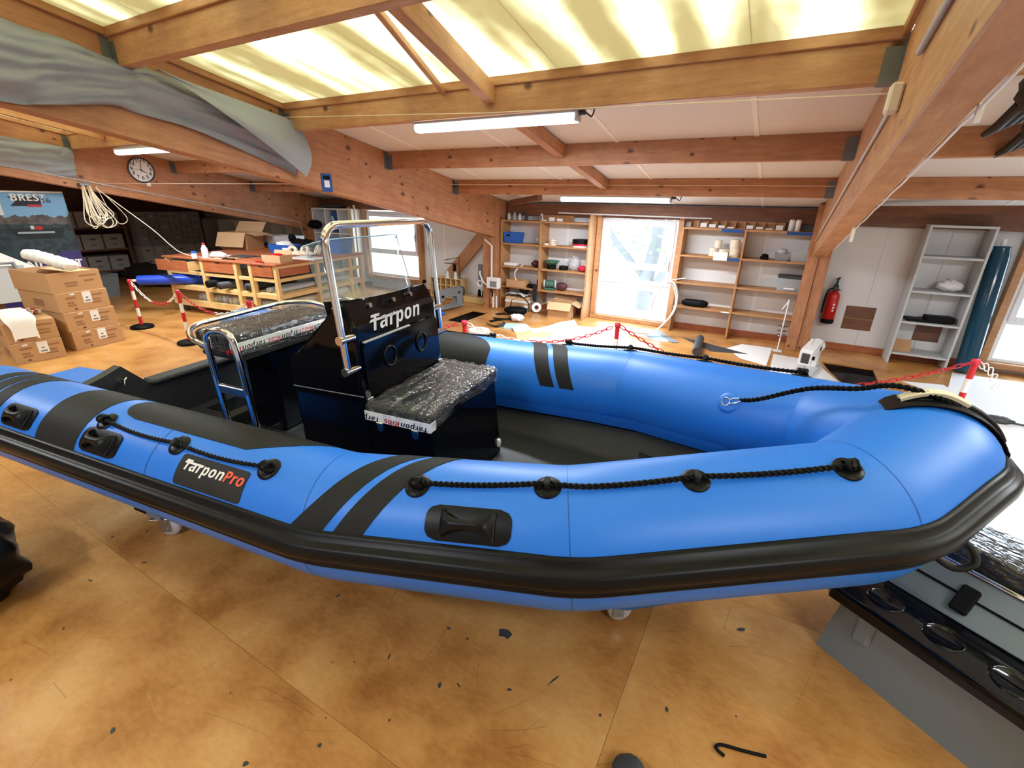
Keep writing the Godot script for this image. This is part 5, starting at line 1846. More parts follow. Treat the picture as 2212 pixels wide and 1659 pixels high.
	st = nb(); blob(st, Vector3(0, 0.055, 0), Vector3(0.36, 0.11, 0.2), 2.6, 0.2, 52, 26, 12, 6.0); obj("body", st, M.black, t)
	st = nb()
	var g3 := []
	for p in spline([Vector3(-0.1, 0.08, -0.05), Vector3(-0.08, 0.2, -0.08), Vector3(0.06, 0.24, -0.1), Vector3(0.18, 0.16, -0.07), Vector3(0.2, 0.05, 0.0)], 6): g3.append([p + Vector3(0, 0, -0.02), p + Vector3(0, 0, 0.02)])
	sheet(st, g3, 0.004); obj("strap", st, M.black, t)
	for q in [[[Vector3(-3.62, 0.015, -5.9), Vector3(-3.45, 0.03, -5.95), Vector3(-3.3, 0.02, -5.85), Vector3(-3.32, 0.015, -5.7), Vector3(-3.5, 0.02, -5.62)], "black webbing strap lying in front of the black bag"], [[Vector3(-3.45, 0.015, -5.45), Vector3(-3.3, 0.05, -5.5), Vector3(-3.18, 0.04, -5.4), Vector3(-3.22, 0.015, -5.25), Vector3(-3.4, 0.02, -5.3)], "dark looped strap next to the white ring on the floor"]]:
		st = nb()
		var g := []
		for p in spline(q[0], 7): g.append([p + Vector3(-0.012, 0.018, 0.012), p + Vector3(0.012, -0.012, -0.012)])
		sheet(st, g, 0.004)
		one("webbing_strap", q[1], "strap", st, M.matblack, Vector3.ZERO, 0.0, "black straps on the floor")
	st = nb(); roll_tape(st, 0.14, 0.06, 0.03)
	one("white_ring", "flat white ring of tape on the floor behind the far stanchion", "tape", st, M.white, Vector3(-3.3, 0.0, -4.95))
	poly_sheet("pale_scrap", "narrow cream scrap in front of the pinkish board", "scrap", [V.call(-2.62, -5.0), V.call(-2.5, -5.15), V.call(-2.2, -4.9), V.call(-2.3, -4.78)], 0.005, 0.003, M.cream)
	poly_sheet("white_pattern", "white paper pattern with dark spots on the bright floor by the right window", "paper", [V.call(1.28, -5.72), V.call(1.62, -5.82), V.call(1.72, -5.5), V.call(1.58, -5.38)], 0.0005, 0.002, M.paper)
	poly_sheet("floor_sheet", "very large white sheet spread on the floor right of the bow", "sheet", [V.call(1.80, -6.35), V.call(1.50, -5.2), V.call(1.22, -4.0), V.call(0.98, -2.5), V.call(1.35, -1.7), V.call(3.6, -1.7), V.call(3.6, -6.35)], 0.0025, 0.0015, M.paper)
	st = nb(); blob(st, Vector3(0, 0.03, 0), Vector3(0.22, 0.06, 0.1), 1.6, 0.3, 61, 18, 10, 8.0); tube(st, [Vector3(0.08, 0.02, 0), Vector3(0.25, 0.03, 0.02), Vector3(0.4, 0.02, 0.0)], 0.008, 6)
	one("dark_tool", "small dark tool on the bright floor right of the bow", "tool", st, M.darkgrey, Vector3(1.78, 0, -4.93), -0.1)
	# left sewing place, grey machine with pigeonhole rack behind
	sewing_machine(Vector3(-4.46, 0.03, -5.85), 1.45, M.grey, M.grey, "grey industrial sewing machine by the left well")
	t = thing("pigeonhole_rack", "low wooden pigeonhole rack behind the grey sewing machine", "rack", Vector3(-5.0, 0, -6.55))
	for y in [0.02, 0.13, 0.24, 0.36]: part_box(t, "shelf", Vector3(-0.33, y - 0.006, -0.09), Vector3(0.33, y + 0.006, 0.09), M.pine, 0.0)
	for i in 7: part_box(t, "partition", Vector3(-0.33 + 0.11 * i - 0.006, 0.026, -0.09), Vector3(-0.33 + 0.11 * i + 0.006, 0.354, 0.09), M.pine, 0.0)
	t = thing("thread_hanger", "dark metal thread hanger with two white cones above the rack", "stand", Vector3(-4.72, 0.366, -6.5))
	st = nb(); tube(st, [Vector3(0, 0, 0), Vector3(0, 0.36, 0), Vector3(-0.27, 0.30, 0.05)], 0.008, 6); tube(st, [Vector3(-0.02, 0.25, 0), Vector3(-0.28, 0.25, 0.05)], 0.006, 6); obj("frame", st, M.darkgrey, t)
	for q in [[-0.07, "white"], [-0.24, "white"], [-0.09, "black"]]:
		st = nb(); cone_spool(st, 0.12, 0.035)
		var o := obj("thread_cone", st, M[q[1]], t)
		o.position = Vector3(q[0], 0.0 if q[1] == "white" else 0.13, 0.02)
	st = nb(); bbox(st, Vector3(-4.62, 0.0, -6.66), Vector3(-4.16, 0.10, -6.45), 0.003)
	one("wood_ledge", "low wooden ledge behind the grey sewing machine", "ledge", st, M.pine)
	for i in 2:
		st = nb(); cone_spool(st, 0.12, 0.035)
		one("thread_cone", ["left", "right"][i] + " black thread cone on the low ledge beside the post", "spool", st, M.black, Vector3(-4.36 + 0.09 * i, 0.10, -6.56), 0.0, "black cones on the ledge")
	st = nb(); bbox(st, Vector3(-4.47, 0.28, -6.699), Vector3(-4.22, 0.62, -6.693)); bbox(st, Vector3(-4.44, 0.34, -6.693), Vector3(-4.25, 0.46, -6.688))
	one("wall_notice", "grey picture sheet on the white wall beside the brace", "notice", st, M.grey)
	st = nb(); blob(st, Vector3(0, 0.03, 0), Vector3(0.2, 0.06, 0.08), 2.4, 0.2, 8, 16, 8, 6.0)
	one("blue_cloth", "small blue cloth in front of the grey sewing machine", "cloth", st, M.blueplastic, Vector3(-4.33, 0.0, -5.42), 0.3)
	# electric box with cable on the post
	t = thing("switch_box", "white electric box with cable ducts on the left post", "switch box", Vector3(-3.93, 0, -6.27))
	part_box(t, "body", Vector3(-0.06, 0.33, -0.015), Vector3(0.16, 0.50, 0.07), M.white, 0.01)
	part_box(t, "cover", Vector3(0.01, 0.36, 0.07), Vector3(0.13, 0.45, 0.078), M.grey, 0.004)
	part_box(t, "cable_duct", Vector3(-0.01, 0.5, 0.0), Vector3(0.015, 0.98, 0.018), M.white, 0.003)
	part_box(t, "cable_duct", Vector3(0.02, 0.02, 0.0), Vector3(0.045, 0.24, 0.018), M.white, 0.003)
	part_box(t, "cable_duct", Vector3(0.085, 0.02, 0.0), Vector3(0.105, 0.21, 0.018), M.white, 0.003)
	st = nb(); tube(st, [Vector3(-0.005, 0.98, 0.012), Vector3(-0.12, 1.06, 0.012)], 0.011, 6); obj("cable_duct", st, M.white, t)
	st = nb(); tube(st, spline([Vector3(-0.05, 0.38, 0.02), Vector3(-0.12, 0.40, 0.04), Vector3(-0.2, 0.52, 0.03), Vector3(-0.21, 0.58, 0.02)], 5), 0.012, 7); obj("flex", st, M.white, t)
	st = nb(); tube(st, spline([Vector3(0.0, 0.33, 0.02), Vector3(0.03, 0.24, 0.03), Vector3(0.03, 0.2, 0.02)], 4), 0.012, 7); obj("flex", st, M.black, t)
	st = nb()
	var ring := []
	for i in 17: ring.append(Vector3(-0.17 + 0.045 * cos(TAU * i / 16), 0.38 + 0.045 * sin(TAU * i / 16), 0.03))
	tube(st, ring, 0.012, 7, false)
	one("tape_ring", "white tape ring hung left of the electric box", "tape", st, M.white, Vector3(-3.97, 0, -6.28))

func sewing_machine(at: Vector3, turn: float, m: Material, m2: Material, label: String) -> void:
	var t := thing("sewing_machine", label, "sewing machine", at, turn)
	part_box(t, "bed", Vector3(-0.26, 0, -0.09), Vector3(0.26, 0.03, 0.09), m2, 0.006)
	var st := nb()
	prism(st, PackedVector2Array([Vector2(0.13, 0.03), Vector2(0.25, 0.03), Vector2(0.26, 0.27), Vector2(0.22, 0.30), Vector2(-0.2, 0.28), Vector2(-0.25, 0.26), Vector2(-0.26, 0.13), Vector2(-0.17, 0.13), Vector2(-0.15, 0.18), Vector2(0.10, 0.17), Vector2(0.13, 0.14)]), -0.055, 0.055)
	obj("arm", st, m, t)
	st = nb(); lathe(st, [Vector2(0, -0.02), Vector2(0.07, -0.02), Vector2(0.075, -0.012), Vector2(0.075, 0.012), Vector2(0.07, 0.02), Vector2(0, 0.02)], 22, Transform3D(Basis(Vector3.BACK, -PI / 2), Vector3(0.285, 0.22, 0))); obj("hand_wheel", st, M.darkgrey if m == M.grey else m, t)
	st = nb(); cyl(st, Vector3(-0.215, 0.035, 0), Vector3(-0.215, 0.13, 0), 0.006, 8); cyl(st, Vector3(-0.235, 0.05, 0.02), Vector3(-0.235, 0.13, 0.02), 0.007, 8); obj("needle_bar", st, M.chrome, t)
	st = nb(); cyl(st, Vector3(-0.2, 0.2, 0.055), Vector3(-0.2, 0.2, 0.075), 0.02, 12); obj("tension_dial", st, M.black, t)
	st = nb(); bbox(st, Vector3(-0.262, 0.15, -0.03), Vector3(-0.258, 0.25, 0.04), 0.0); obj("plate", st, M.darkgrey, t)
	st = nb(); bbox(st, Vector3(0.14, 0.2, 0.056), Vector3(0.2, 0.24, 0.06), 0.0); obj("plate", st, M.darkgrey, t)
	st = nb(); cyl(st, Vector3(-0.05, 0.28, 0), Vector3(-0.05, 0.33, 0), 0.004, 6); cyl(st, Vector3(0.03, 0.285, 0), Vector3(0.03, 0.34, 0), 0.004, 6); obj("thread_pin", st, M.chrome, t)

func link_mesh() -> ArrayMesh:
	var st := nb()
	var pts := []
	for i in 13:
		var a := TAU * i / 12
		pts.append(Vector3(cos(a) * 0.0125 + (0.0165 if cos(a) > 0.01 else (-0.0165 if cos(a) < -0.01 else 0.0)), sin(a) * 0.0125, 0))
	tube(st, pts, 0.0042, 5, false)
	return mesh_of(st)

func build_barrier() -> void:
	var posts := [[Vector3(-7.02, 0, -2.70), "red and white stanchion nearest the cartons"], [Vector3(-5.80, 0, -2.65), "red and white stanchion in front of the workbench corner"], [Vector3(-4.64, 0, -2.74), "red and white stanchion peeping over the far stern tube"], [Vector3(-2.34, 0, -3.28), "red topped stanchion behind the console and far tube"], [Vector3(-1.165, 0, -3.98), "red and white stanchion in front of the middle window"], [Vector3(1.343, 0, -4.38), "red and white stanchion behind the bow at the right"]]
	var H := 0.62
	for q in posts:
		var t := thing("stanchion", q[1], "barrier post", q[0], 0.0, "red and white barrier posts")
		var st := nb()
		lathe(st, [Vector2(0, 0), Vector2(0.125, 0), Vector2(0.13, 0.012), Vector2(0.125, 0.03), Vector2(0.09, 0.042), Vector2(0.03, 0.046), Vector2(0, 0.046)], 28); obj("base", st, M.black, t)
		var n := 5
		for i in n:
			var y0 := 0.046 + (H - 0.086) * i / n; var y1 := 0.046 + (H - 0.086) * (i + 1) / n
			st = nb(); cyl(st, Vector3(0, y0, 0), Vector3(0, y1, 0), 0.02, 14); obj("band", st, M.red if i % 2 == 0 else M.white, t)
		st = nb(); lathe(st, [Vector2(0, H - 0.04), Vector2(0.026, H - 0.04), Vector2(0.026, H - 0.008), Vector2(0.02, H), Vector2(0, H)], 14); obj("cap", st, M.pinkred, t)
	var lm := link_mesh()
	var chains := [[0, 1, 0.20, [0.42, 0.75], ["white", "red", "white"], "white and red chain between the two stanchions at the left"], [1, 2, 0.17, [0.5, 2.0], ["red", "white", "red"], "red and white chain in front of the workbench"], [2, 3, 0.18, [0.2, 2.0], ["red", "red", "red"], "red chain passing behind the console"], [3, 4, 0.16, [0.45, 2.0], ["white", "red", "red"], "white then red chain below the left shelf"], [4, 5, 0.36, [0.04, 2.0], ["red", "red", "red"], "long red chain running behind the bow"]]
	for q in chains:
		var a: Vector3 = posts[q[0]][0] + Vector3(0, H - 0.03, 0); var b: Vector3 = posts[q[1]][0] + Vector3(0, H - 0.03, 0)
		var d := (b - a); d.y = 0; d = d.normalized()
		a += d * 0.026; b -= d * 0.026
		var t := thing("barrier_chain", q[5], "chain", Vector3.ZERO, 0.0, "barrier chains")
		var pts := []
		for i in 41:
			var k := i / 40.0
			pts.append(a.lerp(b, k) + Vector3(0, -q[2] * 4.0 * k * (1.0 - k), 0))
		var f := resample(pts, 0.004)
		var acc := 0.0; var last: Vector3 = f[0]; var idx := 0
		var n_all := 0
		for i in range(1, f.size()):
			acc += (f[i] as Vector3).distance_to(f[i - 1])
			if acc >= 0.047:
				acc = 0.0
				var x: Vector3 = (f[i] - last).normalized()
				var y: Vector3 = Vector3.UP if idx % 2 == 0 else x.cross(Vector3.UP).normalized()
				var z: Vector3 = x.cross(y).normalized(); y = z.cross(x)
				var s := float(i) / f.size()
				var col: String = q[4][0] if s < q[3][0] else (q[4][1] if s < q[3][1] else q[4][2])
				shared("link", lm, M[col], t, Transform3D(Basis(x, y, z), (f[i] + last) * 0.5))
				last = f[i]; idx += 1
	# white chain end hanging from the right stanchion
	var t := thing("chain_end", "short white chain end hanging from the stanchion behind the bow", "chain", Vector3.ZERO, 0.0)
	for i in 5:
		shared("link", lm, M.white, t, Transform3D(Basis(Vector3.FORWARD, 0.9 + 0.25 * i), posts[5][0] + Vector3(0.035 + 0.03 * i, H - 0.04 - 0.014 * i * i * 0.6, 0.0)))

func build_table() -> void:
	# workbench; local x runs along the front to the left end, z to the back
	var ang := -PI + 0.15
	var b := Basis(Vector3(-0.989, 0, 0.149), Vector3.UP, Vector3(-0.149, 0, -0.989))
	var t := thing("workbench", "large pine framed workbench with reddish top, drawers and fabric rolls", "workbench", Vector3(-5.64, 0, -3.76))
	t.basis = b
	var L := 2.08; var D := 1.75; var H := 0.80
	beam("top", t, Vector3(-0.03, H - 0.011, D * 0.5), Vector3(L + 0.03, H - 0.011, D * 0.5), D + 0.04, 0.022, M.redply)
	# legs and rails
	for q in [[0.03, 0.03], [0.72, 0.03], [1.35, 0.03], [L - 0.03, 0.03], [0.03, 0.75], [0.03, 1.45], [L - 0.03, D - 0.03], [0.03, D - 0.03], [0.45, 0.03]]:
		beam("leg", t, Vector3(q[0], 0.12, q[1]), Vector3(q[0], H - 0.022, q[1]), 0.07 if q[0] > 0.1 else 0.05, 0.06, M.pine, Vector3.RIGHT)
	for q in [[0.15, 0.09], [0.37, 0.06], [0.585, 0.045]]:
		beam("rail", t, Vector3(0.06, q[0], 0.03), Vector3(L - 0.06, q[0], 0.03), 0.045, q[1], M.pine)
		beam("rail", t, Vector3(0.03, q[0], 0.06), Vector3(0.03, q[0], D - 0.06), 0.045, q[1], M.pine)
	beam("rail", t, Vector3(0.03, 0.755, 0.0), Vector3(0.03, 0.755, D), 0.04, 0.04, M.pine)
	beam("shelf", t, Vector3(0.06, 0.40, D * 0.5), Vector3(L - 0.05, 0.40, D * 0.5), D - 0.1, 0.018, M.pine)
	beam("shelf", t, Vector3(0.06, 0.14, D * 0.5), Vector3(L - 0.05, 0.14, D * 0.5), D - 0.1, 0.018, M.pine)
	for q in [[0.06, 0.42, 0.0], [0.74, 1.32, 0.0], [1.42, 2.02, -0.16]]:
		var st := nb()
		prism(st, PackedVector2Array([Vector2(q[0], 0.63), Vector2(q[1], 0.63), Vector2(q[1], 0.775), Vector2((q[0] + q[1]) * 0.5 + 0.05, 0.775), Vector2((q[0] + q[1]) * 0.5 + 0.04, 0.75), Vector2((q[0] + q[1]) * 0.5 - 0.04, 0.75), Vector2((q[0] + q[1]) * 0.5 - 0.05, 0.775), Vector2(q[0], 0.775)]), q[2] - 0.006, q[2] + 0.01)
		var dr := obj("drawer", st, M.redply, t)
		if q[2] < 0: part_box(dr, "drawer_side", Vector3(q[0], 0.64, q[2] + 0.01), Vector3(q[0] + 0.015, 0.76, 0.3), M.pine)
	for q in [[0.1, 0.1], [L - 0.1, 0.1], [0.1, D - 0.1], [L - 0.1, D - 0.1]]: caster(t, Vector3(q[0], 0, q[1]), 0.3, M.darkgrey, M.darkgrey)
	# side panels at the end
	part_box(t, "end_panel", Vector3(0.02, 0.63, 0.08), Vector3(0.03, 0.735, 0.60), M.redply)
	# rolls of fabric stored on its two shelves
	var W := func(v: Vector3) -> Vector3: return t.transform * v
	var rolls := [["white plastic tube roll at the front right of the bench shelf", Vector3(0.10, 0.44, 0.10), Vector3(0.12, 0.45, 1.4), 0.03, "lightgrey"], ["second white plastic tube roll on the bench shelf", Vector3(0.17, 0.44, 0.08), Vector3(0.19, 0.45, 1.4), 0.03, "lightgrey"], ["third white plastic tube roll on the bench shelf", Vector3(0.25, 0.445, 0.06), Vector3(0.30, 0.45, 1.3), 0.034, "lightgrey"], ["grey fabric roll lying over the white tube rolls", Vector3(0.2, 0.525, 0.5), Vector3(0.14, 0.525, 1.5), 0.04, "grey"],
		["dark fabric roll on the bench shelf beside the leg", Vector3(0.55, 0.47, 0.0), Vector3(0.56, 0.47, 1.2), 0.055, "darkgrey"], ["dark grey roll with yellow band on the bench shelf", Vector3(0.95, 0.47, -0.10), Vector3(0.85, 0.47, 1.0), 0.05, "darkgrey"], ["black fabric roll with pale core on the bench shelf", Vector3(1.2, 0.47, -0.08), Vector3(1.12, 0.47, 1.0), 0.052, "black"], ["blue plastic roll sticking out of the left end of the workbench", Vector3(1.34, 0.49, 0.34), Vector3(2.30, 0.47, -0.28), 0.07, "bluepvc"]]
	for i in 8:
		rolls.append([["cream", "pale grey"][i % 2] + " fabric roll, %s from the right on the lowest bench shelf" % ["first", "second", "third", "fourth", "fifth", "sixth", "seventh", "eighth"][i], Vector3(0.18 + 0.2 * i, 0.215 + 0.01 * (i % 2), 0.07), Vector3(0.2 + 0.2 * i, 0.215, 1.5), 0.062, ["cream", "lightgrey"][i % 2]])
	for r in rolls:
		var st := nb()
		var p0: Vector3 = W.call(r[1]); var p1: Vector3 = W.call(r[2])
		# hollow end
		var R: float = r[3]
		var d := (p1 - p0).normalized()
		tube(st, [p0 + d * 0.02, p0, p0, p1], R, 16, true, [R * 0.45, R * 0.5, R, R])
		one("fabric_roll", r[0], "roll", st, M[r[4]], Vector3.ZERO, 0.0, "fabric rolls in the workbench")
	var sb := nb(); cyl(sb, W.call(Vector3(2.30, 0.47, -0.28)), W.call(Vector3(2.41, 0.465, -0.35)), 0.02, 12)
	one("roll_core", "pale core tube poking out of the blue plastic roll", "tube", sb, M.cream)
	# goods on top
	var y := H + 0.0005
	var at := func(x: float, z: float, up := 0.0) -> Vector3: return Vector3(x, y + up, z)
	var st := nb()
	lathe(st, [Vector2(0, 0), Vector2(0.038, 0), Vector2(0.04, 0.01), Vector2(0.04, 0.13), Vector2(0.022, 0.165), Vector2(0.018, 0.18), Vector2(0, 0.18)], 16)
	var o := one("spray_bottle", "white plastic bottle with red cap at the left of the bench", "bottle", st, M.white, at.call(-6.93, -3.62))
	st = nb(); lathe(st, [Vector2(0, 0.18), Vector2(0.02, 0.18), Vector2(0.018, 0.205), Vector2(0, 0.205)], 12); obj("cap", st, M.red, o)
	st = nb(); cyl(st, Vector3.ZERO, Vector3(0, 0.07, 0), 0.034, 16)
	o = one("glue_tin", "small tin with blue top in front of the white bottle", "tin", st, M.white, at.call(-7.02, -3.52))
	st = nb(); cyl(st, Vector3(0, 0.07, 0), Vector3(0, 0.095, 0), 0.035, 16); obj("lid", st, M.blueplastic, o)
	flap_carton("open_carton", "large open carton with hanging flap at the back of the bench", at.call(-7.9, -4.75), 0.25, Vector3(0.55, 0.26, 0.36), M.card, [[0, 155.0, 0.24], [1, 100.0, 0.2], [2, 40.0, 0.2]])
	var c := flap_carton("small_carton", "small open carton standing near the front corner of the bench", at.call(-5.86, -3.96), 0.2, Vector3(0.30, 0.095, 0.22), M.cardlight, [[2, 20.0, 0.05]])
	st = nb(); blob(st, Vector3(0, 0.07, 0), Vector3(0.2, 0.08, 0.14), 2.0, 0.5, 4, 16, 8, 12.0); obj("contents", st, M.redfire, c)
	c = thing("grey_bin", "grey translucent storage bin behind the open carton on the bench", "bin", at.call(-7.45, -5.25), 0.2)
	open_tray(c, "body", Vector3(0.5, 0.2, 0.34), 0.005, M.lightgrey, 0.04)
	c = thing("blue_tray", "blue plastic parts tray with paper on the bench", "tray", at.call(-6.75, -4.72), 0.2)
	open_tray(c, "body", Vector3(0.42, 0.13, 0.25), 0.006, M.blueplastic, 0.05)
	st = nb(); blob(st, Vector3(0, 0.12, 0), Vector3(0.3, 0.12, 0.18), 1.8, 0.6, 9, 22, 12, 10.0); obj("papers", st, M.paper, c)
	part_box(c, "label", Vector3(0.06, 0.03, 0.108), Vector3(0.17, 0.09, 0.119), M.label, 0.0)
	c = thing("blue_crate", "blue lidded plastic crate at the right end of the bench", "crate", at.call(-6.20, -5.25), 0.15)
	open_tray(c, "body", Vector3(0.4, 0.2, 0.3), 0.006, M.blueplastic, 0.05)
	part_box(c, "lid", Vector3(-0.21, 0.2, -0.16), Vector3(0.21, 0.225, 0.16), M.blueplastic, 0.008)
	st = nb(); blob(st, Vector3(0, 0.09, 0), Vector3(0.62, 0.18, 0.26), 2.6, 0.3, 15, 26, 14, 5.0); blob(st, Vector3(-0.2, 0.2, 0.05), Vector3(0.14, 0.1, 0.1), 2.2, 0.4, 16, 14, 8, 8.0)
	one("black_bag", "black cloth bag heaped at the back of the bench", "bag", st, M.black, at.call(-6.82, -5.12))
	for q in [[Vector3(-6.42, 0.05, -4.62), 0.5, "white tape roll leaning at the left of the tape heap"], [Vector3(-6.25, 0.06, -4.72), 0.2, "white tape roll in the middle of the tape heap"], [Vector3(-6.06, 0.07, -4.8), -0.4, "white tape roll at the right of the tape heap"]]:
		st = nb(); roll_tape(st, 0.075, 0.035, 0.05)
		o = one("tape_roll", q[2], "tape", st, M.cream, q[0] + Vector3(0, y, 0), q[1], "white tape rolls")
		o.rotation.x = 1.1
	st = nb(); blob(st, Vector3(0, 0.03, 0), Vector3(0.42, 0.07, 0.2), 2.0, 0.5, 21, 24, 10, 8.0)
	one("white_cloth", "crumpled white cloth under the tape heap on the bench", "cloth", st, M.cream, at.call(-6.24, -4.66), 0.2)
	st = nb(); bbox(st, Vector3(-0.22, 0, -0.13), Vector3(0.22, 0.018, 0.13), 0.004)
	one("white_tile", "white flat slab lying on the bench beside the small carton", "slab", st, M.white, at.call(-5.86, -4.42), 0.2)
	st = nb(); roll_tape(st, 0.045, 0.03, 0.03); box(st, Vector3(0, 0.02, 0.0), Vector3(0.03, 0.06, 0.03), Basis(), 0.004)
	one("tape_dispenser", "black and white tape holder on the white panel", "tape", st, M.lightgrey, at.call(-5.84, -4.42, 0.0185))
	for q in [[-7.05, -3.86, 0.34, 0.2, 0.3, "paper", "white paper sheet stack at the left of the bench"], [-6.75, -4.05, 0.36, 0.22, 0.1, "darkgrey", "dark folder on the bench behind the papers"], [-6.4, -4.25, 0.4, 0.24, -0.1, "darkgrey", "dark flat sheet in the middle of the bench"], [-6.62, -3.78, 0.24, 0.1, 0.4, "card", "strip of brown card near the bench front"]]:
		st = nb(); box(st, Vector3(0, 0.006, 0), Vector3(q[2], 0.012, q[3]), Basis(), 0.002)
		one("bench_sheet", q[6], "sheet", st, M[q[5]], at.call(q[0], q[1]), q[4])
	for q in [[-6.55, -3.72, 0.3, "black pliers near the bench front"], [-5.95, -3.78, -0.2, "red handled scissors at the corner of the bench"]]:
		st = nb()
		tube(st, [Vector3(-0.09, 0.012, -0.03), Vector3(-0.02, 0.012, -0.004), Vector3(0.09, 0.012, 0.0)], 0.009, 6)
		tube(st, [Vector3(-0.09, 0.012, 0.03), Vector3(-0.02, 0.013, 0.004), Vector3(0.08, 0.012, 0.006)], 0.009, 6)
		one("hand_tool", q[3], "tool", st, M.redfire if q[2] < 0 else M.black, at.call(q[0], q[1]), q[2])
	st = nb(); blob(st, Vector3(0, 0.04, 0), Vector3(0.3, 0.09, 0.16), 1.9, 0.5, 30, 20, 10, 9.0)
	one("crumpled_paper", "crumpled white paper behind the tin on the bench", "paper", st, M.paper, at.call(-6.85, -3.74), 0.1)

func printed_carton(called: String, label: String, at: Vector3, turn: float, s: Vector3, group: String, tag_label: bool, seed_: int) -> Node3D:
	var t := thing(called, label, "box", at, turn, group)
	var st := nb(); box(st, Vector3(0, s.y / 2, 0), s, Basis(), 0.004); obj("body", st, M.card, t)
	var rg := RandomNumberGenerator.new(); rg.seed = seed_
	# local +z is the face towards the camera, -x the long left side
	for q in [[-0.12, 0.66, 0.10, 0.022], [-0.13, 0.42, 0.07, 0.02], [-0.12, 0.28, 0.08, 0.02], [0.12, 0.7, 0.16, 0.018], [0.12, 0.45, 0.09, 0.018], [0.12, 0.3, 0.1, 0.018]]:
		part_box(t, "print", Vector3(q[0] * s.x * 2.0 - q[2] / 2 * 0.9, s.y * q[1], s.z / 2 + 0.0003), Vector3(q[0] * s.x * 2.0 + q[2] / 2 * 0.9, s.y * q[1] + q[3], s.z / 2 + 0.001), M.ink, 0.0)
	st = nb(); prism(st, PackedVector2Array([Vector2(-0.02, 0), Vector2(0.02, 0), Vector2(0.0, 0.018)]), 0.0, 0.001, Transform3D(Basis(), Vector3(-0.09, s.y * 0.1, s.z / 2 + 0.0003))); obj("print", st, M.maroon, t)
	part_box(t, "print", Vector3(-s.x / 2 - 0.001, s.y * 0.25, -0.1), Vector3(-s.x / 2 - 0.0003, s.y * 0.62, 0.1), M.ink, 0.0)
	if tag_label:
		var lb := part_box(t, "label", Vector3(-0.005, s.y * 0.38, s.z / 2 + 0.001), Vector3(0.075, s.y * 0.95, s.z / 2 + 0.002), M.label, 0.0)
		part_box(lb, "barcode", Vector3(0.01, s.y * 0.44, s.z / 2 + 0.002), Vector3(0.06, s.y * 0.52, s.z / 2 + 0.0026), M.grey, 0.0)
		part_box(lb, "barcode", Vector3(0.022, s.y * 0.62, s.z / 2 + 0.002), Vector3(0.045, s.y * 0.67, s.z / 2 + 0.0026), M.darkgrey, 0.0)
	part_box(t, "label", Vector3(-0.11, s.y * 0.85, s.z / 2 + 0.001), Vector3(-0.07, s.y * 0.93, s.z / 2 + 0.002), M.label, 0.0)
	return t

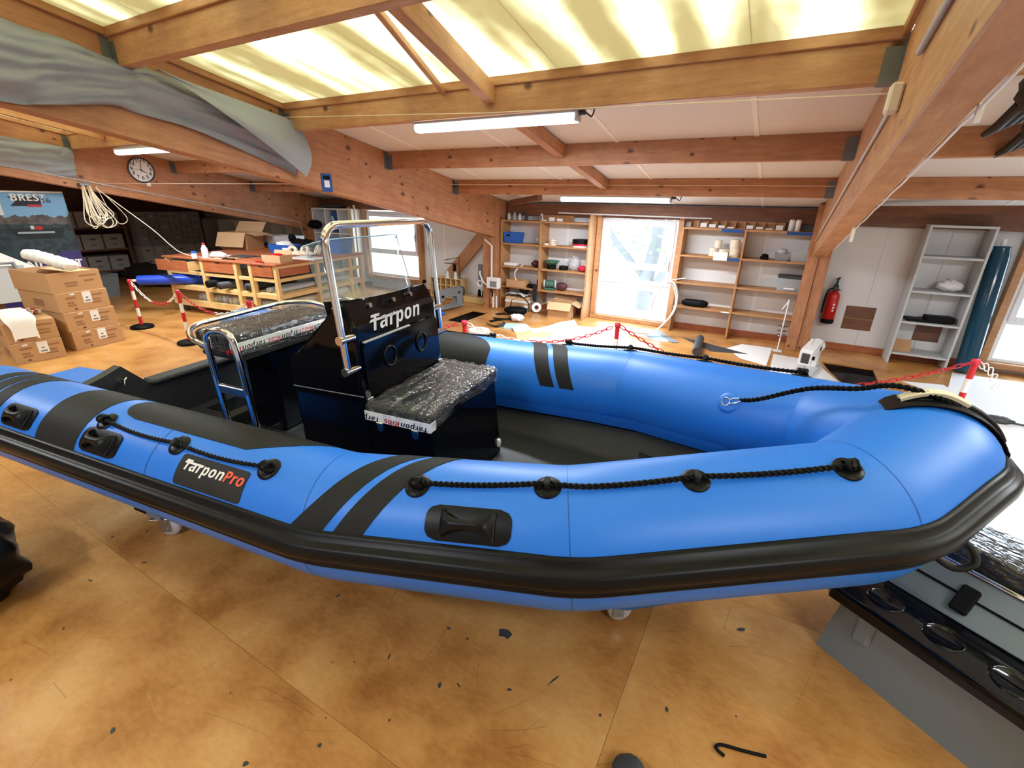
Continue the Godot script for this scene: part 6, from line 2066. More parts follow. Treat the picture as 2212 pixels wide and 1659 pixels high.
func build_cartons() -> void:
	# local +z faces the camera side; front edge runs from (-6.43,-1.81) to (-6.61,-2.27)
	var s := Vector3(0.47, 0.205, 0.72)
	var nm := ["bottom carton of the tall stack by the stanchion", "second carton from the floor in the tall stack", "third carton from the floor in the tall stack"]
	var z := Vector3(0.993, 0, -0.12).normalized()
	var x := Vector3.UP.cross(z)
	var mid := Vector3(-6.52, 0, -2.08)
	for i in 3:
		var t := printed_carton("carton", nm[i], mid - z * (s.z / 2) + x * [0.0, -0.01, -0.02][i] - z * [0.0, 0.01, 0.03][i] + Vector3(0, s.y * i + 0.001 * i, 0), 0.0, s, "brown cartons at the left", true, i)
		t.basis = Basis(x, Vector3.UP, z)
	var top := flap_carton("carton", "topmost carton of the tall stack, open with a white roll inside", mid - z * (s.z / 2 + 0.05) - x * 0.03 + Vector3(0, 3 * s.y + 0.004, 0), 0.0, s, M.card, [], "brown cartons at the left")
	top.basis = Basis(x, Vector3.UP, z)
	for q in [[0.12, 0.7, 0.16], [0.12, 0.45, 0.09], [-0.05, 0.4, 0.12], [-0.05, 0.25, 0.1]]:
		part_box(top, "print", Vector3(q[0] * 1.0 - q[2] / 2, s.y * q[1], s.z / 2 + 0.0003), Vector3(q[0] + q[2] / 2, s.y * q[1] + 0.02, s.z / 2 + 0.001), M.ink, 0.0)
	part_box(top, "lid_panel", Vector3(0.02, s.y - 0.02, -0.34), Vector3(0.24, s.y - 0.014, 0.35), M.cardlight, 0.0)
	var st := nb()
	soft_box(st, Vector3(-0.29, -0.045, -0.075), Vector3(0.29, 0.045, 0.075), 0.042, 0.012, 4, 30, 8, 12, true)
	var o := one("wrapped_roll", "long white wrapped packet lying slanted on the topmost carton", "packet", st, M.white, mid - z * 0.30 - x * 0.08 + Vector3(0, 4 * s.y + 0.115, 0), 0.0)
	o.basis = Basis.looking_at(Vector3(-0.75, 0.16, 0.25).normalized()).rotated(Vector3.UP, 0.0) * Basis(Vector3.UP, PI / 2)
	# shorter stack
	z = Vector3(0.995, 0, 0.10).normalized(); x = Vector3.UP.cross(z)
	mid = Vector3(-6.385, 0, -1.53)
	s = Vector3(0.38, 0.205, 0.52)
	for i in 2:
		var t := printed_carton("carton", ["bottom carton of the low stack at the left edge", "upper carton of the low stack under the pale bundle"][i], mid - z * (s.z / 2 + 0.02 * i) + Vector3(0, (s.y + 0.001) * i, 0), 0.0, s, "brown cartons at the left", i == 0, 10 + i)
		t.basis = Basis(x, Vector3.UP, z)
	st = nb()
	var pg := []
	for p in spline([Vector3(-0.30, 0.055, 0), Vector3(-0.12, 0.06, 0), Vector3(0.0, 0.055, 0), Vector3(0.045, 0.02, 0), Vector3(0.055, -0.08, 0), Vector3(0.06, -0.15, 0)], 5): pg.append([p + Vector3(0, -0.03, -0.085), p + Vector3(0, 0, -0.07), p, p + Vector3(0, 0, 0.07), p + Vector3(0, -0.03, 0.085)])
	sheet(st, pg, 0.035)
	var pb := one("pale_bundle", "pale folded plastic bundle draped over the front of the low carton stack", "packet", st, M.paper, mid - z * 0.025 + x * -0.06 + Vector3(0, 2 * s.y + 0.004, 0))
	pb.basis = Basis(z, Vector3.UP, z.cross(Vector3.UP))
	# heap of spare chain
	var lm := link_mesh()
	var t := thing("chain_heap", "little heap of white and red chain on the low carton stack", "chain", mid - z * 0.36 + x * 0.06 + Vector3(0, 2 * s.y + 0.006, 0))
	var rg := RandomNumberGenerator.new(); rg.seed = 3
	for i in 46:
		var a := rg.randf() * TAU; var r := rg.randf() * 0.12
		shared("link", lm, M.red if i % 4 == 0 else M.cream, t, Transform3D(Basis.from_euler(Vector3(rg.randf() * 1.2, rg.randf() * TAU, rg.randf() * 0.8)), Vector3(cos(a) * r, 0.014 + 0.045 * rg.randf() * (1.0 - r / 0.13), sin(a) * r)))

func build_storage() -> void:
	var st: SurfaceTool
	# rack of cartons along the left gable
	var t := thing("storage_rack", "dark storage rack full of cartons along the far left gable", "rack", Vector3(-11.75, 0, 0))
	for y in [0.22, 0.62, 1.02]:
		part_box(t, "shelf", Vector3(-0.42, y - 0.03, -4.55), Vector3(0.42, y, -2.2), M.header, 0.0)
	for z in [-4.53, -2.22]:
		for x in [-0.4, 0.4]: part_box(t, "upright", Vector3(x - 0.025, 0, z - 0.025), Vector3(x + 0.025, 1.45, z + 0.025), M.header, 0.0)
	var n := 0
	var rows := ["lowest", "middle", "upper"]
	var pos := ["nearest the banner", "second from the banner", "third from the banner", "fourth from the banner", "fifth from the banner", "sixth from the banner"]
	for r in 3:
		for i in 6:
			if r == 0 and i == 2: continue
			var zz := -2.62 - 0.335 * i
			var o := thing("rack_carton", "grey brown carton on the %s rack shelf, %s" % [rows[r], pos[i]], "box", Vector3(-11.53, [0.2205, 0.6205, 1.0205][r], zz), 0.0, "cartons on the rack")
			part_box(o, "body", Vector3(-0.2, 0, -0.155), Vector3(0.2, 0.27, 0.155), M.grey_card, 0.004)
			part_box(o, "label", Vector3(0.2003, 0.17, -0.05), Vector3(0.201, 0.2, 0.05), M.darkgrey, 0.0)
			part_box(o, "label", Vector3(0.2003, 0.06, -0.04), Vector3(0.201, 0.11, 0.04), M.grey_card2, 0.0)
	# block of small stacked grey boxes
	var cn := ["first", "second", "third", "fourth", "fifth", "sixth"]
	var lv := ["floor", "second", "third", "fourth", "fifth", "topmost"]
	for c in 6:
		for r in 6:
			var o := thing("grey_box", "small grey box of the stacked block, %s column from the rack, %s layer" % [cn[c], lv[r]], "box", Vector3(-11.3, 0.215 * r, -4.72 - 0.205 * c), 0.0, "block of small grey boxes")
			part_box(o, "body", Vector3(-0.2, 0.001, -0.099), Vector3(0.2, 0.213, 0.099), M.grey_card2 if r > 2 else M.grey_card, 0.004)
			part_box(o, "label", Vector3(0.2003, 0.12, -0.03), Vector3(0.201, 0.145, 0.03), M.lightgrey if (c + r) % 3 == 0 else M.darkgrey, 0.0)
	# blue grey crate in front
	t = thing("grey_crate", "blue grey lidded crate in front of the storage rack", "crate", Vector3(-9.9, 0, -3.3), 0.25)
	open_tray(t, "body", Vector3(0.6, 0.34, 0.42), 0.008, M.greybox, 0.06)
	part_box(t, "lid", Vector3(-0.31, 0.34, -0.22), Vector3(0.31, 0.37, 0.22), M.greybox, 0.01)
	part_box(t, "latch", Vector3(0.1, 0.27, 0.2), Vector3(0.16, 0.36, 0.235), M.darkgrey, 0.004)
	st = nb(); blob(st, Vector3(0, 0.2, 0), Vector3(1.2, 0.4, 0.6), 2.4, 0.4, 71, 26, 14, 2.0)
	one("black_cover", "heap of black covers beside the blue grey crate", "cover", st, M.matblack, Vector3(-10.3, 0, -4.4), 0.3)
	# white cube shelves on the back wall
	for q in [[-12.1, -8.85, 0.42, 1.10, 5, 1, "long white cube shelf in the dark corner behind the workbench"], [-8.15, -7.08, 0.1, 1.42, 3, 3, "white cube shelf beside the left window"]]:
		t = thing("cube_shelf", q[6], "shelf")
		var w: float = q[1] - q[0]
		for i in q[4] + 1: part_box(t, "partition", Vector3(q[0] + w * i / q[4] - 0.012, q[2], -6.69), Vector3(q[0] + w * i / q[4] + 0.012, q[3], -6.4), M.white, 0.0)
		for i in q[5] + 1:
			var y: float = lerpf(q[2], q[3], float(i) / q[5])
			part_box(t, "shelf", Vector3(q[0], y - 0.012, -6.69), Vector3(q[1], y + 0.012, -6.395), M.white, 0.0)
	st = nb(); bbox(st, Vector3(-7.75, 1.005, -6.6), Vector3(-7.48, 1.36, -6.5), 0.004)
	one("blue_board", "dark blue board standing in the white cube shelf", "board", st, M.velcro)
	st = nb(); box(st, Vector3(-7.6, 1.17, -6.45), Vector3(0.07, 0.26, 0.02), Basis(Vector3.BACK, 0.5), 0.004)
	one("pale_strip", "pale blue strip leaning against the dark blue board", "strip", st, M.bluepaper)
	st = nb(); blob(st, Vector3(-8.05, 1.13, -6.36), Vector3(0.34, 0.16, 0.2), 2.0, 0.4, 9, 18, 10, 6.0)
	one("dark_hat", "black hat hung at the left of the white cube shelf", "hat", st, M.black)
	for q in [[-11.12, 0.43, "grey folded cloth in the white cube shelf"], [-9.82, 0.43, "brown folded cloth in the white cube shelf"]]:
		st = nb(); blob(st, Vector3(q[0], q[1] + 0.13, -6.52), Vector3(0.42, 0.24, 0.2), 3.0, 0.2, 12, 18, 10, 5.0)
		one("folded_cloth", q[2], "cloth", st, M.grey if q[0] < -11 else M.maroon)
	st = nb(); bbox(st, Vector3(-8.0, 1.45, -6.6), Vector3(-7.4, 1.49, -6.42), 0.01)
	one("dark_case", "flat dark case on top of the white cube shelf", "case", st, M.darkgrey)
	# roll-up banner
	banner()
	# grey frame stand and white panels at the left edge
	t = thing("frame_stand", "grey metal frame with white panel at the left edge behind the cartons", "stand", Vector3(-8.25, 0, -2.0))
	st = nb()
	tube(st, [Vector3(0, 0.0, 0.5), Vector3(-0.1, 0.78, 0.4), Vector3(-0.1, 0.78, -0.05), Vector3(0.05, 0.0, -0.2)], 0.022, 8); obj("frame", st, M.grey, t)
	st = nb(); bar(st, Vector3(-0.12, 0.3, 0.1), Vector3(-0.16, 0.74, 0.1), 0.5, 0.03, Vector3.RIGHT); obj("panel", st, M.lightgrey, t)
	st = nb(); prism(st, PackedVector2Array([Vector2(0, 0), Vector2(0.5, 0), Vector2(0.5, 0.38), Vector2(0.42, 0.4), Vector2(0.0, 0.1)]), 0, 0.02, Transform3D(Basis(Vector3(0.1, 0, 0.99), Vector3(-0.15, 0.98, 0), Vector3(0.98, 0.15, -0.1)), Vector3(-8.5, 0.55, -2.35)))
	one("leaning_slab", "slanting white slab behind the grey frame stand", "slab", st, M.white)

func banner() -> void:
	var R := Vector3(-8.62, 0, -2.84); var Lf := Vector3(-8.86, 0, -1.96)
	var ex := (R - Lf).normalized(); var wdt := Lf.distance_to(R)
	var nz := Vector3.UP.cross(ex) * -1.0
	if nz.dot(Vector3(1, 0, 0)) < 0: nz = -nz
	var t := thing("rollup_banner", "tall printed banner with lighthouse, boat and purple foot behind the cartons", "banner", Lf)
	t.basis = Basis(ex, Vector3.UP, ex.cross(Vector3.UP))
	var s := 1.0 if (ex.cross(Vector3.UP)).dot(Vector3(1, 0, 0)) > 0 else -1.0
	var f := func(x0: float, y0: float, x1: float, y1: float, k: int) -> Array: return [Vector3(x0, y0, s * 0.001 * k), Vector3(x1, y1, s * (0.001 * k + 0.0006))]
	part_box(t, "foot", Vector3(0, 0, -0.1), Vector3(wdt, 0.06, 0.1), M.lightgrey, 0.01)
	part_box(t, "top_rail", Vector3(0, 1.60, -0.01), Vector3(wdt, 1.62, 0.01), M.white, 0.003)
	var m := StandardMaterial3D.new(); m.resource_name = "banner_print"; m.roughness = 0.5
	m.albedo_texture = banner_image()
	var st := nb()
	flat(st)
	var q := [[Vector3(0, 0.06, 0), Vector2(0, 1)], [Vector3(0, 1.60, 0), Vector2(0, 0)], [Vector3(wdt, 1.60, 0), Vector2(1, 0)], [Vector3(wdt, 0.06, 0), Vector2(1, 1)]]
	for k in [0, 1, 2, 0, 2, 3]:
		st.set_uv(q[k][1]); st.add_vertex(q[k][0])
	st.generate_normals()
	var o := MeshInstance3D.new(); o.mesh = st.commit(); o.material_override = m
	put(o, "cloth", t)
	var face := func(p: Vector2) -> Vector3: return Vector3(p.x, p.y, s * 0.002)
	for a in [["BREST", 0.085, Vector2(0.40, 1.47), "white"], ["16", 0.06, Vector2(0.68, 1.455), "darkgrey"], ["CONQUEST", 0.105, Vector2(0.14, 0.60), "white"]]:
		st = nb(); lettering(st, a[0], a[1], func(p: Vector2): return face.call(p + a[2]), true, 0.0, 1.0)
		obj("lettering", st, M[a[3]], t)

func banner_image() -> ImageTexture:
	var w := 256; var h := 448
	var im := Image.create(w, h, false, Image.FORMAT_RGB8)
	var fn := FastNoiseLite.new(); fn.seed = 3; fn.frequency = 0.03; fn.fractal_octaves = 4
	for y in h:
		for x in w:
			var v := fn.get_noise_2d(x, y)
			var c := c8(120, 172, 214)
			if y > 82 + v * 14: c = c8(70, 66, 70).lerp(c8(104, 98, 100), clampf(v + 0.5, 0, 1))
			if y > 112 + v * 8: c = c8(40, 66, 74).lerp(c8(28, 44, 56), clampf(v * 2.0 + 0.5, 0, 1))
			if y > 216 and x > 260 - (y - 190) * 1.9: c = c8(54, 44, 112)
			elif y > 300: c = c8(40, 36, 84)
			im.set_pixel(x, y, c)
	# lighthouse
	im.fill_rect(Rect2i(60, 22, 22, 58), c8(214, 218, 222)); im.fill_rect(Rect2i(62, 12, 18, 10), c8(120, 60, 70))
	# flag and red year block
	for y in range(14, 48):
		var k := absi(y - 31)
		im.fill_rect(Rect2i(104 + (17 - k), y, 84 - (17 - k), 1), c8(26, 36, 52))
	im.fill_rect(Rect2i(150, 42, 38, 9), c8(190, 50, 70))
	# boat picture
	for y in range(128, 168):
		var k := float(y - 128) / 40
		im.fill_rect(Rect2i(int(80 + 40 * k * k), y, int(150 - 60 * k * k), 1), c8(20, 28, 38))
	im.fill_rect(Rect2i(100, 140, 100, 7), c8(150, 168, 186)); im.fill_rect(Rect2i(150, 120, 20, 14), c8(170, 30, 44)); im.fill_rect(Rect2i(138, 118, 10, 14), c8(190, 196, 204))
	im.fill_rect(Rect2i(0, 118, 24, 120), c8(24, 30, 44)); im.fill_rect(Rect2i(30, 130, 10, 60), c8(214, 222, 230))
	return ImageTexture.create_from_image(im)

func drape(top: Array, bottom: Array, x: float, out: float, seed_: int, nv := 16, fold := 0.03, th := 0.002) -> SurfaceTool:
	# cloth between an upper and a lower line (z,y), with folds along its length
	var st := nb()
	var fn := FastNoiseLite.new(); fn.seed = seed_; fn.frequency = 1.1
	var a := spline(top, 6); var b := spline(bottom, 6)
	var n := 40
	var g := []
	for i in n + 1:
		var k := float(i) / n
		var p := along(a, k); var q := along(b, k)
		var row := []
		for j in nv + 1:
			var v := float(j) / nv
			var c := p.lerp(q, v)
			var bulge := out * sin(PI * pow(v, 0.8)) + fold * (fn.get_noise_2d(k * 2.2, v * 4.5 + k * 2.5) + 0.6 * sin(v * 9.0 - k * 5.0 + seed_) * v)
			row.append(Vector3(x + maxf(bulge, 0.002) + 0.01, c.y, c.z))
		g.append(row)
	sheet(st, g, th)
	return st

func along(p: Array, k: float) -> Vector3:
	var f := k * (p.size() - 1)
	var i := mini(int(f), p.size() - 2)
	return (p[i] as Vector3).lerp(p[i + 1], f - i)

func build_hung() -> void:
	var V := func(z: float, y: float) -> Vector3: return Vector3(0, y, z)
	# near grey tarpaulin gathered along the left rafter
	var st := drape([V.call(-0.6, 2.62), V.call(-1.24, 2.464), V.call(-1.49, 2.438), V.call(-1.76, 2.375), V.call(-1.94, 2.37), V.call(-2.38, 2.274), V.call(-2.99, 2.185)], [V.call(-0.5, 2.10), V.call(-1.13, 2.062), V.call(-1.3, 2.07), V.call(-1.65, 2.126), V.call(-1.8, 2.10), V.call(-2.16, 2.034), V.call(-2.94, 1.79)], -3.895, 0.085, 2, 22, 0.05)
	var o := one("tarpaulin", "large grey tarpaulin gathered in folds along the near left rafter", "tarp", st, M.tarp)
	# flap of the tarpaulin turned over at its end
	st = nb()
	var g := []
	for i in 15:
		var k := i / 14.0
		var a := Vector3(-3.80, lerpf(2.36, 2.19, k), lerpf(-1.92, -2.99, k))
		var b := Vector3(-3.76 + 0.05 * sin(k * 3.0), lerpf(2.35, 1.775, k), lerpf(-1.93, -2.95, k))
		var row := []
		for j in 9:
			var v := j / 8.0
			var p := a.lerp(b, v)
			p.x += 0.04 * sin(PI * v) + 0.018 * sin(v * 7.0 + k * 3.0)
			p.z -= 0.03 * sin(PI * v) * k
			row.append(p)
		g.append(row)
	sheet(st, g, 0.002)
	obj("turned_flap", st, M.tarp, o)
	st = drape([V.call(-1.3, 2.38), V.call(-2.29, 2.21), V.call(-2.93, 2.14)], [V.call(-1.3, 2.0), V.call(-2.2, 1.885), V.call(-2.88, 1.79)], -8.205, 0.05, 5, 16, 0.05)
	one("tarpaulin", "smaller pale grey tarpaulin rolled along the far left rafter", "tarp", st, M.tarp)
	# clock
	var t := thing("wall_clock", "round white wall clock with black numerals on the far left rafter", "clock", Vector3(-8.208, 1.928, -3.66))
	t.basis = Basis(Vector3(0, 0, -1), Vector3.UP, Vector3.RIGHT)
	st = nb(); lathe(st, [Vector2(0.148, 0.0), Vector2(0.165, 0.0), Vector2(0.168, 0.02), Vector2(0.16, 0.03), Vector2(0.152, 0.026), Vector2(0.150, 0.012)], 40, Transform3D(Basis(Vector3.RIGHT, PI / 2), Vector3.ZERO)); obj("rim", st, M.darkgrey, t)
	st = nb(); prism(st, disc2(0.152, 40), 0.0, 0.012); obj("dial", st, M.white, t)
	for i in 12:
		var a := TAU * (i + 1) / 12.0
		st = nb()
		var tx := str(i + 1)
		var c := Vector2(sin(a), cos(a)) * 0.118 - Vector2(0.014 * tx.length(), 0.02)
		lettering(st, tx, 0.044, func(p: Vector2): return Vector3(p.x + c.x, p.y + c.y, 0.0128), true)
		obj("numeral", st, M.black, t)
	for q in [[-120.5, 0.075, 0.008, "hour_hand"], [-2.0, 0.11, 0.006, "minute_hand"], [84.0, 0.115, 0.003, "second_hand"]]:
		st = nb()
		var an := deg_to_rad(90.0 + q[0])
		bar(st, Vector3(cos(an) * -0.02, sin(an) * -0.02, 0.017), Vector3(cos(an) * q[1], sin(an) * q[1], 0.017), q[2], 0.002, Vector3.BACK)
		obj(q[3], st, M.black, t)
	# picture on the near left rafter, small dark speaker, little sign
	st = nb(); bbox(st, Vector3(-3.899, 1.66, -3.33), Vector3(-3.896, 1.82, -3.21))
	o = one("photo_print", "small blue photo print pinned to the near left rafter", "picture", st, M.velcro)
	part_box(o, "image_patch", Vector3(-3.8958, 1.70, -3.30), Vector3(-3.895, 1.76, -3.24), M.white, 0.0)
	part_box(o, "image_patch", Vector3(-3.8958, 1.77, -3.31), Vector3(-3.895, 1.80, -3.23), M.black, 0.0)
	st = nb(); soft_box(st, Vector3(-4.235, 1.31, -6.27), Vector3(-4.07, 1.50, -6.20), 0.03)
	one("speaker", "dark blue grey speaker at the foot of the near left rafter", "speaker", st, M.darkgrey)
	st = nb(); bbox(st, Vector3(-8.208, 1.72, -3.74), Vector3(-8.205, 1.79, -3.69))
	one("small_sign", "tiny white sign on the far left rafter below the clock", "sign", st, M.white)
	# conduit along the far left rafter
	st = nb()
	tube(st, [Vector3(-8.2, roof(-2.0) - 0.53, -2.0), Vector3(-8.2, roof(-6.15) - 0.53, -6.15), Vector3(-8.2, roof(-6.15) - 0.75, -6.16)], 0.008, 6)
	one("conduit", "thin white conduit along the far left rafter", "conduit", st, M.lightgrey)
	# coil of white rope on the far left rafter
	t = thing("rope_coil", "hank of white rope hanging from the far left rafter", "rope", Vector3(-8.12, 1.70, -2.93))
	st = nb(); bbox(st, Vector3(-0.09, 0.0, -0.05), Vector3(0.0, 0.03, 0.05), 0.004); obj("hook", st, M.galv, t)
	var rg := RandomNumberGenerator.new(); rg.seed = 9
	for i in 13:
		st = nb()
		var w := rg.randf_range(0.04, 0.12); var dp := rg.randf_range(0.40, 0.54); var sk := rg.randf_range(-0.02, 0.12)
		var xo := rg.randf_range(-0.02, 0.05)
		tube(st, spline([Vector3(xo, 0.0, 0.03), Vector3(xo, -dp * 0.4, w * 0.5 - sk * 0.3), Vector3(xo, -dp * 0.85, w * 0.8 - sk), Vector3(xo, -dp, -sk), Vector3(xo, -dp * 0.85, -w - sk), Vector3(xo, -dp * 0.4, -w * 0.6 - sk * 0.3), Vector3(xo, 0.0, -0.03)], 5), 0.006, 6)
		obj("loop", st, M.cream, t)
	st = nb()
	tube(st, spline([Vector3(-8.12, 1.68, -3.03), Vector3(-7.95, 1.45, -3.2), Vector3(-7.7, 1.15, -3.4), Vector3(-7.55, 0.95, -3.5), Vector3(-7.4, 0.85, -3.55), Vector3(-7.05, 0.808, -3.6), Vector3(-6.6, 0.806, -3.72)], 6), 0.006, 6)
	one("white_rope", "white rope running down from the far left rafter to the workbench", "rope", st, M.cream)
	st = nb(); tube(st, spline([Vector3(-8.15, 1.70, -3.06), Vector3(-8.13, 1.4, -3.12), Vector3(-8.12, 1.22, -3.2), Vector3(-8.12, 1.3, -3.3), Vector3(-8.14, 1.6, -3.12)], 6), 0.005, 6)
	one("rope_loop", "single loose loop of white rope beside the rope hank", "rope", st, M.cream)
	# stretched wires
	st = nb(); tube(st, [Vector3(-3.895, 2.225, -2.86), Vector3(-1.8, 2.13, -2.86), Vector3(0.28, 2.075, -2.86)], 0.003, 5)
	one("taut_wire", "pale wire stretched along the lit purlin above the near lamp", "wire", st, M.cream)
	st = nb(); tube(st, [Vector3(-8.205, 1.735, -3.2), Vector3(-4.0, 1.80, -5.2), Vector3(0.28, 1.785, -5.22)], 0.003, 5)
	one("taut_wire", "pale wire stretched across the room below the far purlin", "wire", st, M.cream)
	# offcuts of wood on the left window head
	for q in [[-7.12, 1.36, "short yellow wood lath standing at the left window"], [-6.98, 1.40, "second yellow wood lath at the left window"]]:
		st = nb(); bbox(st, Vector3(q[0] - 0.02, 0.0, -6.40), Vector3(q[0] + 0.02, q[1] + 0.1, -6.385), 0.002)
		one("wood_lath", q[2], "lath", st, M.pine)

func build_seat_unit() -> void:
	# grey moulded unit in the right foreground
	var x := Vector3(0.83, 0, 0.56).normalized()
	var t := thing("seat_module", "grey moulded seat module with black cup holder tray and wrapped cushion below the bow", "seat", Vector3(0.41, 0, -1.76))
	t.basis = Basis(x, Vector3.UP, x.cross(Vector3.UP))
	# local x along the front, -z away from the camera
	var L := 0.78
	var st := nb()
	var low := [Vector3(0, 0, 0), Vector3(L, 0, 0), Vector3(L, 0, -0.62), Vector3(0, 0, -0.62)]
	var hi := [Vector3(0.03, 0.265, -0.025), Vector3(L - 0.03, 0.265, -0.025), Vector3(L - 0.03, 0.265, -0.60), Vector3(0.03, 0.265, -0.60)]
	flat(st)
	for k in 4: quad(st, low[k], low[(k + 1) % 4], hi[(k + 1) % 4], hi[k])
	quad(st, hi[0], hi[1], hi[2], hi[3]); quad(st, low[3], low[2], low[1], low[0])
	obj("body", st, M.greybox, t)
	for q in [0.12, 0.64]:
		st = nb(); bbox(st, Vector3(q - 0.03, 0.13, -0.045), Vector3(q + 0.03, 0.262, 0.004), 0.012); obj("rib", st, M.greybox, t)
	# black tray with four cup holders
	st = nb()
	var pl := PackedVector2Array()
	for p in [Vector2(0.0, 0.03), Vector2(0.55, 0.02), Vector2(0.62, 0.045), Vector2(0.78, 0.045), Vector2(0.80, 0.0), Vector2(0.80, -0.19), Vector2(0.56, -0.22), Vector2(0.0, -0.20), Vector2(-0.02, 0.0)]: pl.append(p)
	prism(st, pl, 0.262, 0.30, Transform3D(Basis(Vector3.RIGHT, Vector3.BACK, Vector3.UP), Vector3.ZERO))
	var tr := obj("tray", st, M.gloss, t)
	st = nb(); tube(st, [Vector3(0.0, 0.30, 0.025), Vector3(0.55, 0.30, 0.015), Vector3(0.62, 0.30, 0.04), Vector3(0.78, 0.30, 0.04)], 0.012, 8); obj("tray_lip", st, M.gloss, tr)
	for i in 4:
		st = nb()
		lathe(st, [Vector2(0.048, 0.30), Vector2(0.052, 0.306), Vector2(0.056, 0.30)], 26, Transform3D(Basis(), Vector3(0.12 + 0.17 * i, 0.0, -0.09)))
		lathe(st, [Vector2(0.048, 0.302), Vector2(0.044, 0.3005), Vector2(0.0, 0.3005)], 26, Transform3D(Basis(), Vector3(0.12 + 0.17 * i, 0.0, -0.09)))
		obj("cup_holder", st, M.gloss, tr)
	# riser with groove and latch
	st = nb()
	prism(st, PackedVector2Array([Vector2(-0.21, 0.262), Vector2(-0.60, 0.262), Vector2(-0.60, 0.42), Vector2(-0.33, 0.42), Vector2(-0.29, 0.36), Vector2(-0.285, 0.352), Vector2(-0.235, 0.30)]), 0.03, L - 0.03, Transform3D(Basis(Vector3.BACK, Vector3.UP, Vector3.RIGHT), Vector3.ZERO))
	obj("riser", st, M.greybox, t)
	st = nb(); bar(st, Vector3(0.03, 0.357, -0.283), Vector3(L - 0.03, 0.357, -0.283), 0.006, 0.006); obj("groove", st, M.black, t)
	st = nb(); box(st, Vector3(0.26, 0.352, -0.27), Vector3(0.05, 0.10, 0.025), Basis(Vector3.RIGHT, -0.8), 0.006); obj("latch", st, M.black, t)
	st = nb(); cyl(st, Vector3(0.03, 0.425, -0.335), Vector3(L - 0.03, 0.425, -0.335), 0.012, 12); obj("edge_rail", st, M.chrome, t)
	st = nb(); soft_box(st, Vector3(0.04, 0.42, -0.60), Vector3(L - 0.04, 0.50, -0.345), 0.03, 0.004, 3); var cu := obj("cushion", st, M.vinyl, t)
	st = nb(); soft_box(st, Vector3(0.035, 0.418, -0.605), Vector3(L - 0.035, 0.505, -0.34), 0.032, 0.008, 4, 30, 8, 30); obj("plastic_film", st, M.film, cu)
	# black crumpled bag at the left edge
	st = nb()
	blob(st, Vector3(0, 0.18, 0), Vector3(0.58, 0.42, 0.5), 2.3, 0.35, 81, 44, 28, 0.9)
	one("bin_bag", "black plastic bag slumped at the lower left edge", "bag", st, M.rubber, Vector3(-2.73, -0.01, -0.10), 0.3)
	st = nb(); blob(st, Vector3(0, 0.02, 0), Vector3(0.11, 0.05, 0.16), 2.4, 0.1, 82, 20, 10, 3.0)
	one("rubber_block", "dark rubber block at the bottom edge of the picture", "block", st, M.darkgrey, Vector3(-0.085, 0, -0.91), 0.5)

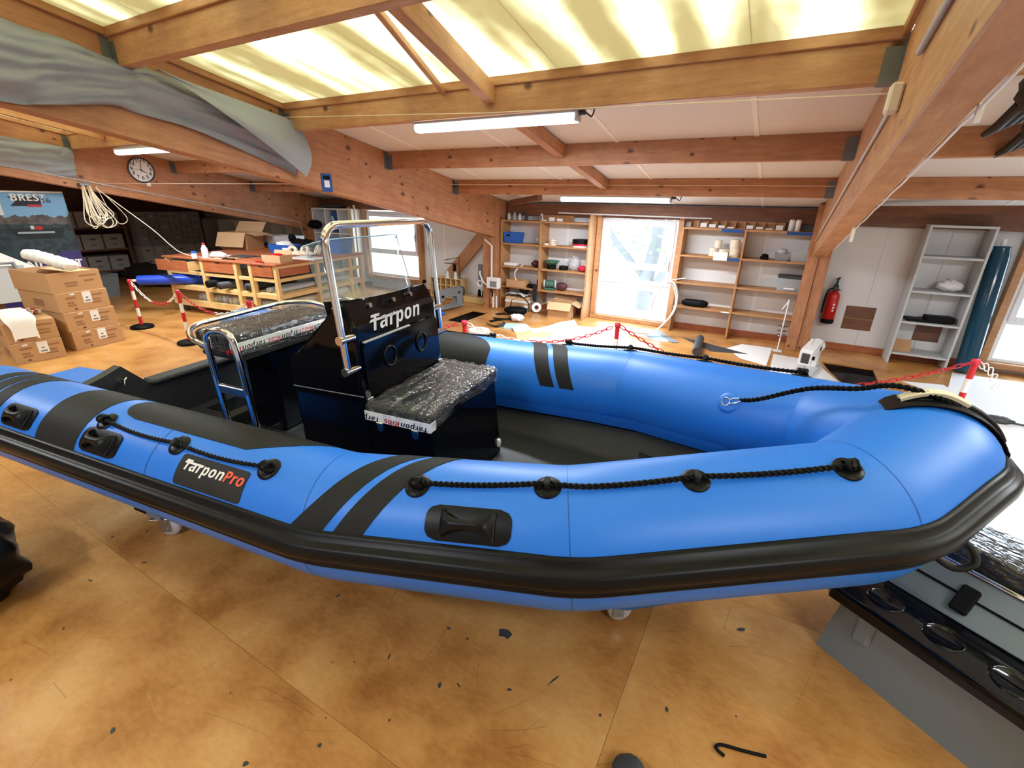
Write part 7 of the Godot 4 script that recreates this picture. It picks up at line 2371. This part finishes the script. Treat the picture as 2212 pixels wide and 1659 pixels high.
func build_scraps() -> void:
	# bits of black tape and rubber on the floor in front of the boat
	var list := SCRAPS
	for i in list.size():
		var q: Array = list[i]
		var st := nb()
		var rg := RandomNumberGenerator.new(); rg.seed = i + 1
		var pts := PackedVector2Array()
		var n := 9
		for k in n:
			var a := TAU * k / n
			pts.append(Vector2(cos(a) * q[2] * rg.randf_range(0.45, 0.8), sin(a) * q[3] * rg.randf_range(0.35, 0.95)))
		prism(st, pts, 0.0, 0.0012, Transform3D(Basis(Vector3.RIGHT, Vector3.BACK, Vector3.UP), Vector3.ZERO))
		one("tape_scrap", q[5], "scrap", st, M.darkgrey, Vector3(q[0], 0.0003, q[1]), q[4], "dark scraps on the floor")
	# the bent strip at the lower right
	var st := nb()
	tube(st, spline([Vector3(0.0, 0.004, 0.02), Vector3(-0.02, 0.006, 0.0), Vector3(0.0, 0.005, -0.012), Vector3(0.06, 0.004, -0.004), Vector3(0.13, 0.004, 0.004)], 5), 0.005, 6)
	one("bent_strip", "bent black strip on the floor near the lower edge", "strip", st, M.black, BENT, BENT_TURN)

const SCRAPS := [
	[-0.668, -1.169, 0.045, 0.030, 0.00, "large jagged dark scrap below the middle of the boat"],
	[0.148, -1.677, 0.030, 0.012, 0.70, "grey T shaped scrap left of the seat module"],
	[-1.386, -0.965, 0.016, 0.007, 1.40, "small dark scrap under the boat right of the stern wheel"],
	[-0.760, -0.872, 0.016, 0.008, 2.10, "dark oval scrap in the middle of the floor"],
	[-0.703, -0.906, 0.016, 0.004, 2.80, "thin dark sliver beside the oval scrap"],
	[-0.539, -0.983, 0.014, 0.006, 0.50, "small dark curl near the middle of the floor"],
	[-0.419, -1.093, 0.045, 0.004, 1.20, "thin dark twig like scrap on the floor"],
	[-0.042, -1.198, 0.016, 0.007, 1.90, "slanting dark scrap right of the middle"],
	[-0.231, -1.064, 0.008, 0.007, 2.60, "small dark crumb in the lower middle"],
	[-0.874, -1.078, 0.014, 0.006, 0.30, "small dark scrap at the edge of the boat shadow"],
	[-0.782, -1.076, 0.008, 0.006, 1.00, "tiny dark crumb at the edge of the boat shadow"],
	[0.167, -1.292, 0.006, 0.005, 1.70, "tiny dark crumb near the bent strip"],
	[-1.568, -0.222, 0.018, 0.009, 2.40, "dark oblong scrap near the lower left"],
	[-2.392, -0.464, 0.018, 0.005, 0.10, "slanting dark scrap left of the trolley wheel"],
	[-2.314, -0.641, 0.018, 0.006, 0.80, "dark hooked scrap below the trolley wheel"],
	[-2.647, -0.646, 0.012, 0.007, 1.50, "small dark scrap left of the trolley"],
	[-2.548, -0.755, 0.016, 0.005, 2.20, "flat dark scrap beside the trolley wheel"],
	[-2.179, -0.301, 0.010, 0.005, 2.90, "dark rectangular crumb at the left"],
	[-1.114, -0.379, 0.014, 0.010, 0.60, "dark crumb at the lower edge"],
	[-0.964, -0.526, 0.010, 0.008, 1.30, "dark chip near the lower edge"],
	[-0.991, -0.861, 0.020, 0.004, 2.00, "pale worn chip on the floor"],
]
const BENT := Vector3(0.139, 0, -1.158) 
const BENT_TURN := 0.402
